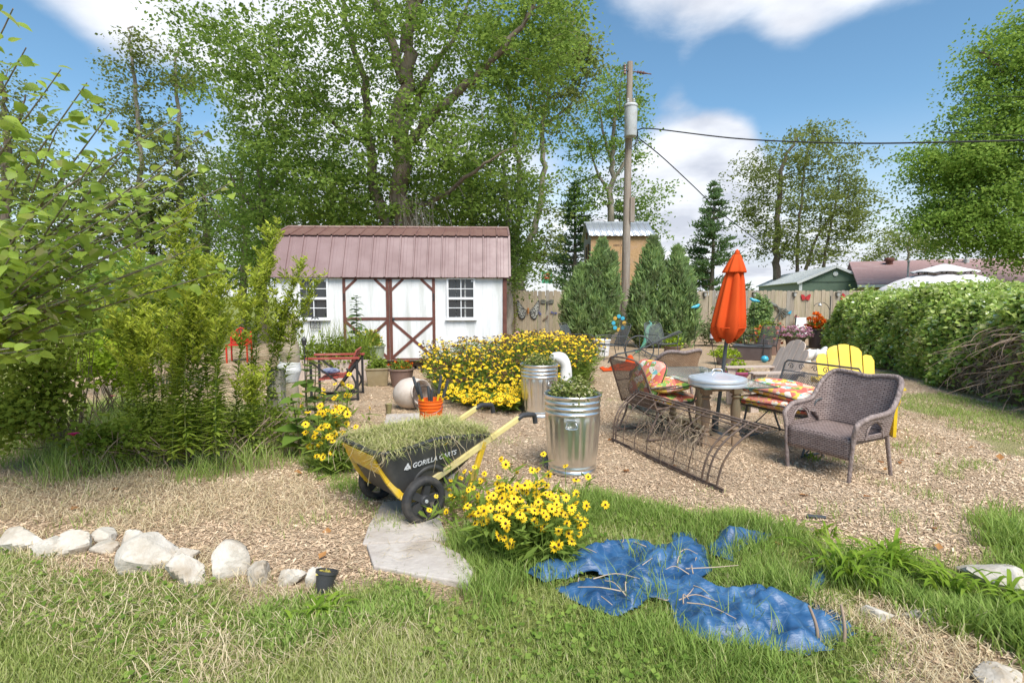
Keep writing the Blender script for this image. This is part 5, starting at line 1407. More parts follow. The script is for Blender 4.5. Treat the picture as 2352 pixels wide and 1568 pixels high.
# frame
for s in (-1, 1):
    fr = MB(); y = s * .255
    bar(fr, (.0, y * .9, .205), (.70, s * .275, .505), .03, .05, up=(-.3, 0, 1)); bar(fr, (.69, s * .275, .50), (.96, s * .28, .605), .03, .045, up=(-.3, 0, 1))
    fr.build('rail', M_CARTPALE, cart, smooth=0, bevel=.006)
    lg = MB(); bar(lg, (.60, s * .27, .475), (.43, s * .24, .005), .03, .045, up=(1, 0, .3)); lg.build('leg', M_CARTYEL, cart, smooth=0, bevel=.006)
    hd_ = MB(); tube(hd_, crom([(.94, s * .28, .597), (.985, s * .28, .617), (1.02, s * .28, .622), (1.11, s * .28, .612), (1.135, s * .28, .60), (1.145, s * .28, .565), (1.15, s * .28, .535)], 5), .0215, 10); hd_.build('grip', M_PLASTIC, cart, smooth=70)
    st = MB(); pts = [(-.318, s * .20, .535), (-.29, s * .215, .46), (-.225, s * .235, .33), (-.14, s * .245, .21), (-.07, s * .255, .175), (.03, s * .27, .17)]
    for p0, p1 in zip(pts[:-1], pts[1:]):
        bar(st, p0, p1, .02, .05, up=(0, s, 0) if False else (-.6, s * .2, -.3))
    st.build('front_strut', M_CARTYEL, cart, smooth=0, bevel=.004)
q = MB(); prism(q, [(-.19, .0), (.19, .0), (.235, .17), (-.235, .17)], .008, M=np.array(Matrix.Rotation(R(-27), 3, 'Y')) @ np.array(Matrix.Rotation(R(90), 3, 'Z')), c=(-.262, 0, .38)); q.build('front_guard', M_CARTYEL, cart, smooth=0)
q = MB(); bar(q, (.44, -.25, .04), (.44, .25, .04), .025, .025); q.build('leg_brace', M_CARTYEL, cart, smooth=0)
q = MB(); tube(q, [(0, -.34, .17), (0, .34, .17)], .012, 8); q.build('axle', M_IRON, cart)
RX = Matrix.Rotation(R(90), 3, 'X')
ty = MB(); lathe(ty, [(.125, -.03), (.135, -.036), (.155, -.036), (.166, -.026), (.17, -.01), (.1685, -.004), (.17, .01), (.166, .026), (.155, .036), (.135, .036), (.125, .03), (.122, 0), (.125, -.03)], 40, caps=False, M=RX); ty_me = ty.mesh('tyre', M_RUBBER, smooth=50)
wr = MB(); lathe(wr, [(.118, -.026), (.124, -.028), (.124, .028), (.118, .026), (.114, 0), (.118, -.026)], 40, caps=False, M=RX); lathe(wr, [(0, -.034), (.034, -.034), (.042, -.024), (.042, .024), (.034, .034), (0, .034)], 20, M=RX)
for k in range(5):
    a = 2 * math.pi * k / 5 + .4; d = Vector((math.cos(a), 0, math.sin(a)))
    bar(wr, d * .03, d * .12, .03, .052, up=Vector((-d.z, 0, d.x)))
wr_me = wr.mesh('rim', M_PLASTIC, smooth=40)
hb_ = MB(); lathe(hb_, [(0, -.042), (.012, -.042), (.014, -.036), (0, -.036)], 12, M=RX); lathe(hb_, [(0, .042), (.012, .042), (.014, .036), (0, .036)], 12, M=RX); hb_me = hb_.mesh('hub_cap', M_ZINCDULL, smooth=40)
for s in (-1, 1):
    w_ = bpy.data.objects.new('wheel', wr_me); COL.objects.link(w_); w_.parent = cart; w_.location = (0, s * .325, .17); w_.rotation_euler = (0, R(20), 0)
    inst(ty_me, 'tyre', w_); inst(hb_me, 'hub_cap', w_)
# lettering on the near side of the tub
def wall_at(x, z):
    P0 = None
    best = None
    fs = np.linspace(0, 1, 41)
    for f in fs:
        L = level(f); k = L[:, 1] < -.05; L = L[k]; j = np.argmin(np.abs(L[:, 0] - x)); e = abs(L[j, 2] - z)
        if best is None or e < best[0]: best = (e, L[j])
    return Vector(best[1])
pa, pb2, pc = wall_at(-.05, .43), wall_at(.25, .43), wall_at(.08, .50); pm = wall_at(.08, .43)
ex = (pb2 - pa).normalized(); ez = (pc - pm).normalized(); ny = ez.cross(ex).normalized()
if ny.y > 0: ny = -ny
ez = ex.cross(ny) * -1 if ex.cross(ny).z < 0 else ex.cross(ny)
ex = Vector((ex.x, ex.y, ex.z)); tilt = Matrix((ex, ez, ny)).transposed()
M_PRINT = pmat('white_print', (.72, .72, .72), (.66, .66, .66), rough=.6)
me = text_mesh('GORILLA CARTS', .052); me.materials.append(M_PRINT)
o = inst(me, 'lettering', cart, pm + ny * .012 + ex * .04, (tilt @ Matrix.Rotation(R(3.5), 3, 'Z')).to_euler())
q = MB()
for (x, z, s) in ((-.014, -.012, .014), (.014, -.012, .014), (0, .008, .014), (-.0, -.02, .01)):
    V = [(x - s, z - s * .8, 0), (x + s, z - s * .8, 0), (x + s * .35, z + s, 0), (x - s * .35, z + s, 0)]
    q.add(V + [(a, b, .002) for a, b, _ in V], BOXF)
o = q.build('emblem', M_PRINT, cart, smooth=0, kind='stuff'); o.location = pm + ny * .011 - ex * .195 - ez * .004; o.rotation_euler = tilt.to_euler()
# cut grass heaped in the tub
g = np.random.default_rng(211)
rimin = level(.93)
cl_ = thing('grass_clippings', 'heap of cut grass and weeds filling the black cart', 'clippings', cart.location + Vector((0, 0, 0)), R(42))
q = MB(); cen = np.array((.14, 0, .60)); rings = []
for f in np.linspace(0, 1, 9):
    l = rimin * 1.0; r_ = cen + (l - cen) * f; r_ = r_.copy(); r_[:, 2] = .60 - .075 * f ** 2 + .02 * np.sin(9 * r_[:, 0]) * np.sin(11 * r_[:, 1]); rings.append(np.concatenate([r_, r_[:1]]))
sheet(q, np.array(rings)); q.build('mound', pmat('matted_cut_grass', (.28, .27, .09), (.46, .40, .2), scale=40, rough=1, bump=1.0, detail=8), cl_, smooth=180)
n = 5200; mb = MB(); k = g.integers(0, nR, n); f = np.sqrt(g.uniform(0, 1.0, n)); pp = cen + (rimin[k] - cen) * f[:, None]
zz = .595 - .075 * f ** 2 + g.uniform(0, .03, n)
straw(mb, pp[:, 0], pp[:, 1], .14, .0032, g, .05, zz); mb.build('straws', leafmat('cut_grass', (.15, .2, .05), (.5, .47, .2), trans=(.4, .42, .12), tw=.2, stops=[(0, (.2, .27, .06)), (.45, (.40, .41, .14)), (1, (.7, .62, .36))]), cl_, attr=True, smooth=0, kind='stuff')
mb = MB()
for k in range(46):   # stems hanging over the near rim
    i = g.integers(0, nR); p = level(1.0)[i]; o_ = unit(np.array((p[0] - .14, p[1], 0)))
    L = g.uniform(.06, .24)
    tube(mb, crom([p + np.array((0, 0, .03)) - o_ * .05, p + o_ * .022 + np.array((0, 0, .012)), p + o_ * (.03 + g.uniform(0, .04)) + np.array((g.normal() * .03, g.normal() * .03, -L * .5)), p + o_ * (.03 + g.uniform(-.01, .04)) + np.array((g.normal() * .05, g.normal() * .05, -L))], 3), .0016, 3, caps=False, val=g.uniform(0, 1))
mb.build('hanging_stems', M_STRAW, cl_, attr=True, kind='stuff', smooth=180)

# ---- wicker armchairs
M_WICK = weavemat('grey_brown_wicker', (.29, .215, .195), (.38, .295, .27), (.07, .05, .045), .046, .018)
M_WICKTAN = weavemat('brown_wicker', (.48, .29, .17), (.58, .38, .24), (.07, .04, .025), .042, .016)
M_BRAID = pmat('braided_wicker_edge', (.36, .285, .26), (.2, .15, .135), scale=30, rough=.55, bump=.9, bscale=60, stretch=(1, 1, .4))
def wicker_chair(label, loc, rz, mat):
    root = thing('wicker_armchair', label, 'armchair', loc, rz, 'wicker armchairs')
    plan = crom([(-.325, -.285, 0), (-.345, -.17, 0), (-.35, -.03, 0), (-.345, .13, 0), (-.335, .215, 0), (-.26, .285, 0), (0, .30, 0), (.26, .285, 0), (.335, .215, 0), (.345, .13, 0), (.35, -.03, 0), (.345, -.17, 0), (.325, -.285, 0)], 8)
    zt = crom([(0, 0, z) for z in (.555, .60, .61, .64, .80, .91, .885, .91, .80, .64, .61, .60, .555)], 8)[:, 2]
    n = len(plan); nv = 20; grd = np.zeros((n, nv, 3))
    for j in range(nv):
        f = j / (nv - 1); z = .39 + (zt - .39) * f
        back = np.clip((plan[:, 1] + .02) / .3, 0, 1)
        lean = back * .26 * np.clip(z - .40, 0, 1); flare = 1 + .10 * f * (1 - back)
        grd[:, j] = np.stack([plan[:, 0] * flare * (1 + .12 * back * f * (np.abs(plan[:, 0]) > .2)), plan[:, 1] + lean, z], -1)
    def skip(i, j):
        p = grd[i, j]
        return abs(plan[i, 1] + .06) < .125 and .43 < p[2] < .545 and ((plan[i, 1] + .06) / .125) ** 2 + max(0, (p[2] - .47) / .075) ** 2 < 1
    q = MB(); sheet(q, grd, skip=skip, uv=np.stack([np.repeat(np.concatenate([[0], np.cumsum(np.linalg.norm(np.diff(plan, axis=0), axis=1))]), nv), grd[:, :, 2].ravel()], -1))
    solid(q.build('shell', mat, root, smooth=60, uv=True), .016)
    q = MB(); top = grd[:, -1]; a = [(-.305, -.305, .0), (-.318, -.31, .2), (-.335, -.312, .42), (-.353, -.318, .52)]
    path = crom(a + [tuple(p) for p in top[::4]] + [(-x, y, z) for x, y, z in a[::-1]], 3)
    rad = np.full(len(path), .024); rad[:6] = .019; rad[-6:] = .019
    q = MB(); tube(q, path, list(rad), 10); q.build('braided_edge', M_BRAID, root, smooth=70)
    # leg wraps below the seat are part of the edge; seat, aprons, hind legs
    s_ = np.linspace(-1, 1, 13); t_ = np.linspace(0, 1, 11)
    sg_ = np.array([[(x * (.30 + .02 * 1), -.305 + .57 * y, .40 - .02 * math.sin(math.pi * y) * (1 - x * x)) for x in s_] for y in t_])
    q = MB(); sheet(q, sg_, uv=np.stack([np.repeat(t_ * .56, 13), np.tile(s_ * .3, 11)], -1)); solid(q.build('seat', mat, root, smooth=60, uv=True), .02)
    ap = np.array([[(x * .31, -.315 + .01 * math.cos(x * 1.5), .215 + .19 * f) for f in np.linspace(0, 1, 6)] for x in s_]); q = MB(); sheet(q, ap, uv=np.stack([np.repeat(s_ * .31, 6), np.tile(np.linspace(.2, .4, 6), 13)], -1)); solid(q.build('apron', mat, root, smooth=60, uv=True), .014)
    for s in (-1, 1):
        q = MB(); ap = np.array([[(s * .318, -.3 + .5 * y, .36 + .045 * f) for f in np.linspace(0, 1, 4)] for y in t_]); sheet(q, ap, uv=np.stack([np.repeat(t_ * .5, 4), np.tile(np.linspace(.3, .4, 4), 11)], -1)); solid(q.build('side_apron', mat, root, smooth=60, uv=True), .012)
        q = MB(); tube(q, crom([(s * .325, .10, .52), (s * .33, .2, .41), (s * .33, .245, .25), (s * .335, .305, 0)], 5), [.022, .017], 9); q.build('hind_leg', M_BRAID, root, smooth=70)
        q = MB(); tube(q, crom([(s * .36, -.18, .40), (s * .365, -.15, .50), (s * .365, -.06, .555), (s * .365, .05, .50), (s * .36, .09, .40)], 5), .010, 7); q.build('arm_trim', M_BRAID, root, smooth=70)
    root.scale = (.95, .95, .97)
    return root
wicker_chair('grey-brown wicker armchair with empty seat standing on open mulch', ground_loc(3.03, 4.93), R(-63), M_WICK)
wicker_chair('brown wicker armchair seen from behind across the glass table', ground_loc(2.12, 7.5), R(205), M_WICKTAN)

# ---- glass table, bin lids, umbrella
M_WOODTURN = pmat('weathered_turned_wood', (.36, .25, .16), (.27, .18, .115), scale=5, rough=.75, stretch=(4, 4, .6), bump=.25, dirt=(.33, .24, .165), dirt_scale=2)
m, t, out = newmat('table_glass')
lw = nd(t, 'ShaderNodeLayerWeight', {'Blend': .5}); pw_n = nd(t, 'ShaderNodeMath', {0: lw.outputs['Facing'], 1: 4.0}, operation='POWER'); fr2 = nd(t, 'ShaderNodeMath', {0: pw_n.outputs[0], 1: .55, 2: .04}, operation='MULTIPLY_ADD')
gb = nd(t, 'ShaderNodeBsdfGlossy', {'Roughness': .02, 'Color': (1, 1, 1, 1)}); tb = nd(t, 'ShaderNodeBsdfTransparent', {'Color': (.84, .93, .89, 1)}); fr = nd(t, 'ShaderNodeFresnel', {'IOR': 1.5})
dfb = nd(t, 'ShaderNodeBsdfDiffuse', {'Color': (.75, .75, .72, 1)}); m0 = nd(t, 'ShaderNodeMixShader', {0: .2, 1: tb.outputs[0], 2: dfb.outputs[0]})  # whitish diffuse share stands in for the sky's hazy reflection
mx = nd(t, 'ShaderNodeMixShader', {0: fr2.outputs[0], 1: m0.outputs[0], 2: gb.outputs[0]}); t.links.new(mx.outputs[0], out.inputs[0]); M_GLASS = m
M_EDGE = pmat('green_glass_edge', (.05, .12, .1), (.08, .16, .14), rough=.2)
tabc = ground_loc(2.2, 6.16)
table = thing('glass_table', 'rectangular glass-topped table on turned wooden trestle legs', 'table', tabc, R(6.9))
q = MB(); box(q, (0, 0, .70), (.78, 1.63, .01)); q.build('glass_top', M_GLASS, table, smooth=0)
for sx in (-1, 1):
    for sy in (-1, 1):
        q = MB(); lathe(q, [(0, .10), (.045, .10), (.05, .14), (.032, .165), (.05, .185), (.034, .21), (.05, .30), (.052, .42), (.04, .49), (.034, .52), (.052, .54), (.034, .56), (.048, .575), (0, .575)], 20, (sx * .17, sy * .42, 0))
        box(q, (sx * .17, sy * .42, .632), (.095, .095, .115)); box(q, (sx * .17, sy * .42, .056), (.10, .10, .112)); q.build('leg', M_WOODTURN, table, smooth=40)
for sy in (-1, 1):
    q = MB(); box(q, (0, sy * .42, .06), (.24, .07, .10)); q.build('foot_rail', M_WOODTURN, table, smooth=0, bevel=.008)
    q = MB(); box(q, (0, sy * .42, .645), (.245, .03, .085)); q.build('end_apron', M_WOODTURN, table, smooth=0)
for sx in (-1, 1):
    q = MB(); box(q, (sx * .17, 0, .645), (.03, .745, .085)); q.build('side_apron', M_WOODTURN, table, smooth=0)
    q = MB(); box(q, (sx * .3905, 0, .70), (.003, 1.63, .012)); q.build('glass_edge', M_EDGE, table, smooth=0)
    q = MB(); box(q, (0, sx * .8165, .70), (.78, .003, .012)); q.build('glass_edge', M_EDGE, table, smooth=0)
q = MB(); box(q, (-.0, 0, .07), (.09, .77, .07)); q.build('stretcher', M_WOODTURN, table, smooth=0)
def lid(label, loc, tilt=0):
    root = thing('galvanised_disc_cover', label, 'lid', loc, 0, 'bin lids stacked on the table'); root.rotation_euler = (tilt, 0, R(20))
    q = MB(); lathe(q, [(.272, .0), (.285, .0), (.287, .004), (.285, .035), (.28, .042), (.27, .044), (.262, .04), (.24, .05), (.232, .053), (.224, .05), (.19, .062), (.182, .066), (.174, .063), (.14, .075), (.132, .079), (.124, .075), (.09, .085), (.082, .089), (.074, .085), (0, .088)], 64, caps=False); solid(q.build('cover', M_ZINCDULL, root, smooth=50), .0015)
    q = MB(); tube(q, crom([(-.07, 0, .082), (-.06, 0, .115), (-.03, 0, .126), (.03, 0, .126), (.06, 0, .115), (.07, 0, .082)], 4), .005, 6); q.build('handle', M_ZINC, root)
p = P(1655, 893, 5.52)
lid('galvanised bin lid lying directly on the glass', Vector((2.13, 5.55, tabc.z + .706)))
lid('upper galvanised bin lid with its handle showing', Vector((2.125, 5.545, tabc.z + .742)), R(-1))
M_ORANGE = pmat('orange_canvas', (.66, .085, .014), (.56, .066, .012), scale=4, rough=.8, stretch=(1, 1, .3), spec=.15)
M_CHARCOAL = pmat('charcoal_metal', (.045, .05, .055), (.06, .065, .07), scale=6, rough=.4, spec=.5)
ub = ground_loc(2.34, 6.12)
um = thing('patio_umbrella', 'closed orange patio umbrella on a dark leaning pole through the table', 'umbrella', ub)
tx, tz = .195, 2.10
def up_(z): return Vector((tx * z / tz, .02 * z / tz, z))
q = MB(); tube(q, [up_(0), up_(tz)], .021, 12); q.build('pole', M_CHARCOAL, um)
q = MB(); lathe(q, [(0, 0), (.2, 0), (.2, .03), (.06, .06), (.04, .07), (.035, .25), (0, .25)], 24); q.build('base', M_CHARCOAL, um)
def folds(rings, n=72, k=8, seed=1, amp=.2):
    g = np.random.default_rng(seed); a = np.linspace(0, 2 * np.pi, n, endpoint=False); ph = g.uniform(0, 6.28, 4); G_ = []
    for z, r, fo, dx_ in rings:
        f = 1 + fo * (.6 * np.cos(k * a + ph[0] + .9 * np.sin(2 * a)) + .4 * np.cos(5 * a + ph[1]) + .25 * np.sin(11 * a + ph[2]))
        c = up_(z); G_.append(np.stack([c.x + dx_ + r * f * np.cos(a), c.y + r * f * np.sin(a), np.full(n, c.z) + (.035 * np.sin(3 * a + ph[3]) if z < 1.3 else 0)], -1))
    G_ = np.array(G_); return np.concatenate([G_, G_[:, :1]], 1)
q = MB(); sheet(q, folds([(1.13, .085, .4, 0), (1.17, .12, .3, 0), (1.22, .158, .2, 0), (1.27, .178, .16, 0), (1.4, .160, .2, 0), (1.6, .132, .24, .0), (1.8, .102, .24, 0), (1.92, .076, .18, 0), (2.0, .06, .1, 0), (2.06, .035, .05, 0)], seed=3)); solid(q.build('canopy', M_ORANGE, um, smooth=80), .004)
q = MB(); sheet(q, folds([(1.885, .118, .14, 0), (1.90, .118, .13, 0), (1.96, .095, .12, 0), (2.03, .065, .10, 0), (2.085, .04, .05, 0), (2.10, .015, 0, 0)], seed=5)); solid(q.build('top_flap', M_ORANGE, um, smooth=80), .004)
q = MB(); tube(q, [tuple(up_(1.27) + Vector((.176 * math.cos(a), .176 * math.sin(a), 0))) for a in np.linspace(0, 6.28, 33)[:-1]], .006, 5, closed=True); q.build('hem', M_ORANGE, um)
q = MB(); lathe(q, [(0, 0), (.03, 0), (.022, .03), (0, .05)], 12, up_(tz)); q.build('finial', M_ORANGE, um)

# ---- metal mesh chairs and cushions
M_RUST = pmat('rusty_brown_metal', (.12, .085, .07), (.2, .145, .115), scale=14, rough=.7, metal=.2, dirt=(.26, .17, .11), dirt_scale=8)
M_GREYMETAL = pmat('dark_grey_metal', (.075, .08, .085), (.12, .125, .13), scale=10, rough=.5, metal=.3)
M_MESHB = meshmat('brown_metal_mesh', (.17, .125, .105), .016, .34)
M_MESHG = meshmat('grey_metal_mesh', (.13, .14, .15), .018, .24)
m, t, out = newmat('floral_fabric')
tcn = nd(t, 'ShaderNodeTexCoord'); v1 = nd(t, 'ShaderNodeTexVoronoi', {'Vector': tcn.outputs['Object'], 'Scale': 15, 'Randomness': 1}); v2 = nd(t, 'ShaderNodeTexVoronoi', {'Vector': tcn.outputs['Object'], 'Scale': 38})
sepc = nd(t, 'ShaderNodeSeparateColor', {0: v1.outputs['Color']}); sepd = nd(t, 'ShaderNodeSeparateColor', {0: v2.outputs['Color']})
ca_ = nd(t, 'ShaderNodeValToRGB'); ca_.color_ramp.interpolation = 'CONSTANT'
sts = [(0, (.66, .16, .12)), (.2, (.74, .3, .22)), (.36, (.76, .52, .1)), (.54, (.8, .72, .6)), (.66, (.68, .2, .14)), (.78, (.2, .34, .08)), (.86, (.2, .52, .5)), (.93, (.78, .45, .36))]
e = ca_.color_ramp.elements
while len(e) < len(sts): e.new(.5)
for q_, (p_, c_2) in zip(e, sts): q_.position = p_; q_.color = c4(c_2)
t.links.new(sepc.outputs[0], ca_.inputs[0])
cb_ = nd(t, 'ShaderNodeValToRGB'); cb_.color_ramp.interpolation = 'CONSTANT'
sts = [(0, (.8, .72, .6)), (.3, (.7, .16, .1)), (.5, (.2, .33, .06)), (.62, (.03, .04, .07)), (.68, (.78, .5, .08)), (.85, (.78, .68, .55))]
e = cb_.color_ramp.elements
while len(e) < len(sts): e.new(.5)
for q_, (p_, c_2) in zip(e, sts): q_.position = p_; q_.color = c4(c_2)
t.links.new(sepd.outputs[0], cb_.inputs[0])
md = nd(t, 'ShaderNodeMath', {0: v1.outputs['Distance'], 1: .42}, operation='LESS_THAN'); m2 = nd(t, 'ShaderNodeMath', {0: v2.outputs['Distance'], 1: .36}, operation='LESS_THAN'); mm_ = nd(t, 'ShaderNodeMath', {0: md.outputs[0], 1: m2.outputs[0]}, operation='MULTIPLY')
mx = nd(t, 'ShaderNodeMix', {0: mm_.outputs[0], 6: ca_.outputs[0], 7: cb_.outputs[0]}, data_type='RGBA')
b = nd(t, 'ShaderNodeBsdfPrincipled', {'Base Color': mx.outputs[2], 'Roughness': .85, 'Specular IOR Level': .2}); t.links.new(b.outputs[0], out.inputs[0]); M_FLORAL = m
M_PIPING = pmat('black_piping', (.03, .03, .04), rough=.7)
def cushion(label, loc, rot, size, seed, bend=0, name='floral_cushion'):
    g = np.random.default_rng(seed); sx, sy, sz = [q / 2 for q in size]
    root = thing(name, label, 'cushion', loc, 0, 'floral seat cushions'); root.rotation_euler = rot
    u = np.linspace(0, 2 * np.pi, 49); v = np.linspace(-np.pi / 2, np.pi / 2, 17); e = .45
    def sp_(w, p): return np.sign(w) * np.abs(w) ** p
    U, Vv = np.meshgrid(u, v, indexing='ij')
    x = sx * sp_(np.cos(Vv), .55) * sp_(np.cos(U), e); y = sy * sp_(np.cos(Vv), .55) * sp_(np.sin(U), e); z = sz * sp_(np.sin(Vv), .85)
    z = z * (1 - .12 * np.cos(6 * x / sx) * np.cos(5 * y / sy)) + bend * (x / sx) ** 2 + .012 * np.sin(9 * x + seed) * np.cos(7 * y)
    q = MB(); sheet(q, np.stack([x, y, z], -1)); q.build('cover', M_FLORAL, root, smooth=180)
    k = 8; q = MB(); tube(q, np.stack([x[:-1, k] * 1.005, y[:-1, k] * 1.005, z[:-1, k]], -1), .006, 6, closed=True); q.build('piping', M_PIPING, root, smooth=180)
    return root
def metal_chair(name, label, loc, rz, w, frame, mesh, scroll=False, group='metal mesh patio seats', spring=True, back_h=.90, arms=True, cat='chair'):
    root = thing(name, label, cat, loc, rz, group); h = w / 2
    seat_z = .38
    bk = crom([(-h, .25, .34), (-h * .97, .33, .55), (-h * .92, .43, back_h - .1), (-h * .8, .47, back_h - .02), (-h * .4, .485, back_h + .005), (0, .49, back_h + .01), (h * .4, .485, back_h + .005), (h * .8, .47, back_h - .02), (h * .92, .43, back_h - .1), (h * .97, .33, .55), (h, .25, .34)], 5)
    if scroll:
        bk = np.array([(-h, .25, .34), (-h, .34, .6), (-h, .425, back_h - .03), (-h + .03, .435, back_h), (h - .03, .435, back_h), (h, .425, back_h - .03), (h, .34, .6), (h, .25, .34)])
    q = MB(); tube(q, bk, .0105, 8); q.build('back_frame', frame, root, smooth=70)
    zs = np.linspace(.36, back_h - (.12 if scroll else .03), 10)
    yb = np.interp(zs, [.34, .55, back_h - .1, back_h], [.25, .33, .43, .487] if not scroll else [.25, .325, .40, .435]); hw_ = np.interp(zs, [.34, back_h - .12, back_h], [h * .98, h * .93, h * .75]) if not scroll else np.full(10, h * .98)
    gr_ = np.array([[(x * b_, y - .0, z) for x in np.linspace(-1, 1, 9)] for y, z, b_ in zip(yb, zs, hw_)])
    q = MB(); sheet(q, gr_); solid(q.build('back_mesh', mesh, root, smooth=60, uv=True), .003)
    q = MB(); tube(q, [(-h, .25, seat_z - .02), (-h, -.24, seat_z + .015), (-h + .03, -.28, seat_z + .01), (h - .03, -.28, seat_z + .01), (h, -.24, seat_z + .015), (h, .25, seat_z - .02)], .0105, 8, closed=True); q.build('seat_frame', frame, root, smooth=70)
    gr_ = np.array([[(x * h, y, seat_z - .035 * (y + .28) - .02 * (1 - x * x)) for x in np.linspace(-1, 1, 9)] for y in np.linspace(-.275, .25, 9)]); q = MB(); sheet(q, gr_); solid(q.build('seat_mesh', mesh, root, smooth=60, uv=True), .003)
    if arms:
        for s in (-1, 1):
            q = MB(); tube(q, crom([(s * h, .34, .60), (s * h * 1.04, .1, .605), (s * h * 1.05, -.2, .60), (s * h * 1.04, -.275, .56), (s * h * 1.0, -.27, .45), (s * h, -.25, seat_z)], 5), .010, 8); q.build('arm', frame, root, smooth=70)
    for s in (-1, 1):
        q = MB(); x = s * (h - .05)
        if spring:
            tube(q, crom([(x, -.22, seat_z - .01), (x, -.26, .2), (x, -.33, .015), (x, -.28, .012), (x, .28, .012), (x, .33, .015), (x, .24, .2), (x, .2, seat_z - .03)], 5), .0115, 8); q.build('sled_leg', frame, root, smooth=70)
            q = MB(); tube(q, [(x, -.3, .02), (x, .2, seat_z - .05)], .007, 6); q.build('leg_brace', frame, root, smooth=70)
        else:
            tube(q, [(s * h, -.25, seat_z), (s * h * 1.03, -.29, .0)], .010, 7); q.build('leg', frame, root, smooth=70); q = MB(); tube(q, [(s * h, .25, seat_z - .02), (s * h * 1.03, .34, .0)], .010, 7); q.build('leg', frame, root, smooth=70)
    if spring:
        q = MB(); tube(q, [(-h + .05, -.1, .16), (h - .05, -.1, .16)], .009, 7); q.build('cross_bar', frame, root, smooth=70)
    if scroll:
        zc = back_h - .06
        q = MB(); tube(q, [(-h, .405, back_h - .12), (h, .405, back_h - .12)], .007, 7); q.build('band_rail', frame, root)
        for k in range(6):
            x0 = -h + w * (k + .5) / 6; s = 1 if k % 2 else -1; th = np.linspace(0, 8.2, 22); r_ = .038 * (1 - th / 10)
            q = MB(); tube(q, np.stack([x0 + s * (r_ * np.cos(th) - .01), .422 + 0 * th, zc + r_ * np.sin(th)], -1), .0045, 5); q.build('scroll', frame, root, smooth=70)
    return root
c1 = ground_loc(1.69, 6.23); metal_chair('mesh_chair', 'rust-brown metal mesh rocking chair holding bunched floral cushions', c1, R(113), .66, M_RUST, M_MESHB)
fx, fy = .92, .38
cushion('floral cushion propped against the rusty mesh chair back', Vector((1.56, 6.17, .66)), (R(-66), 0, R(113)), (.52, .46, .13), 301)
cushion('floral cushion lying flat on the rusty chair seat', Vector((1.79, 6.22, .455)), (R(3), 0, R(118)), (.56, .58, .13), 302, -.02)
cushion('floral cushion folded on top of the one on the rusty chair', Vector((1.75, 6.16, .60)), (R(-5), R(8), R(105)), (.54, .50, .15), 303, -.03)
c2 = ground_loc(3.08, 5.86); metal_chair('mesh_loveseat', 'metal mesh loveseat with scrollwork back behind the wicker armchair', c2, R(-66.5), .92, M_GREYMETAL, M_MESHG, scroll=True, cat='loveseat', back_h=.86)
cushion('long floral cushion along the bottom of the loveseat pile', Vector((2.98, 5.86, .455)), (0, R(-2), R(-66)), (1.0, .54, .14), 304, -.02)
cushion('floral cushion slumped on top of the loveseat pile', Vector((2.99, 5.88, .59)), (R(3), R(3), R(-63)), (.98, .50, .15), 305, -.04)
# distant patio chairs
metal_chair('mesh_chair', 'grey mesh chair in front of the juniper, beside the white tub', ground_loc(*G(1400, 826).xy), R(-75), .55, M_GREYMETAL, M_MESHG, spring=False, group='metal mesh patio seats')
metal_chair('mesh_chair', 'grey mesh chair between juniper and potted plant', ground_loc(*G(1520, 822).xy), R(20), .58, M_GREYMETAL, M_MESHG, spring=False)
metal_chair('mesh_chair', 'grey mesh chair half hidden by the yellow flower drift', ground_loc(*G(1330, 822).xy), R(60), .55, M_GREYMETAL, M_MESHG, spring=False)
metal_chair('mesh_chair', 'black mesh chair next to the grey deck box', ground_loc(*G(1745, 826).xy), R(-60), .55, M_IRON, M_MESHG, spring=False)

# ---- rusty lattice frame lying on the mulch
fa = G(1405, 1015); fb = G(1650, 1130); fl_ = (fb - fa); fL = fl_.length; fl_.normalize(); fnv = Vector((-fl_.y, fl_.x, 0)); 
if fnv.y < 0: fnv = -fnv
fr0 = thing('lattice_frame', 'long rusty wire lattice frame lying on its side across the mulch', 'metal frame', Vector((fa.x, fa.y, gz1(fa.x, fa.y))), math.atan2(fl_.y, fl_.x))
def FP(s, h):
    """s along the frame, h up its curved side"""
    return (s * fL * (1 + .10 * h), .02 + .30 * h - .10 * math.sin(h * math.pi), .012 + .54 * h + .05 * math.sin(h * math.pi))
for h, r in ((0, .011), (.03, .008), (1, .011), (.96, .009), (.90, .007)):
    q = MB(); tube(q, [FP(s, h) for s in np.linspace(-.02, 1.02, 6)], r, 6); q.build('long_rail', M_RUST, fr0, smooth=70)
for s in (0, .03, .86, .9, .97):
    q = MB(); tube(q, [FP(s, h) for h in np.linspace(0, 1, 9)], .009, 6); q.build('curved_rib', M_RUST, fr0, smooth=70)
for h in (.12, .25, .38, .5, .62, .74, .82):
    q = MB(); tube(q, [FP(s, h) for s in np.linspace(.0, .95, 5)], .0035, 5); q.build('lattice_wire', M_RUST, fr0, smooth=70)
for s in np.linspace(.12, .75, 6):
    q = MB(); tube(q, [FP(s, h) for h in np.linspace(0, 1, 7)], .005, 5); q.build('lattice_wire', M_RUST, fr0, smooth=70)
g = np.random.default_rng(221); q = MB()
for k in range(90):
    s = g.choice([.3, .45, .55, .62, .7]) + g.normal() * .03; p = np.array(FP(s, g.uniform(.45, .75))); e = p + np.array((g.normal() * .08, g.uniform(-.1, .12), -g.uniform(.1, .38))); e[2] = max(e[2], .01)
    tube(q, crom([p, (p + e) / 2 + g.normal(size=3) * .05, e], 4), [.0035, .0018], 4, caps=False)
q.build('dry_vine', pmat('dry_vine_stems', (.36, .28, .19), (.27, .2, .14), rough=.9), fr0, kind='stuff', smooth=180)

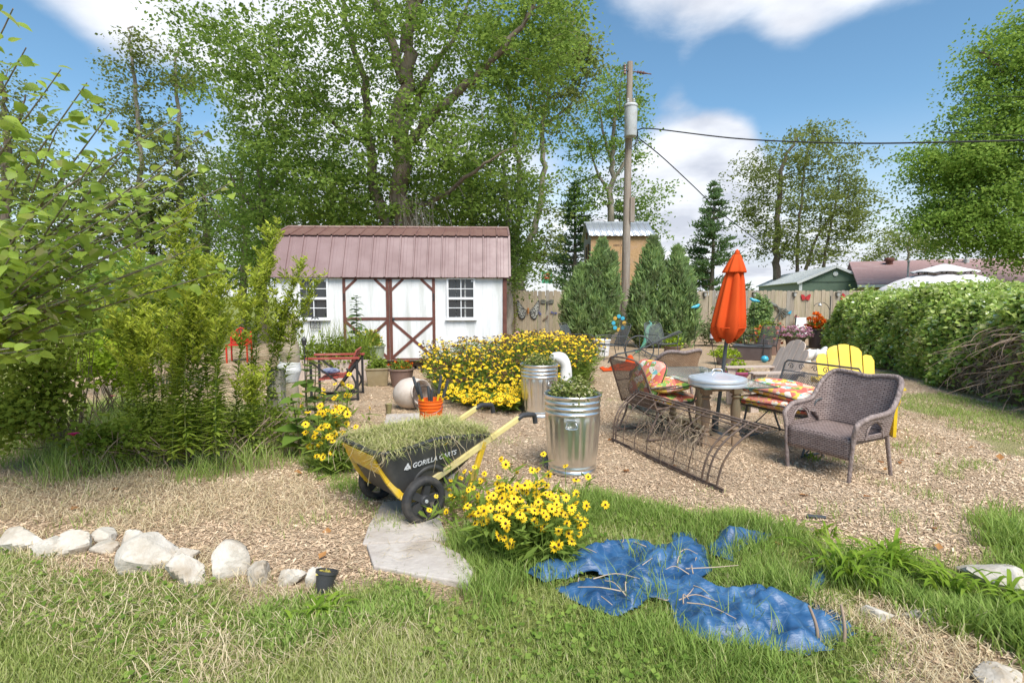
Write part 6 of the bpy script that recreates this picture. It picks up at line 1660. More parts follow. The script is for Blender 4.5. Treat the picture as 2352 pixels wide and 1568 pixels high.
# ---- adirondack chairs
def adirondack(label, loc, rz, mat, group='adirondack chairs'):
    root = thing('adirondack_chair', label, 'chair', loc, rz, group)
    lean = R(24); M_ = Matrix.Rotation(-lean, 3, 'X')
    hs = [.70, .81, .835, .81, .70]; w = .128
    for k in range(5):
        H_ = hs[k]; x = (k - 2) * .122
        sk_ = -1 if k < 2 else 1; top = [(w / 2, H_ - (.075 if sk_ > 0 else -.005)), (w / 4, H_ - (.025 if sk_ > 0 else -.004)), (-w / 4, H_ - (.025 if sk_ < 0 else -.004)), (-w / 2, H_ - (.075 if sk_ < 0 else -.005))]
        if k in (0, 4):
            s = -1 if k == 0 else 1; top = [(w / 2, H_ - .02), (w / 4, H_), (-w / 4, H_ - .01), (-w / 2, H_ - .08)][::1] if s < 0 else [(w / 2, H_ - .08), (w / 4, H_ - .01), (-w / 4, H_), (-w / 2, H_ - .02)]
        if k == 2: top = [(w / 2, H_ - .008), (w / 4, H_), (-w / 4, H_), (-w / 2, H_ - .008)]
        q = MB(); prism(q, [(-w / 2 * .8, 0), (w / 2 * .8, 0)] + top, .02, M=np.array(Matrix.Rotation(R((k - 2) * 1.2), 3, 'Y'))); o = q.build('back_slat', mat, root, smooth=0, bevel=.003); o.location = (x, .22, .22); o.rotation_euler = (-lean, 0, 0)
    for k in range(5):
        f = k / 4; q = MB(); box(q, (0, -.30 + .50 * f, .385 - .135 * f), (.56, .105, .02), Matrix.Rotation(-R(14), 3, 'X')); q.build('seat_slat', mat, root, smooth=0, bevel=.003)
    for s in (-1, 1):
        q = MB(); prism(q, [(-.36, .24), (-.36, .34), (.62, .05), (.62, 0), (.5, 0)], .03, M=Matrix(((0, 1, 0), (1, 0, 0), (0, 0, 1))), c=(s * .275, 0, .02)); q.build('stringer', mat, root, smooth=0)
        q = MB(); box(q, (s * .31, -.30, .27), (.035, .12, .54)); q.build('leg', mat, root, smooth=0, bevel=.003)
        q = MB(); prism(q, [(-.33, .54), (-.33, .40), (-.31, .36), (-.23, .44), (-.16, .54)], .03, M=Matrix(((0, 1, 0), (1, 0, 0), (0, 0, 1))), c=(s * .345, 0, 0)); q.build('arm_bracket', mat, root, smooth=0)
        q = MB(); V = [(s * .24, .42), (s * .38, .42), (s * .41, -.28), (s * .39, -.38), (s * .27, -.39), (s * .25, -.28)]; q.add([(a, b, .545) for a, b in V] + [(a, b, .565) for a, b in V], [tuple(range(6)), tuple(range(11, 5, -1))] + [(i, i + 6, (i + 1) % 6 + 6, (i + 1) % 6) for i in range(6)]); q.build('arm', mat, root, smooth=0)
    q = MB(); box(q, (0, .395, .53), (.80, .03, .07)); q.build('back_rail', mat, root, smooth=0)
    q = MB(); box(q, (0, -.345, .32), (.55, .022, .11)); q.build('front_rail', mat, root, smooth=0)
M_YELPAINT = pmat('bright_yellow_paint', (.78, .55, .02), (.70, .48, .018), scale=6, rough=.45, dirt=(.62, .45, .08), dirt_scale=4)
M_TANWOOD = pmat('weathered_tan_boards', (.56, .46, .39), (.46, .37, .31), scale=5, rough=.9, stretch=(5, 5, .7), bump=.3)
adirondack('bright yellow adirondack chair with rounded fan back', ground_loc(4.18, 6.5), R(-16), M_YELPAINT)
adirondack('weathered tan adirondack chair turned sideways beyond the table', ground_loc(3.62, 7.75), R(-82), M_TANWOOD)
# ================================================================ stones, path, tarp
M_STONE = pmat('pale_limestone', (.62, .57, .50), (.46, .41, .34), scale=7, rough=.95, bump=.6, bscale=22, detail=8, dirt=(.36, .29, .21), dirt_scale=5)
def rock(name, label, px, py, wpx, hpx, seed, group, depth=.8, parent=None):
    g = np.random.default_rng(seed); p = gl(px, py + hpx * .4); k = p.y / FOC
    sx, sz, sy = wpx * k * .62, hpx * k * .7, wpx * k * .6 * depth
    u = np.linspace(0, 2 * np.pi, 33)[:-1]; v = np.linspace(-np.pi / 2, np.pi / 2, 17)
    U, V = np.meshgrid(u, v, indexing='ij'); d = np.stack([np.cos(V) * np.cos(U), np.cos(V) * np.sin(U), np.sin(V)], -1)
    nrm = unit(g.normal(size=(11, 3)) * np.array((1, 1, .8))); dd = g.uniform(.5, .95, 11)
    r = np.min(dd / np.maximum(d @ nrm.T, .12), -1); r = np.minimum(r, 1.25) + .015 * np.sin(9 * d[..., 0] + seed) * np.sin(8 * d[..., 2])
    Pq = d * r[..., None] * np.array((sx, sy, sz)); Pq = np.concatenate([Pq, Pq[:1]], 0)
    q = MB(); sheet(q, Pq); o = q.build(name, M_STONE, smooth=18)
    o.location = (p.x, p.y, p.z + sz * .35); o.rotation_euler = (0, g.normal() * .15, g.normal() * .4)
    return tag(o, label, 'stone', group)
SG = 'limestone rocks edging the lawn'
for i, (px, py, w, h, lab) in enumerate([
    (40, 1235, 105, 42, 'broad flat pale rock at the far end of the stone edging'), (112, 1245, 70, 26, 'low sunken rock next to the broad flat one'), (128, 1258, 60, 34, 'small white rock at the foot of the tilted one'),
    (178, 1247, 70, 50, 'tilted white rock pointing up out of the edging'), (248, 1228, 56, 32, 'rounded whitish rock behind the grass stalks'), (250, 1252, 54, 28, 'low rock half covered by grass stalks'),
    (303, 1243, 50, 46, 'darker grey rock leaning beside the biggest stone'), (355, 1266, 105, 70, 'biggest slanted limestone rock in the edging'), (424, 1268, 62, 48, 'bright white flat-topped rock next to the biggest stone'),
    (438, 1305, 82, 62, 'jagged cream rock in front of the white flat-topped one'), (525, 1292, 80, 74, 'upright angular rock standing alone in the edging'), (596, 1312, 62, 52, 'cream rock sunk in dry straw'),
    (668, 1328, 54, 34, 'small pointed white rock half buried near the pot'), (728, 1330, 44, 40, 'white rock touching the small black pot')]):
    rock('edging_stone', lab, px, py, w, h, 400 + i, SG)
rock('stone_slab', 'flat pinkish stone slab in the grass at the right edge', 2305, 1320, 130, 46, 431, None, 1.3)
rock('paving_brick', 'loose grey brick lying in the grass past the tarp', 2010, 1412, 74, 26, 432, None, .5)
rock('paving_brick', 'long tan brick almost buried in grass past the tarp', 2125, 1415, 110, 22, 433, None, .35)
rock('rubble_stone', 'crumbled sandy stone at the bottom right corner of the lawn', 2290, 1540, 110, 50, 434, None, .8)
# path slabs
M_SLAB = pmat('worn_paving_slab', (.52, .47, .42), (.42, .37, .33), scale=5, rough=.95, bump=.35, bscale=30, dirt=(.33, .27, .21), dirt_scale=3)
path = thing('stepping_path', 'two worn grey paving slabs in front of the cart wheel', 'path', gl(950, 1260))
for pts, h in (([(880, 1158), (1002, 1150), (1012, 1200), (1030, 1246), (832, 1256), (848, 1210)], .028), ([(842, 1261), (1000, 1254), (1060, 1285), (1088, 1318), (1078, 1352), (990, 1338), (858, 1312)], .04)):
    P2 = [G(a, b) - Vector((path.location.x, path.location.y, 0)) for a, b in pts]; n_ = len(P2); q = MB()
    q.add([(p.x, p.y, -.03) for p in P2] + [(p.x, p.y, h) for p in P2], [tuple(range(n_ - 1, -1, -1)), tuple(range(n_, 2 * n_))] + [(i, (i + 1) % n_, (i + 1) % n_ + n_, i + n_) for i in range(n_)])
    q.build('slab', M_SLAB, path, smooth=0, bevel=.008)
o_ = gl(1010, 920); sl = MB(); box(sl, (0, 0, 0), (.55, .5, .03), Matrix.Rotation(R(10), 3, 'Z')); s_o = sl.build('stepping_stone', M_SLAB, smooth=0, bevel=.006); s_o.location = gl(935, 965, .012); tag(s_o, 'square pale stepping stone beside the cream urn', 'paving stone')
# tarp
m, t, out = newmat('blue_tarp')
tcn = nd(t, 'ShaderNodeTexCoord'); n1 = nd(t, 'ShaderNodeTexNoise', {'Vector': tcn.outputs['Object'], 'Scale': 4, 'Detail': 7, 'Roughness': .65}); mpn = nd(t, 'ShaderNodeMapping', {'Vector': tcn.outputs['Object'], 'Scale': (1, 9, 1), 'Rotation': (0, 0, R(15))}); n2 = nd(t, 'ShaderNodeTexNoise', {'Vector': mpn.outputs[0], 'Scale': 13, 'Detail': 5})
col = ramp(t, n1.outputs['Fac'], [(.28, (.01, .045, .12)), (.48, (.022, .085, .20)), (.64, (.05, .14, .28)), (.8, (.13, .24, .40))])  # pale and dark ends put highlights and fold shade into the blue
wv = nd(t, 'ShaderNodeMix', {0: .12, 6: tcn.outputs['Object'], 7: n1.outputs['Color']}, data_type='RGBA')
ve = nd(t, 'ShaderNodeTexVoronoi', {'Vector': wv.outputs[2], 'Scale': 11}, feature='DISTANCE_TO_EDGE')
cr = nd(t, 'ShaderNodeMapRange', {'Value': ve.outputs['Distance'], 'From Min': .03, 'From Max': .0, 'To Max': .2})
col = nd(t, 'ShaderNodeMix', {0: cr.outputs[0], 6: col, 7: (.30, .40, .52, 1)}, data_type='RGBA').outputs[2]
bp = nd(t, 'ShaderNodeBump', {'Height': n2.outputs['Fac'], 'Strength': .35, 'Distance': .01})
b = nd(t, 'ShaderNodeBsdfPrincipled', {'Base Color': col, 'Roughness': .42, 'Specular IOR Level': .5, 'Normal': bp.outputs[0]}); t.links.new(b.outputs[0], out.inputs[0]); M_TARP = m
def vnoise(x, y, seed):
    """creased sheet: folded triangle waves in several directions, bent out of line"""
    g = np.random.default_rng(seed); o = np.zeros_like(x)
    for f, a_ in ((1.3, 1.0), (2.1, .8), (3.1, .62), (4.6, .45), (7.0, .36), (10.5, .24)):
        for r in range(2):
            a = g.uniform(0, 3.14); u = (x * math.cos(a) + y * math.sin(a)) * f; v = (y * math.cos(a) - x * math.sin(a)) * f
            w = u + .35 * np.sin(2.1 * v + g.uniform(0, 6)) + .2 * np.sin(4.7 * v + g.uniform(0, 6)) + g.uniform(0, 9)
            tri = 1 - 2 * np.abs((w % 1) - .5)
            m = .5 + .5 * np.sin(1.7 * v + .8 * u + g.uniform(0, 6))
            o += a_ * (tri ** 1.6 - .4) * (.25 + .75 * m)
    return o * .8
def tarp(name, label, pts, seed, peaks, amp=.05, cat='tarp'):
    poly = [tuple(G(a, b).xy) for a, b in pts]; p = np.array(poly); lo, hi = p.min(0), p.max(0); c = (lo + hi) / 2; st = .011
    xs = np.arange(lo[0] - .05, hi[0] + .05, st); ys = np.arange(lo[1] - .05, hi[1] + .05, st); X_, Y_ = np.meshgrid(xs, ys, indexing='ij')
    a, b = wob(X_, Y_, .028); ins = poly_in(a, b, poly)
    z = .055 + amp * vnoise(X_, Y_, seed)
    for px, py, r_, h in peaks:
        w = G(px, py); z += h * np.exp(-((X_ - w.x) ** 2 + (Y_ - w.y) ** 2) / r_ ** 2)
    # edges fall towards the ground
    d = np.full(X_.shape, 9.); 
    for i in range(len(poly)):
        A_, B_ = p[i], p[(i + 1) % len(poly)]; ab = B_ - A_; tt = np.clip(((X_ - A_[0]) * ab[0] + (Y_ - A_[1]) * ab[1]) / (ab @ ab), 0, 1); d = np.minimum(d, np.hypot(X_ - A_[0] - tt * ab[0], Y_ - A_[1] - tt * ab[1]))
    z = np.maximum(z * (.3 + .7 * np.clip(d / .08, 0, 1)), .012) + gz(X_, Y_)
    jx = X_ + .02 * np.sin(7 * Y_ + 3 * X_); 
    gr_ = np.stack([jx - c[0], Y_ - c[1], z], -1); q = MB(); sheet(q, gr_, skip=lambda i, j: not ins[i, j])
    V = np.concatenate(q.V); F = np.concatenate(q.F); used = np.unique(F); mp_ = -np.ones(len(V), int); mp_[used] = np.arange(len(used)); q2 = MB(); q2.add(V[used], mp_[F])
    o = q2.build(name, M_TARP, smooth=180); o.location = (c[0], c[1], 0); solid(o, .003)
    return tag(o, label, cat, 'crumpled blue tarp pieces')
tarp('tarp', 'large crumpled blue tarp sprawled in the foreground grass', TARP, 501,
     [(1560, 1262, .09, .06), (1440, 1300, .16, .03), (1650, 1420, .2, .03), (1800, 1440, .12, .05), (1340, 1310, .12, .03)], .068)
tarp('tarp_scrap', 'loose torn end of blue tarp folded on the grass above the main sheet', TARP2, 502, [(1680, 1240, .08, .06)], .05)
tarp('tarp_scrap', 'tiny blue tarp scrap showing through the broad grass clump', [(1862, 1325), (1885, 1315), (1895, 1345), (1880, 1362), (1855, 1350)], 503, [], .02)
g = np.random.default_rng(505); q = MB()
for k in range(22):
    a = G(g.uniform(1320, 1640), g.uniform(1270, 1420)); e = a + Vector((g.normal() * .1, g.normal() * .06, 0)); a.z = .075; e.z = .085
    tube(q, crom([a, (a + e) / 2 + Vector((0, g.normal() * .03, .012)), e], 4), [.004, .002], 4, caps=False)
tag(q.build('dead_twigs', pmat('bleached_twigs', (.5, .4, .3), (.4, .3, .22), rough=.9), kind='stuff', smooth=180), 'bleached dead twigs lying over the blue tarp', 'twigs')
for (x0, y0, x1, y1, lab) in ((1938, 1490, 1932, 1388, 'broken brown stalk standing at the end of the blue tarp'), (1880, 1470, 1858, 1390, 'thin dark stalk leaning over the tarp edge')):
    a = gl(x0, y0); e = P(x1, y1, a.y + .03); q = MB(); tube(q, crom([(0, 0, 0), tuple((e - a) * .5 + Vector((.01, 0, 0))), tuple(e - a)], 4), [.009, .006], 6); o = q.build('plant_stalk', M_TWIGBROWN, smooth=70); o.location = a; tag(o, lab, 'stalk')
q = MB(); tube(q, [(-.06, 0, .018), (.06, -.03, .018)], .013, 8); o = q.build('pipe_offcut', M_CHARCOAL); o.location = gl(1872, 1188); tag(o, 'short dark pipe offcut lying on the mulch', 'pipe')

# ================================================================ bucket, tools, urn, pots
M_BUCKET = pmat('orange_plastic', (.80, .14, .012), (.72, .12, .01), scale=4, rough=.4, spec=.5)
bk = thing('bucket', 'orange plastic bucket full of yellow-handled tools', 'bucket', gl(990, 988), 0)
q = MB(); lathe(q, [(0, 0), (.128, 0), (.13, .006), (.137, .2), (.139, .255), (.147, .258), (.147, .27), (.14, .272), (.141, .29), (.149, .293), (.149, .305), (.142, .308), (.143, .33), (.151, .333), (.151, .345), (.145, .35), (.146, .37), (.152, .374), (.152, .38), (.144, .382), (.14, .37), (.125, .02), (0, .018)], 40, caps=False); q.build('body', M_BUCKET, bk, smooth=40)
q = MB(); tube(q, crom([(-.15, 0, .34), (-.12, -.13, .27), (0, -.175, .235), (.12, -.13, .27), (.15, 0, .34)], 6), .003, 5); q.build('bail', M_ZINC, bk)
M_TOOLY = pmat('yellow_tool_handle', (.74, .5, .02), (.68, .43, .02), scale=9, rough=.45)
bl = Vector(bk.location)
for k, (x, y, tx_, ty_, L, lab) in enumerate([(-.05, .02, -.14, .02, .62, 'yellow lopper handle with black grip tilted furthest toward the urn'), (-.02, -.03, -.10, -.02, .56, 'yellow tool handle with dark grip beside the outermost lopper'), (.02, .04, -.04, .04, .50, 'short yellow handle with grey grip in the middle of the bucket'),
                                        (.03, -.04, .0, -.03, .47, 'bent dark-gripped shear handle in the middle of the bucket'), (.05, .03, .07, .05, .63, 'upright yellow lopper with long black grip'), (.07, -.02, .13, .0, .58, 'yellow lopper leaning toward the flowers')]):
    rt = thing('garden_lopper', lab, 'tool', bl + Vector((x * .6, y * .6, .03)), 0, 'loppers in the orange bucket'); d = Vector((tx_ * 1.3, ty_, L)); d0 = d * .66
    q = MB(); tube(q, [(0, 0, 0), tuple(d0)], .0135, 8); q.build('handle', M_TOOLY, rt)
    q = MB(); tube(q, crom([tuple(d0 * .98), tuple(d * .85), tuple(d + Vector((.012 if k == 3 else 0, 0, 0)))], 4), [.017, .019, .016], 8); q.build('grip', M_CHARCOAL, rt)
M_URN = pmat('cream_glazed_plaster', (.68, .60, .53), (.58, .49, .42), scale=5, rough=.6, dirt=(.5, .4, .32), dirt_scale=4)
un = thing('fallen_urn', 'large cream urn lying on its side with a dark open mouth', 'urn', gl(950, 940), R(-40)); un.scale = (.86,) * 3
q = MB(); lathe(q, [(0, -.30), (.10, -.30), (.20, -.24), (.255, -.12), (.265, .0), (.245, .12), (.2, .2), (.19, .24), (.215, .27), (.205, .28), (.175, .25), (.185, .2), (.22, .1), (.235, 0), (.22, -.12), (.12, -.25), (0, -.26)], 40, M=Matrix.Rotation(R(80), 3, 'Y'), c=(-.05, 0, .255), caps=False); q.build('body', M_URN, un, smooth=60)
q = MB(); tube(q, [(.24, .20 * math.cos(a), .215 + .2 * math.sin(a)) for a in np.linspace(0, 6.28, 25)[:-1]], .018, 6, closed=True); q.build('mouth_rim', pmat('dark_urn_rim', (.10, .075, .06), rough=.8), un)
# pots
M_POTBROWN = pmat('brown_plastic_pot', (.2, .125, .10), (.25, .165, .135), scale=4, rough=.6)
M_POTTAN = pmat('tan_resin_pot', (.30, .235, .13), (.24, .185, .10), scale=5, rough=.7, dirt=(.36, .3, .2), dirt_scale=3)
M_POTDARK = pmat('dark_brown_pot', (.10, .07, .062), (.13, .095, .085), scale=4, rough=.55)
M_POTGREY = pmat('mottled_stone_pot', (.34, .30, .28), (.22, .16, .13), scale=7, rough=.8)
M_POTGREEN = pmat('faded_green_pot', (.36, .40, .27), (.3, .33, .22), scale=4, rough=.7)
M_POTPINK = pmat('magenta_glazed_bowl', (.42, .10, .2), (.36, .07, .17), scale=4, rough=.35)
M_WEED = leafmat('weedy_leaves', (.09, .15, .02), (.28, .35, .06), trans=(.45, .52, .08), tw=.35)
M_GOLDLEAF = leafmat('chartreuse_leaves', (.16, .26, .02), (.42, .52, .05), trans=(.55, .62, .06), tw=.35)
M_DUSTY = leafmat('dusty_green_leaves', (.10, .14, .06), (.24, .28, .13), trans=(.3, .35, .14), tw=.3)
def bloommat(name, a, b): return leafmat(name, a, b, trans=b, tw=.3)
M_ORBLOOM = bloommat('orange_blossoms', (.6, .07, .01), (.82, .22, .03)); M_PKBLOOM = bloommat('pink_blossoms', (.55, .25, .36), (.78, .5, .58)); M_RDBLOOM = bloommat('coral_blossoms', (.6, .08, .04), (.75, .25, .12)); M_YLBLOOM = bloommat('yellow_blossoms', (.62, .5, .08), (.75, .66, .2))
def potted(label, px, py, top_w, hpx, pot_mat, leaf_mat, seed, square=False, taper=.72, plant=(1.0, .35), nleaf=500, lsize=.05, bloom=None, nbloom=90, rim=.025, cat='potted plant', group=None, dz=0):
    g = np.random.default_rng(seed); p = gl(px, py); k = p.y / FOC; w = top_w * k / 2; H_ = hpx * k
    p.y += w * taper; root = thing('potted_plant', label, cat, p + Vector((0, 0, dz)), g.uniform(-.2, .2), group)
    q = MB(); prof = [(0, 0), (w * taper, 0), (w * .95, H_ - rim * 1.3), (w * 1.02, H_ - rim * 1.2), (w * 1.02, H_), (w * .92, H_), (w * .9, H_ - rim)]
    if square:
        M_ = Matrix.Rotation(R(45 + 18), 3, 'Z'); lathe(q, [(r * 1.3, z) for r, z in prof], 4, M=M_, caps=False)
        q.build('pot', pot_mat, root, smooth=20, bevel=.01)
    else:
        lathe(q, prof, 36, caps=False); q.build('pot', pot_mat, root, smooth=40)
    q = MB(); lathe(q, [(0, H_ - rim * .8), (w * .9, H_ - rim)], 20 if not square else 20, caps=False); q.build('soil', M_SOIL, root)
    pw_, phh = plant; mb = MB(); dome_leaves(mb, nleaf, (0, 0, H_ - .01), (w * pw_, w * pw_, phh), lsize, g, .4, (0, 1), .5, -.25); mb.build('foliage', leaf_mat, root, attr=True, smooth=0, kind='stuff')
    if bloom:
        mb = MB(); pp = ellipsoid_pts(nbloom, (0, 0, H_ + phh * .25), (w * pw_ * 1.05, w * pw_ * 1.05, phh * .9), g, .25); pp[:, 2] = np.maximum(pp[:, 2], H_ + .02); n5 = 5
        pos = np.repeat(pp, n5, 0); a, b_, d = leaf_axes(len(pos), lsize * .9, .3, -.3, g); scatter(mb, LEAF_V, LEAF_F, pos, a * 1.5, b_, d, g.uniform(0, 1, len(pos))); mb.build('blossoms', bloom, root, attr=True, smooth=0, kind='stuff')
    return root
potted('brown round pot of small orange flowers before the shed door', 918, 890, 60, 44, M_POTBROWN, M_WEED, 601, plant=(.95, .16), nleaf=900, lsize=.035, bloom=M_ORBLOOM, nbloom=26)
potted('square tan pot of grassy weeds beside the red-armed glider', 862, 888, 60, 42, M_POTTAN, M_WEED, 602, square=True, plant=(.85, .22), nleaf=700, lsize=.05, taper=.8)
potted('tall green urn overflowing with weeds against the shed door', 848, 868, 66, 74, M_POTGREEN, M_WEED, 603, plant=(.9, .3), nleaf=1100, lsize=.06, bloom=M_YLBLOOM, nbloom=26, taper=.7)
potted('brown pot of pale green leaves beside a mesh chair', 1548, 822, 40, 26, M_POTBROWN, M_GOLDLEAF, 604, plant=(1.15, .34), nleaf=300, lsize=.08)
potted('mottled stone pot topped with a bright chartreuse cushion plant', 1672, 838, 46, 24, M_POTGREY, M_GOLDLEAF, 605, plant=(1.45, .2), nleaf=1300, lsize=.05, taper=.75)
potted('magenta bowl of light green leaves behind the table', 1700, 876, 60, 20, M_POTPINK, M_GOLDLEAF, 606, plant=(.85, .26), nleaf=420, lsize=.06, taper=.6)
potted('big square dark pot with chartreuse leaves and red flowers', 1770, 816, 48, 38, M_POTBROWN, M_GOLDLEAF, 607, square=True, plant=(1.0, .42), nleaf=800, lsize=.08, bloom=M_RDBLOOM, nbloom=40, taper=.75)
potted('dark pot of trailing pink flowers beneath the leaning white board', 1834, 803, 46, 30, M_POTDARK, M_DUSTY, 608, plant=(1.5, .3), nleaf=600, lsize=.07, bloom=M_PKBLOOM, nbloom=150)
potted('tall dark pot of vivid orange flowers by the end of the hedge', 1884, 800, 40, 44, M_POTDARK, M_WEED, 609, plant=(1.15, .42), nleaf=500, lsize=.08, bloom=M_ORBLOOM, nbloom=130, taper=.8)
# deck box, tub, wooden planter by the shed
dk = thing('deck_box', 'dark grey woven deck box near the fence', 'box', gl(1728, 826), R(-30)); q = MB(); box(q, (0, 0, .18), (.85, .5, .34)); q.build('body', M_POTDARK, dk, smooth=0, bevel=.01); q = MB(); box(q, (0, 0, .365), (.89, .54, .035)); q.build('cover', M_GREYMETAL, dk, smooth=0, bevel=.006)
tb_ = thing('white_tub', 'small white plastic tub under the mesh chair', 'tub', gl(1382, 815)); q = MB(); lathe(q, [(0, 0), (.19, 0), (.23, .42), (.25, .42), (.25, .45), (.22, .45), (.18, .03), (0, .03)], 24, caps=False); q.build('body', M_WHITE, tb_, smooth=40); q = MB(); lathe(q, [(0, 0), (.03, 0), (.03, .01), (0, .01)], 10, (0, -.205, .15), M=RX); q.build('drain_hole', M_IRON, tb_)
pl = thing('planter_box', 'long wooden planter of tall weeds under the shed window', 'planter', gl(770, 872), R(2)); q = MB(); 
for s in (-1, 1):
    q = MB(); box(q, (0, s * .22, .2), (1.5, .03, .4)); q.build('side_board', M_TANWOOD, pl, smooth=0); q = MB(); box(q, (s * .735, 0, .2), (.03, .41, .38)); q.build('end_board', M_TANWOOD, pl, smooth=0)
q = MB(); box(q, (0, 0, .33), (1.43, .4, .04)); q.build('soil', M_SOIL, pl, smooth=0)
g = np.random.default_rng(611); mb = MB(); dome_leaves(mb, 4200, (0, 0, .36), (.85, .32, .5), .06, g, .3, (.1, 1), .7, -.4); n = 260; x = g.uniform(-.7, .8, n); blades(mb, np.stack([x, g.uniform(-.2, .2, n), np.full(n, .35)], -1), .75, .014, g, .45, g.uniform(.3, 1, n)); mb.build('weeds', M_WEED, pl, attr=True, smooth=0, kind='stuff')
# leafy sapling in front of the shed door
def leafy_stalk(name, label, px, py, H_, nleaf, L, mat, seed, lean=(0, 0), wd=.42, cat='plant', group=None, pairs=False):
    g = np.random.default_rng(seed); b = gl(px, py); root = thing(name, label, cat, b, 0, group)
    st = crom([(0, 0, 0), (lean[0] * .4 + g.normal() * .02, lean[1] * .4, H_ * .5), (lean[0], lean[1], H_)], 8); q = MB(); tube(q, st, [.010, .004], 6); q.build('stem', M_FLOWERSTEM, root, smooth=70)
    for i in range(nleaf):
        f = .12 + .88 * i / max(1, nleaf - 1); j = f * (len(st) - 1); p = st[int(j)] + (st[min(int(j) + 1, len(st) - 1)] - st[int(j)]) * (j - int(j))
        a = i * 2.4 + g.normal() * .3; l = L * (1.1 - .55 * f) * g.uniform(.8, 1.2)
        sc = (l * wd / .42, l, l); o = inst(random.choice(BIGLEAF[mat]), 'leaf', root, p, (g.normal() * .2 + .15 - .5 * f * (1 if pairs else 0), g.normal() * .15, a), sc)
    return root
M_FLOWERSTEM = pmat('green_brown_stem', (.13, .14, .04), (.15, .09, .04), scale=8, rough=.7)
# larger leaves: heart-shaped blade with folded midrib and drooping tip
def big_leaf(mat, lobes=False, seed=0):
    g = np.random.default_rng(seed); outline = [(0, .0), (.16, -.06), (.34, .08), (.42, .3), (.36, .55), (.2, .8), (0, 1.05)]
    if lobes: outline = [(0, 0), (.2, -.07), (.38, .08), (.46, .28), (.26, .36), (.36, .58), (.2, .82), (0, 1.05)]
    mid = [(0, y) for _, y in outline]; V = []; n = len(outline)
    def zf(x, y): return .10 * abs(x) * 1.5 - .28 * y * y + .1 * y + .03 * math.sin(9 * y + seed) * abs(x)
    for s in (-1, 1):
        V += [(s * x, y, zf(x, y)) for x, y in outline]
    V += [(0, max(0, y), zf(0, y)) for _, y in outline]
    F = []
    for i in range(n - 1):
        F.append((n + i, n + i + 1, 2 * n + i + 1, 2 * n + i)); F.append((i, 2 * n + i, 2 * n + i + 1, i + 1))
    mb = MB(); mb.add(V, F, val=g.uniform(.1, 1)); mb2 = mb
    t_ = np.linspace(0, 1, 3); 
    return mb.mesh('leaf', mat, smooth=60, attr=True)
M_MULB = leafmat('mulberry_leaves', (.15, .26, .03), (.40, .52, .09), trans=(.72, .84, .12), tw=.48, gloss=.4)
M_SUNLEAF = leafmat('coarse_green_leaves', (.09, .17, .03), (.22, .33, .06), trans=(.45, .55, .1), tw=.38, gloss=.3)
M_BLUEGREEN = leafmat('blue_green_leaves', (.08, .15, .06), (.19, .27, .12), trans=(.3, .42, .15), tw=.3)
BIGLEAF = {'mulb': [big_leaf(M_MULB, k % 3 == 0, 700 + k) for k in range(8)], 'sun': [big_leaf(M_SUNLEAF, False, 720 + k) for k in range(4)], 'blue': [big_leaf(M_BLUEGREEN, False, 730 + k) for k in range(4)]}
leafy_stalk('leafy_sapling', 'blue-green leafy sapling growing in front of the shed door', 820, 862, 1.62, 60, .26, 'blue', 741, (.02, 0), .4)
for k, (px, py, H_, lab) in enumerate([(712, 1010, 1.0, 'tall coarse-leaved stalk by the grey post'), (745, 1030, .55, 'short coarse-leaved plant beside the susan clump'), (690, 1052, .62, 'broad-leaved stalk at the foot of the grey post'), (725, 985, .8, 'coarse-leaved stalk in front of the glider leg')]):
    leafy_stalk('broadleaf_weed', lab, px, py, H_, 16, .22, 'sun', 750 + k, (random.uniform(-.08, .08), 0), .4, group='coarse weeds by the post')
# small black pot in the lawn
bp_ = thing('nursery_pot', 'small black nursery pot tipped in the grass by the white rock', 'pot', gl(742, 1368)); bp_.rotation_euler = (R(-18), R(8), 0); q = MB(); lathe(q, [(0, 0), (.04, 0), (.055, .10), (.06, .10), (.06, .115), (.052, .115), (.04, .02), (0, .02)], 24, caps=False); q.build('body', M_PLASTIC, bp_, smooth=40); q = MB(); lathe(q, [(0, .09), (.05, .088)], 16, caps=False); q.build('soil', M_SOIL, bp_); mb = MB(); dome_leaves(mb, 14, (0, 0, .1), (.04, .04, .02), .03, g); mb.build('dead_leaf', M_YLBLOOM, bp_, attr=True, smooth=0, kind='stuff')
q = MB(); lathe(q, [(0, 0), (.03, 0), (.045, .09), (.05, .1), (.04, .1), (0, .08)], 14); o = q.build('plant_stub', pmat('mossy_stub', (.3, .27, .1), (.16, .12, .07), scale=12, rough=.9)); o.location = gl(893, 955); o.scale = (1, 1, 1.5); tag(o, 'short mossy stub standing on the mulch behind the cart', 'stub')
q = MB(); box(q, (0, 0, .13), (.12, .03, .26), Matrix.Rotation(R(8), 3, 'Y')); o = q.build('white_board', M_SLAB, smooth=0); o.location = gl(1022, 1160); tag(o, 'small white board propped behind the cart wheel', 'board')

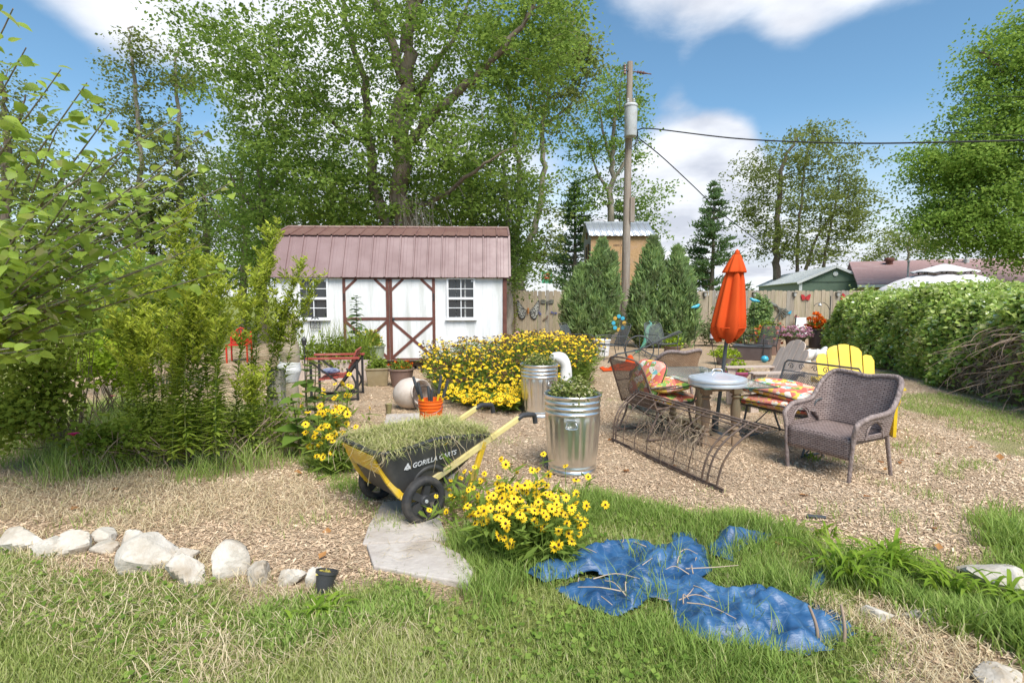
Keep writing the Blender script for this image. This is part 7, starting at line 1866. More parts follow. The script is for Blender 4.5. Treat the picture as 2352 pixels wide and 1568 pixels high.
# ================================================================ glider, goose, plow and the like
gd = thing('metal_glider', 'black metal glider seat with red wooden arms beside the shed', 'glider', gl(775, 912), R(8))
M_REDWOOD = pmat('red_painted_wood', (.36, .07, .05), (.30, .055, .04), scale=6, rough=.6, dirt=(.42, .16, .12), dirt_scale=5)
for s in (-1, 1):
    y = s * .3; q = MB(); box(q, (0, y, .66), (.80, .09, .03)); q.build('arm', M_REDWOOD, gd, smooth=0, bevel=.004)
    for x in (-.33, .36):
        q = MB(); bar(q, (x, y, 0), (x, y, .645), .035, .035, up=(1, 0, 0)); q.build('leg', M_IRON, gd, smooth=0)
    q = MB(); bar(q, (-.33, y + .02, .60), (.05, y + .02, .3), .025, .025); q.build('brace', M_IRON, gd, smooth=0); q = MB(); bar(q, (.34, y + .02, .60), (-.0, y + .02, .12), .03, .03); q.build('brace', M_IRON, gd, smooth=0)
    q = MB(); tube(q, crom([(.2, y, .5), (.3, y, .35), (.33, y, .2), (.2, y, .06), (-.05, y, .02)], 5), .016, 7); q.build('rocker', M_IRON, gd, smooth=70)
    q = MB(); bar(q, (-.35, y, .02), (.38, y, .02), .035, .03); q.build('base_rail', M_IRON, gd, smooth=0)
for k in range(4):
    q = MB(); box(q, (.02 - .1 * k + .1, 0, .36 - .01 * k), (.085, .56, .02)); q.build('seat_slat', M_REDWOOD, gd, smooth=0)
for k in range(4):
    q = MB(); bar(q, (.20 + .045 * k, -.28, .44 + .10 * k), (.20 + .045 * k, .28, .44 + .10 * k), .02, .085, up=(.4, 0, 1)); q.build('back_slat', M_REDWOOD, gd, smooth=0)
q = MB(); u = np.linspace(0, 2 * np.pi, 25); v = np.linspace(-np.pi / 2, np.pi / 2, 9); U, V = np.meshgrid(u, v, indexing='ij'); sheet(q, np.stack([.15 * np.cos(V) * np.cos(U), .13 * np.cos(V) * np.sin(U), .05 * np.sin(V)], -1)); o = q.build('folded_cloth', pmat('pale_blue_cloth', (.5, .53, .66), (.1, .12, .25), scale=18, rough=.9), smooth=180); o.location = Vector(gd.location) + Vector((-.08, -.05, .43)); tag(o, 'folded pale blue patterned cloth on the glider seat', 'cloth')
M_WHITEPLASTER = pmat('white_plaster', (.76, .75, .73), (.66, .65, .63), scale=8, rough=.8)
gs2 = gl(1294, 918)
gsn = thing('goose_statue', 'white plaster goose with bent neck behind the second bin', 'statue', gs2, R(-20)); gsn.scale = (1.15,) * 3
q = MB(); tube(q, crom([(-.02, 0, 0), (.0, 0, .14), (.03, 0, .3), (.03, 0, .46), (-.03, 0, .56), (-.13, 0, .575), (-.19, 0, .545)], 5), [.10, .115, .085, .07, .085, .07, .025], 14); q.build('body', M_WHITEPLASTER, gsn, smooth=70)
for k, (px, py, rz, lab) in enumerate([(1852, 832, .3, 'white plaster hen nearer the tan chair'), (1876, 828, 2.6, 'white plaster hen nearer the yellow chair')]):
    hn_ = thing('hen_statue', lab, 'statue', gl(px, py), rz, 'white plaster hens'); q = MB(); tube(q, crom([(.2, 0, .28), (.12, 0, .2), (0, 0, .16), (-.12, 0, .2), (-.17, 0, .31), (-.22, 0, .34)], 5), [.03, .1, .145, .12, .06, .03], 14); q.build('body', M_WHITEPLASTER, hn_, smooth=70); q = MB(); lathe(q, [(0, 0), (.11, 0), (.09, .07), (0, .08)], 14); q.build('base', M_WHITEPLASTER, hn_)
pw0 = gl(1462, 836)
pw = thing('hand_plow', 'old iron hand plow with a big spoked wheel', 'plow', pw0, R(-12))
q = MB(); r_ = .33; wc = np.array((.06, 0, .335)); tube(q, [wc + np.array((r_ * math.cos(a), 0, r_ * math.sin(a))) for a in np.linspace(0, 6.28, 41)[:-1]], .017, 7, closed=True); wl_ = q.build('wheel', M_GREYMETAL, pw, smooth=70)
for k in range(8):
    a = k * math.pi / 4; q = MB(); tube(q, [wc, wc + np.array((r_ * math.cos(a), 0, r_ * math.sin(a)))], .007, 5); q.build('spoke', M_GREYMETAL, wl_, smooth=70)
for s in (-1, 1):
    q = MB(); tube(q, crom([(-.45, s * .04, .22), (.06, s * .05, .34), (.5, s * .12, .55), (.85, s * .2, .72), (1.0, s * .22, .78)], 5), .016, 7); q.build('handle', M_GREYMETAL, pw, smooth=70)
q = MB(); tube(q, crom([(.1, 0, .34), (.4, 0, .2), (.75, 0, .12), (.85, 0, .16)], 5), .016, 7); q.build('drag_bar', M_GREYMETAL, pw, smooth=70)
q = MB(); tube(q, crom([(-.45, 0, .22), (-.6, 0, .1), (-.68, 0, .0)], 4), [.02, .04, .012], 7); q.build('share', M_GREYMETAL, pw, smooth=70)
q = MB(); xs = np.linspace(-.42, .42, 40); ys = np.linspace(-.28, .28, 28); X_, Y_ = np.meshgrid(xs, ys, indexing='ij'); z = np.maximum(.015, .13 * np.exp(-(X_ ** 2 / .05 + Y_ ** 2 / .04)) + .30 * np.exp(-((X_ - .22) ** 2 / .012 + Y_ ** 2 / .02)) + .03 * vnoise(X_ * 2, Y_ * 2, 5)); k = 1 - .3 * np.sin(5 * X_ + 2) * (np.abs(Y_) > .15); sheet(q, np.stack([X_, Y_ * k, z], -1)); o = q.build('orange_cloth', M_ORANGE, smooth=180); o.location = gl(1425, 850); solid(o, .004); tag(o, 'crumpled orange canvas dropped on the mulch behind the rusty chair', 'canvas')

# ================================================================ things on and along the fence
FF = FY - .03
def fpt(px, py, off=0.0): return P(px, py, FF - off)
M_DARKMETAL = pmat('patina_metal', (.10, .105, .09), (.2, .2, .17), scale=10, rough=.6, metal=.3)
M_PATTERN = pmat('mottled_wing', (.42, .42, .38), (.06, .06, .055), scale=26, rough=.6, lo=.45, hi=.52, detail=2)
M_REDMET = pmat('red_metal', (.45, .03, .03), (.36, .025, .025), rough=.45); M_BLUEGL = pmat('turquoise_glass', (.05, .33, .5), (.07, .42, .55), rough=.2); M_BLUEDARK = pmat('violet_blue_metal', (.07, .09, .25), (.12, .12, .22), rough=.5)
def wing(mb, s, pts, t_=.012, c=(0, 0, 0), mi=0): prism(mb, [(s * a, b) for a, b in pts], t_, c=c, mi=mi)
bf = thing('butterfly_ornament', 'large dark and white metal butterfly hung on the fence near the shed', 'wall ornament', fpt(1213, 712, .02))
W1 = [(.06, -.02), (.2, .12), (.36, .36), (.42, .34), (.42, .1), (.38, -.14), (.3, -.32), (.2, -.36), (.1, -.26)]
for s, a in ((-1, .10), (1, -.10)):
    q = MB(); wing(q, s, W1); o = q.build('wing', M_IRON, bf, smooth=0); q = MB(); wing(q, s, [(.24 + (x - .24) * .86, (z) * .86) for x, z in W1], .02, c=(0, -.006, 0)); q.build('wing_pattern', M_PATTERN, o, smooth=0)
q = MB(); tube(q, [(0, -.02, -.14), (0, -.02, .08)], [.02, .03], 8); q.build('body', pmat('orange_brown', (.5, .2, .05), rough=.6), bf)
df = thing('dragonfly_ornament', 'dark metal dragonfly on the fence between butterfly and juniper', 'wall ornament', fpt(1257, 696, .02))
q = MB(); tube(q, [(0, -.01, -.26), (0, -.01, .08)], [.01, .03], 6); q.build('body', M_DARKMETAL, df)
for s in (-1, 1):
    for z0 in (.0, .07):
        q = MB(); wing(q, s, [(.02, z0), (.12, z0 + .06), (.24, z0 + .05), (.24, z0), (.1, z0 - .02)], .008); q.build('wing', M_DARKMETAL, df, smooth=0)
for k, (px, py, lab) in enumerate([(1238, 717, 'small violet metal dragonfly left of the larger one'), (1272, 719, 'small violet metal dragonfly nearest the juniper'), (1254, 731, 'small rusty metal dragonfly below the larger one')]):
    d_ = thing('dragonfly_ornament', lab, 'wall ornament', fpt(px, py, .02), 0, 'small dragonflies on the fence'); d_.rotation_euler = (0, R(60 - 50 * k), 0)
    q = MB(); tube(q, [(0, -.01, -.13), (0, -.01, .06)], [.006, .014], 6); q.build('body', M_BLUEDARK if k < 2 else M_RUST, d_)
    for s in (-1, 1):
        q = MB(); wing(q, s, [(.01, 0), (.06, .05), (.13, .04), (.11, -.01), (.04, -.02)], .006); q.build('wing', M_BLUEDARK if k < 2 else M_RUST, d_, smooth=0)
pc = thing('peacock_ornament', 'long-tailed metal peacock mounted on the fence', 'wall ornament', fpt(1760, 692, .04))
q = MB(); tube(q, crom([(-.05, 0, .13), (.02, 0, .18), (.03, 0, .1), (.05, 0, -.02), (.16, 0, -.1), (.32, 0, -.16), (.42, 0, -.2)], 5), [.02, .03, .035, .06, .095, .08, .03], 10); q.build('body', M_DARKMETAL, pc, smooth=70)
for k in range(6):
    q = MB(); e = Vector((.62 + .09 * k - .035 * k * k + .1, 0, -.30 - .085 * k)); tube(q, crom([(.36, 0, -.17), tuple(Vector((.5, 0, -.24 - .03 * k))), tuple(e)], 4), [.03, .018, .022], 6); lathe(q, [(0, -.01), (.055, -.005), (.055, .005), (0, .01)], 12, tuple(e), M=RX); q.build('tail_feather', M_DARKMETAL, pc, smooth=60)
def lamp(label, px):
    r0 = thing('fence_lamp', label, 'lamp', fpt(px, 674, .03), 0, 'solar lamps along the fence top'); q = MB(); box(q, (0, 0, .03), (.15, .09, .025)); q.build('cap', M_IRON, r0, smooth=0); q = MB(); lathe(q, [(0, -.1), (.045, -.1), (.055, .018), (0, .018)], 10, (0, 0, 0)); q.build('shade', pmat('lamp_glass', (.5, .5, .46), rough=.3), r0); q = MB(); box(q, (0, 0, -.105), (.08, .07, .02)); q.build('base', M_IRON, r0, smooth=0)
for px, lab in ((1620, 'small black solar lamp on the fence top next to the junipers'), (1733, 'small black solar lamp on the fence above the peacock head'), (1826, 'small black solar lamp on the fence below the green shed corner'), (1925, 'small black solar lamp on the fence above the shepherd hook')): lamp(lab, px)
def red_wing(name, label, px, py, s, mat=M_REDMET, cat='wall ornament', rot=0):
    o_ = thing(name, label, cat, fpt(px, py, .02)); o_.rotation_euler = (0, rot, 0)
    for sg_ in (-1, 1):
        q = MB(); wing(q, sg_, [(0, 0), (.08 * s, .12 * s), (.2 * s, .15 * s), (.18 * s, .02 * s), (.14 * s, -.1 * s), (.05 * s, -.08 * s)], .01); q.build('wing', mat, o_, smooth=0)
    q = MB(); tube(q, [(0, -.01, -.1 * s), (0, -.01, .08 * s)], .014 * s, 6); q.build('body', mat, o_)
red_wing('red_butterfly', 'red metal butterfly on the fence above the white board', 1851, 684, .9)
red_wing('red_butterfly', 'red metal butterfly on the fence nearest the hedge', 1942, 688, 1.1, rot=.5)
red_wing('red_butterfly', 'tiny red metal butterfly just above the white board', 1830, 728, .4, rot=.6)
red_wing('turquoise_butterfly', 'tiny turquoise butterfly between peacock tail and board', 1812, 718, .5, M_BLUEGL)
red_wing('red_butterfly', 'small red metal butterfly by the corner of the shed, upper of two', 1172, 692, .4)
red_wing('red_butterfly', 'small red metal butterfly by the corner of the shed, lower of two', 1173, 726, .4)
wb_ = fpt(1836, 760, .18); q = MB(); V = [(-.24, 0, -.35), (.23, 0, -.35), (.23, .1, .33), (-.17, .1, .34)]; q.add(V + [(a, b + .02, c_) for a, b, c_ in V], BOXF); o = q.build('leaning_board', pmat('white_print_board', (.72, .74, .74), (.6, .72, .5), scale=5, rough=.6, lo=.5, hi=.75), smooth=0); o.location = (wb_.x, wb_.y - .1, .52); tag(o, 'white and pale green board leaning against the fence', 'board')
q = MB(); bar(q, (wb_.x - .26, wb_.y - .12, .0), (wb_.x - .18, wb_.y - .08, .95), .03, .03); tag(q.build('board_stake', M_IRON, smooth=0), 'dark stake beside the leaning white board', 'stake')
sh = thing('shepherd_hook', 'black iron shepherd hook with a hanging silver ball by the hedge', 'garden hook', ground_loc(P(1908, 682, 18.6).x, 18.6)); hz_ = P(1908, 680, 18.6).z
q = MB(); tube(q, [(0, 0, 0), (0, 0, hz_)], .016, 7); q.build('rod', M_IRON, sh); q = MB(); tube(q, crom([(0, 0, hz_ - .5), (-.12, 0, hz_ - .3), (-.3, 0, hz_ - .22), (-.5, 0, hz_ - .28), (-.56, 0, hz_ - .36)], 6), .01, 6); q.build('arm', M_IRON, sh); q = MB(); lathe(q, [(0, -.06), (.042, -.042), (.06, 0), (.042, .042), (0, .06)], 14, (-.36, 0, hz_ - .31)); q.build('ball', pmat('silver_ball', (.6, .66, .7), rough=.15, metal=.6), sh)
bt0 = gl(1645, 850); bt = thing('bottle_stake', 'dark wine bottle upended on a thin iron garden stake', 'garden stake', bt0); top = P(1634, 782, bt0.y); dv = top - bt0
q = MB(); tube(q, [(0, 0, 0), tuple(dv)], .006, 6); q.build('stake', M_IRON, bt)
q = MB(); lathe(q, [(0, 0), (.036, 0), (.037, .02), (.037, .19), (.03, .225), (.014, .26), (.013, .32), (.016, .325), (.016, .34), (0, .34)], 18, tuple(dv)); bo = q.build('bottle', pmat('dark_bottle_glass', (.03, .015, .02), (.04, .02, .025), rough=.1, spec=.7), bt); q = MB(); lathe(q, [(.0378, .05), (.0378, .15)], 18, tuple(dv), caps=False); q.build('bottle_label', pmat('pale_label', (.6, .56, .6), rough=.6), bo)
for px, py, Yd, lab in ((1597, 706, 0, ''), ):
    pass
def bird(label, px, py, Yd, rz=0):
    p = P(px, py, Yd); o_ = thing('glass_bird_stake', label, 'garden stake', ground_loc(p.x, Yd), rz, 'blue bird stakes'); q = MB(); tube(q, [(0, 0, 0), (0, 0, p.z - .03)], .006, 5); q.build('stake', M_IRON, o_); q = MB(); tube(q, crom([(-.16, 0, p.z - .02), (-.06, 0, p.z), (.04, 0, p.z + .02), (.1, 0, p.z + .06), (.15, 0, p.z + .05)], 4), [.012, .045, .055, .04, .01], 10); q.build('bird', M_BLUEGL, o_, smooth=70)
bird('turquoise bird on a stake left of the orange umbrella', 1598, 706, 16.5, .3); bird('turquoise bird on a stake right of the orange umbrella', 1733, 690, 16.8, 2.8)
sf = thing('spinner_stake', 'blue and gold petal wind spinner beside the utility pole', 'garden stake', ground_loc(P(1422, 682, 16.2).x, 16.2)); zc_ = P(1422, 742, 16.2).z
q = MB(); tube(q, [(0, 0, 0), (0, 0, zc_)], .01, 6); q.build('stake', M_IRON, sf)
for k in range(8):
    a = k * math.pi / 4; q = MB(); c_ = (.16 * math.cos(a), -.03, zc_ + .2 * math.sin(a)); lathe(q, [(0, -.01), (.06, -.006), (.06, .006), (0, .01)], 10, c_, M=RX); q.build('petal', M_BLUEGL if k % 3 else pmat('gold_petal', (.6, .36, .06), rough=.4), sf, smooth=60)
lz = thing('lizard_ornament', 'turquoise metal lizard climbing beside the plow', 'garden ornament', gl(1480, 812)); q = MB(); tube(q, crom([(-.25, 0, .03), (-.1, 0, .12), (.02, 0, .35), (.05, 0, .6), (.1, 0, .74), (.17, 0, .82), (.12, 0, .92)], 5), [.03, .04, .06, .07, .05, .04, .015], 8); q.build('body', pmat('turquoise_patina', (.09, .38, .33), (.2, .42, .2), scale=9, rough=.6), lz, smooth=70)
bj = thing('gazing_ball', 'small turquoise ball lying on the mulch by the black chair', 'ball', gl(1756, 834)); q = MB(); lathe(q, [(0, 0), (.06, .02), (.09, .07), (.09, .1), (.06, .15), (0, .17)], 16); q.build('sphere', M_BLUEGL, bj, smooth=180)
# low planting along the fence
def shrub(name, label, px, py, Yd, wpx, hpx, mat, n, ls, seed, bloom=None, nb=0, cat='shrub', group='planting along the fence'):
    g = np.random.default_rng(seed); p = P(px, py, Yd); k = Yd / FOC; b = ground_loc(p.x, Yd); root = thing(name, label, cat, b, 0, group); H_ = max(.25, (p.z + hpx * k / 2)); w = wpx * k / 2
    q = MB()
    for i in range(9): e = (g.normal() * w * .5, g.normal() * w * .3, H_ * g.uniform(.5, .9)); tube(q, crom([(g.normal() * .05, g.normal() * .05, 0), (e[0] * .4, e[1] * .4, e[2] * .5), e], 3), [.012, .004], 4, caps=False)
    q.build('stems', M_TWIGBROWN, root, kind='stuff', smooth=180); mb = MB(); z0 = max(.08, p.z - hpx * k / 2)
    pp = ellipsoid_pts(n, (0, 0, (z0 + H_) / 2), (w, w * .6, (H_ - z0) / 2), g, .5); a, b_, d = leaf_axes(n, ls, .4, .1, g); scatter(mb, LEAF_V, LEAF_F, pp, a, b_, d, np.clip(g.normal(.5, .25, n), 0, 1)); mb.build('foliage', mat, root, attr=True, smooth=0, kind='stuff')
    if bloom: mb = MB(); pp = np.repeat(ellipsoid_pts(nb, (0, -.05, (z0 + H_) / 2), (w, w * .6, (H_ - z0) / 2), g, .2), 5, 0); a, b_, d = leaf_axes(len(pp), ls, .3, 0, g); scatter(mb, LEAF_V, LEAF_F, pp, a * 1.4, b_, d, g.uniform(0, 1, len(pp))); mb.build('blossoms', bloom, root, attr=True, smooth=0, kind='stuff')
shrub('evergreen_shrub', 'small round blue-green evergreen behind the orange umbrella', 1746, 730, 18.0, 54, 110, M_JUNIPER, 5200, .09, 811)
shrub('rose_bush', 'loose rose bush with coral flowers right of the umbrella', 1765, 765, 17.2, 80, 60, M_WEED, 1500, .075, 812, M_RDBLOOM, 18)
shrub('rose_bush', 'thin dusty shrub between junipers and bottle stake', 1635, 775, 17.4, 80, 80, M_DUSTY, 1500, .07, 813)
shrub('rose_bush', 'dusty shrub with a few coral blooms under the umbrella', 1700, 780, 17.0, 90, 60, M_DUSTY, 1700, .07, 814, M_RDBLOOM, 10)
shrub('rose_bush', 'tall sparse shrub against the fence beside the bottle', 1652, 735, 18.6, 60, 90, M_DUSTY, 700, .07, 815)
shrub('phlox_clump', 'pale pink phlox heads showing above the yellow flower drift', 1196, 778, 13.2, 40, 46, M_WEED, 500, .06, 816, M_PKBLOOM, 50)
shrub('lily_clump', 'orange-red flower clump beside the yellow drift below the juniper', 1300, 790, 14.0, 50, 34, M_WEED, 500, .07, 817, M_ORBLOOM, 46)
shrub('climbing_vine', 'thin yellow-green vine climbing the fence by the shed corner', 1182, 715, 19.7, 16, 130, M_GOLDLEAF, 260, .07, 818)
# ================================================================ left garden: mulberry, goldenrod, bushes, post
g = np.random.default_rng(901)
mul = thing('mulberry_tree', 'young mulberry with big glossy lobed leaves leaning in from the left', 'tree', ground_loc(-5.0, 4.4))
mb0 = Vector(mul.location)
tq = MB(); tube(tq, crom([(0, 0, 0), (.15, -.05, .8), (.4, -.1, 1.5), (.5, -.2, 2.4), (.6, -.3, 3.3)], 6), [.07, .03], 10); tq.build('trunk', M_BARKPALE, mul, smooth=70)
forks = [Vector((.15, -.05, .8)), Vector((.3, -.08, 1.2)), Vector((.4, -.1, 1.6)), Vector((.46, -.16, 2.0)), Vector((.5, -.2, 2.4)), Vector((.55, -.25, 2.8)), Vector((.6, -.3, 3.2))]
tips = [(30, 20, 2.9), (60, 110, 3.0), (140, 160, 3.2), (200, 190, 3.2), (130, 300, 3.0), (260, 250, 3.3), (330, 300, 3.4), (420, 260, 3.6), (480, 300, 3.7), (460, 380, 3.6), (530, 420, 3.9), (380, 390, 3.4), (300, 430, 3.3), (220, 360, 3.1), (160, 420, 3.0), (90, 470, 2.9),
        (60, 360, 3.0), (350, 480, 3.5), (430, 500, 3.7), (470, 560, 3.9), (520, 620, 4.0), (400, 590, 3.7), (300, 560, 3.5), (240, 500, 3.3), (180, 560, 3.3), (110, 600, 3.2), (40, 560, 3.0), (330, 650, 3.8), (250, 640, 3.6), (150, 690, 3.4), (60, 700, 3.2), (20, 800, 3.2), (220, 760, 3.8), (100, 800, 3.5), (-40, 300, 2.9), (-60, 500, 3.0), (400, 440, 4.2), (200, 470, 4.2)]
LP, LD, LS = [], [], []
for k, (px, py, Yd) in enumerate(tips):
    e = P(px, py, Yd) - mb0; f = min(forks, key=lambda q_: abs((e.z - q_.z) - .55 * math.hypot(e.x - q_.x, e.y - q_.y)))
    m_ = (f + e) / 2 + Vector((g.normal() * .08, g.normal() * .08, .10))
    c = crom([f, m_, e], 10); q = MB(); tube(q, c, [.014, .003], 6); q.build('branch', M_BARKPALE, mul, smooth=70)
    L = (e - f).length; n = int(10 + L * 15)
    for j in range(n):
        t_ = .22 + .78 * (j + .5) / n; i = t_ * (len(c) - 1); p = c[int(i)] + (c[min(int(i) + 1, len(c) - 1)] - c[int(i)]) * (i - int(i)); side = 1 if j % 2 else -1
        tv = unit(c[-1] - c[0]); sd_ = unit(np.cross(tv, (0, 0, 1))) * side
        d = unit(tv * g.uniform(.2, .9) + sd_ * g.uniform(.4, 1) + np.array((0, 0, g.uniform(-.7, .15))) + g.normal(size=3) * .25)
        LP.append(p + d * .02 + g.normal(size=3) * .03); LD.append(d); LS.append(g.uniform(.06, .12) * (1.1 - .35 * t_))
LP, LD, LS = np.array(LP), np.array(LD), np.array(LS)
wp = LP + np.array(mb0); sizepx = LS / np.maximum(wp[:, 1], 1) * ((wp[:, 0] / wp[:, 1]) > -.98); order = np.argsort(-sizepx)
def frame_of(d, g):
    nr = unit(np.array((0, 0, 1.)) + g.normal(size=3) * .45 + np.array((.0, -.35, 0))); nr = unit(nr - d * (nr @ d)); x = np.cross(d, nr); return x, nr
Lall = MB(); tmpl = BIGLEAF['mulb'][1]; tv_ = np.array([v.co[:] for v in tmpl.vertices]); tf_ = [tuple(p.vertices) for p in tmpl.polygons]
for r_, i in enumerate(order):
    x, nr = frame_of(LD[i], g); s = LS[i]
    if r_ < 300:
        o = inst(BIGLEAF['mulb'][i % 8], 'leaf', mul); M4 = Matrix.Identity(4)
        for a, vv in enumerate((x * s, LD[i] * s, nr * s)):
            for b_ in range(3): M4[b_][a] = vv[b_]
        M4.translation = Vector(LP[i]); o.matrix_basis = M4
rest = order[300:]; X_ = []; N_ = []
for i in rest:
    x, nr = frame_of(LD[i], g); X_.append(x * LS[i]); N_.append(nr * LS[i])
scatter(Lall, tv_, tf_, LP[rest], np.array(X_), LD[rest] * LS[rest][:, None], np.array(N_), np.clip(g.normal(.5, .28, len(rest)), 0, 1))
Lall.build('small_leaves', M_MULB, mul, attr=True, smooth=60, kind='stuff')

def bush(name, label, px, base_py, blobs, mat, ls, seed, cat='bush', stemn=14, up=.45, tone=(0, 1), group=None):
    """blobs: picture centre, depth, radii in pixels, number of leaves"""
    g = np.random.default_rng(seed); b = gl(px, base_py); root = thing(name, label, cat, b, 0, group); mb = MB(); q = MB()
    for (x, y, Yd, rx, rz, n) in blobs:
        p = P(x, y, Yd) - b; k = Yd / FOC; pp = ellipsoid_pts(n, p, (rx * k, rx * k * .7, rz * k), g, .55); pp = pp[pp[:, 2] > .03]; n = len(pp)
        cl = np.sin(pp[:, 0] * 9 + seed) * np.sin(pp[:, 2] * 8 + pp[:, 1] * 5); a, b_, d = leaf_axes(n, ls, up, .2, g); v = np.clip(.5 + .22 * cl + g.normal(size=n) * .18, 0, 1) * (tone[1] - tone[0]) + tone[0]
        scatter(mb, LEAF_V, LEAF_F, pp, a * 1.1, b_, d, v)
        for i in range(stemn):
            e = pp[g.integers(0, n)]; s0 = np.array((g.normal() * .2 + p.x * .5, g.normal() * .1, 0)); tube(q, crom([s0, (s0 + e) / 2 + g.normal(size=3) * .06, e], 3), [.008, .003], 4, caps=False)
    mb.build('foliage', mat, root, attr=True, smooth=0, kind='stuff'); q.build('stems', M_TWIGBROWN, root, kind='stuff', smooth=180)
    return root
bush('dark_bush', 'dense dark green bush under the mulberry at the left edge', 60, 1010, [(40, 640, 5.2, 130, 110, 1500), (60, 800, 5.0, 140, 120, 2200), (110, 900, 5.0, 100, 100, 1500), (20, 960, 4.8, 110, 80, 1400), (180, 730, 5.6, 80, 90, 800)], M_WEED, .05, 911, tone=(.15, 1))
bush('viburnum_bush', 'yellow-green leafy shrub behind the goldenrod stems', 330, 905, [(300, 640, 9.0, 110, 70, 1700), (400, 700, 9.2, 90, 60, 1200), (250, 760, 8.6, 80, 80, 1100), (350, 780, 9.0, 100, 60, 1000)], M_LIME, .085, 912)
bush('viburnum_bush', 'loose shrub with yellowing leaves beyond the pink rose', 230, 960, [(230, 830, 6.6, 80, 60, 900), (300, 870, 6.8, 60, 40, 400)], M_GOLDLEAF, .06, 913, tone=(0, .6))
bush('rose_bush', 'leafy rose bush by the stepping ground with one magenta bloom', 225, 1075, [(260, 1000, 4.9, 90, 60, 500), (200, 1010, 4.8, 60, 40, 240)], M_WEED, .05, 914)
M_MAG = pmat('magenta_petals', (.62, .02, .16), (.5, .015, .12), scale=20, rough=.6)
def rose(label, px, py, Yd, r, seed):
    g = np.random.default_rng(seed); p = P(px, py, Yd); o_ = thing('rose_bloom', label, 'flower', ground_loc(p.x, Yd), 0, 'magenta roses'); H_ = p.z - o_.location.z; q = MB(); tube(q, crom([(.03, .05, 0), (.02, .02, H_ * .5), (0, 0, H_)], 5), .003, 5); q.build('stem', M_FLOWERSTEM, o_)
    for k in range(16):
        a = k * 2.4; l = r * (.45 + .035 * k); t_ = .5 + .05 * k; q = MB(); w = l * .55
        V = [(0, 0, 0), (w, l * .5, l * .35), (w * .8, l, l * (.9 - t_ * .6)), (-w * .8, l, l * (.9 - t_ * .6)), (-w, l * .5, l * .35)]; q.add(V, [(0, 1, 2, 3, 4)]); o = q.build('petal', M_MAG, o_, smooth=60); o.location = (0, 0, H_); o.rotation_euler = (R(20), 0, a)
rose('bright magenta rose bloom in the weedy grass at the left', 169, 1001, 4.55, .05, 921); rose('small magenta rose far back between the goldenrod', 258, 912, 7.2, .045, 922)
# goldenrod
M_GOLDROD = leafmat('goldenrod_leaves', (.19, .28, .045), (.42, .51, .1), trans=(.72, .8, .13), tw=.48)
M_GOLDTIP = leafmat('goldenrod_plumes', (.28, .36, .04), (.54, .58, .09), trans=(.7, .72, .1), tw=.42)
NLEAF = ([(0, 0, 0), (-.11, .4, .03), (.11, .4, .03), (0, 1, -.1)], [(0, 2, 1), (1, 2, 3)])
M_GREENSTEM = pmat('pale_green_stem', (.26, .33, .08), (.3, .28, .1), scale=8, rough=.7)
def goldenrod(label, px, base_py, tx, ty, seed, plume=1.0):
    g = np.random.default_rng(seed); b = gl(px, base_py); root = thing('goldenrod', label, 'plant', b, 0, 'tall goldenrod stems'); e = P(tx, ty, b.y + g.normal() * .15) - b; H_ = e.z
    c = crom([(0, 0, 0), (e.x * .25 + g.normal() * .04, e.y * .3, H_ * .4), (e.x * .6, e.y * .6, H_ * .75), tuple(e)], 10); q = MB(); tube(q, c, [.0055, .0025], 5); q.build('stem', M_GREENSTEM, root, smooth=70)
    n = int(H_ * 260); f = np.sort(g.uniform(.08, .97, n) ** .95); idx = f * (len(c) - 1); i0 = idx.astype(int); i1 = np.minimum(i0 + 1, len(c) - 1); p = c[i0] + (c[i1] - c[i0]) * (idx - i0)[:, None]
    a = np.arange(n) * 2.4 + g.normal(size=n) * .3; L = .135 * (1.15 - .6 * f) * g.uniform(.7, 1.25, n); d = unit(np.stack([np.cos(a), np.sin(a), .6 - .7 * (1 - f) * g.uniform(.2, 1.2, n)], -1)); nr = unit(np.array((0, 0, 1.)) - d * d[:, 2:3]); x = np.cross(d, nr)
    mb = MB(); scatter(mb, *NLEAF, p, x * L[:, None], d * L[:, None], nr * L[:, None], np.clip(.4 + .45 * f + g.normal(size=n) * .18, 0, 1)); mb.build('leaves', M_GOLDROD, root, attr=True, smooth=0, kind='stuff')
    mb = MB(); q = MB()
    for k in range(int(24 * plume)):
        f = g.uniform(.5, 1.0); p0 = c[int(f * (len(c) - 1))]; a = g.uniform(0, 6.28); l = (.42 * (1.08 - f) + .10) * g.uniform(.6, 1.3); e2 = p0 + np.array((math.cos(a) * l * .62, math.sin(a) * l * .62, l * .8)); cc_ = crom([p0, (p0 + e2) / 2 + np.array((math.cos(a), math.sin(a), -.3)) * .05 * l, e2], 5)
        tube(q, cc_, [.003, .0012], 4, caps=False); n = int(22 * l / .2); t_ = g.uniform(.1, 1, n); ii = (t_ * (len(cc_) - 1)).astype(int); pp = cc_[ii] + g.normal(size=(n, 3)) * .012; aa = g.uniform(0, 6.28, n); dd = unit(np.stack([np.cos(aa), np.sin(aa), np.full(n, .8)], -1)); nr = unit(np.cross(dd, g.normal(size=(n, 3)))); LL = g.uniform(.03, .075, n)[:, None]
        scatter(mb, *NLEAF, pp, np.cross(dd, nr) * LL * 1.5, dd * LL, nr * LL, g.uniform(0, 1, n))
    q.build('plume_stalks', M_GREENSTEM, root, kind='stuff', smooth=180); mb.build('plume', M_GOLDTIP, root, attr=True, smooth=0, kind='stuff')
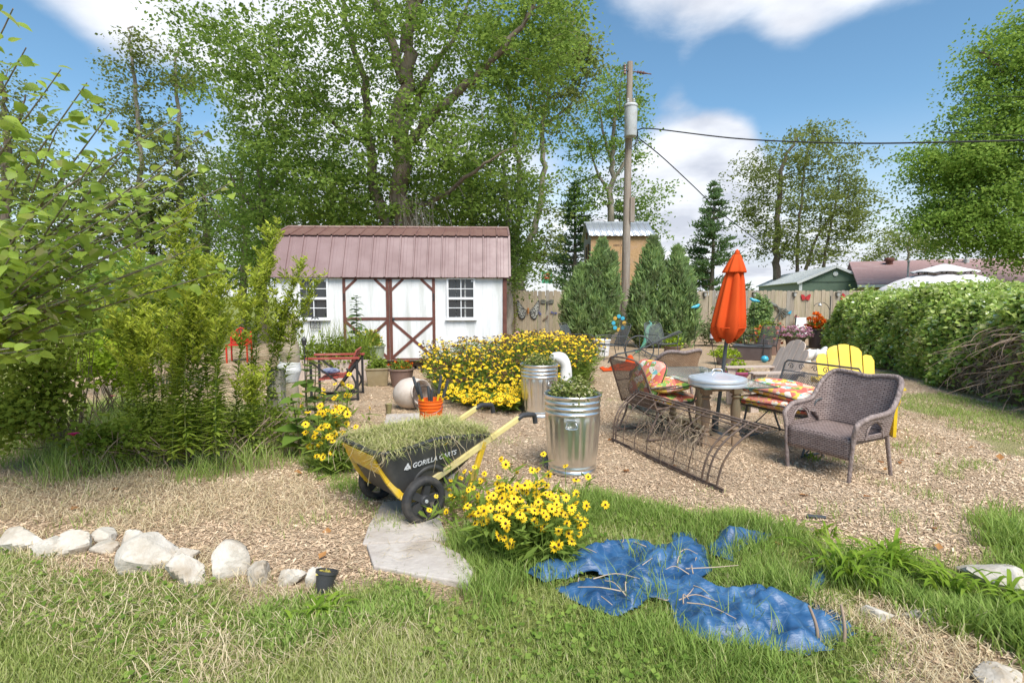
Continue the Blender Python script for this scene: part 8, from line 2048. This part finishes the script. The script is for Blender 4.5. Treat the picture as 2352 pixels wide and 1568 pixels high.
GR = [(322, 1030, 275, 625, 'goldenrod stem bending left over the mulched gap'), (352, 1040, 318, 575, 'goldenrod stem beside the one bending left'), (400, 1070, 425, 462, 'tallest goldenrod, its yellow plume above the shed eave'), (430, 1088, 450, 560, 'goldenrod stem with bare lower stalk in front of the clump'), (455, 1082, 445, 690, 'short goldenrod leaning in the middle of the clump'),
      (480, 1060, 470, 600, 'goldenrod stem with the densest plume'), (498, 1092, 512, 640, 'straight bright goldenrod stalk at the front of the clump'), (505, 1062, 505, 590, 'goldenrod leaning toward the red chair'), (545, 1050, 590, 620, 'goldenrod arching over the red chair'), (380, 1050, 372, 640, 'mid-height goldenrod left of the tallest'), (590, 1020, 630, 520, 'slim goldenrod rising beside the shed roof'),
      (610, 1010, 700, 590, 'arching goldenrod spray across the shed wall'), (620, 1000, 735, 640, 'drooping goldenrod spray reaching the shed window'), (575, 1030, 612, 600, 'feathery goldenrod before the grey post'), (420, 1040, 400, 720, 'short leafy goldenrod at the back of the clump'), (300, 1030, 330, 700, 'short goldenrod at the left of the clump'), (640, 1005, 655, 690, 'low goldenrod wrapped round the grey post'), (590, 1060, 580, 860, 'small goldenrod at the edge of the weeds')]
for k, (px, py, tx_, ty_, lab) in enumerate(GR): goldenrod(lab, px, py, tx_, ty_, 940 + k)
extra = [(440, 1045), (470, 1075), (395, 1085), (360, 1060), (415, 1060), (485, 1035), (330, 1055)]
for k, (px, py) in enumerate(extra):
    goldenrod('leafy goldenrod stem in the thick of the clump', px, py, px + g.normal() * 30, 640 + g.uniform(0, 170), 970 + k, .8)
# weedy stems under the goldenrod
bush('weed_thicket', 'tangle of leafy weeds under the goldenrod', 480, 1065, [(430, 980, 5.2, 150, 80, 1500), (560, 985, 5.3, 110, 60, 900), (330, 1010, 5.0, 110, 50, 700), (640, 970, 5.6, 70, 80, 900)], M_WEED, .036, 991, stemn=40, tone=(.1, 1))
# dark trees of the garden behind: low leafy mass to the far left
# post and statue
M_POSTWOOD = pmat('split_grey_post', (.40, .36, .32), (.29, .25, .21), scale=5, rough=.9, stretch=(6, 6, .6), bump=.4)
pp0 = gl(640, 1005); q = MB(); h_ = P(640, 850, pp0.y).z; box(q, (0, 0, h_ / 2), (.15, .15, h_)); o = q.build('wooden_post', M_POSTWOOD, smooth=0, bevel=.01); o.location = pp0; tag(o, 'thick weathered grey post standing in the weeds', 'post')
M_TANSTONE = pmat('weathered_tan_plaster', (.44, .37, .27), (.34, .27, .19), scale=6, rough=.95, bump=.5)
stt = thing('garden_statue', 'weathered tan and white animal statue behind the goldenrod', 'statue', gl(668, 950), R(5)); Ys = stt.location.y; k = Ys / FOC
def sz(py): return P(668, py, Ys).z
q = MB(); tube(q, crom([(0, 0, 0), (0, 0, sz(900)), (-.02, 0, sz(860))], 4), [.13, .12, .11], 12); q.build('pedestal', M_TANSTONE, stt, smooth=70)
q = MB(); tube(q, crom([(-.01, 0, sz(872)), (.0, 0, sz(845)), (.03, 0, sz(825))], 4), [.12, .16, .12], 14); q.build('white_skirt', M_WHITEPLASTER, stt, smooth=70)
q = MB(); tube(q, crom([(.02, 0, sz(838)), (.0, 0, sz(800)), (-.02, 0, sz(770)), (0, 0, sz(745)), (.03, 0, sz(732)), (.1, -.02, sz(738)), (.16, -.02, sz(742))], 5), [.12, .14, .12, .1, .1, .07, .04], 14); q.build('body', M_TANSTONE, stt, smooth=70)
# far garden seats
def slat_seat(name, label, px, py, wpx, hpx, mat, fancy):
    b = gl(px, py); k = b.y / FOC; w = wpx * k; H_ = hpx * k; root = thing(name, label, 'chair', b, R(12)); bw_ = w
    for s in (-1, 1):
        for y in (0, .42):
            q = MB(); bar(q, (s * bw_ / 2, y, 0), (s * bw_ / 2, y, H_ * .98 if y else .45), .035, .035, up=(1, 0, 0)); q.build('leg', mat, root, smooth=0)
    q = MB(); box(q, (0, .2, .44), (bw_, .46, .025)); q.build('seat', mat, root, smooth=0)
    q = MB(); tube(q, crom([(-bw_ / 2, .42, H_ * .9), (-bw_ * .3, .42, H_ * .97), (0, .42, H_ * 1.1), (bw_ * .3, .42, H_ * .97), (bw_ / 2, .42, H_ * .9)], 5), .022, 7); q.build('top_rail', mat, root, smooth=70)
    q = MB(); box(q, (0, .42, H_ * .85), (bw_, .02, .04)); q.build('mid_rail', mat, root, smooth=0)
    for i in range(7):
        x = -bw_ / 2 + bw_ * (i + .5) / 7; q = MB(); bar(q, (x, .42, .46), (x, .42, H_ * (.95 if abs(i - 3) > 1 else 1.04)), .014 + .02 * (i % 2), .014, up=(0, 1, 0)); q.build('spindle', mat, root, smooth=0)
        if fancy: q = MB(); tube(q, [(x + .04 * math.cos(a), .40, H_ * .68 + .05 * math.sin(a)) for a in np.linspace(0, 6.28, 13)[:-1]], .012, 5, closed=True); q.build('scroll', mat, root, smooth=70)
slat_seat('red_garden_chair', 'ornate bright red metal garden chair behind the goldenrod', 545, 832, 44, 72, pmat('bright_red_paint', (.58, .025, .02), (.5, .02, .015), rough=.45), True)
slat_seat('teal_garden_chair', 'small teal garden chair glimpsed through the left foliage', 272, 830, 36, 46, pmat('teal_paint', (.05, .33, .32), (.04, .28, .28), rough=.5), False)
# lantern stake near the glider
ls = thing('lantern_stake', 'thin black lantern stake beside the statue', 'garden stake', gl(703, 930)); q = MB(); H_ = P(703, 790, ls.location.y).z; tube(q, [(0, 0, 0), (0, 0, H_)], .009, 6); q.build('stake', M_IRON, ls); q = MB(); lathe(q, [(0, 0), (.03, 0), (.04, .08), (.02, .12), (0, .13)], 8, (0, 0, H_)); q.build('lantern', M_IRON, ls)
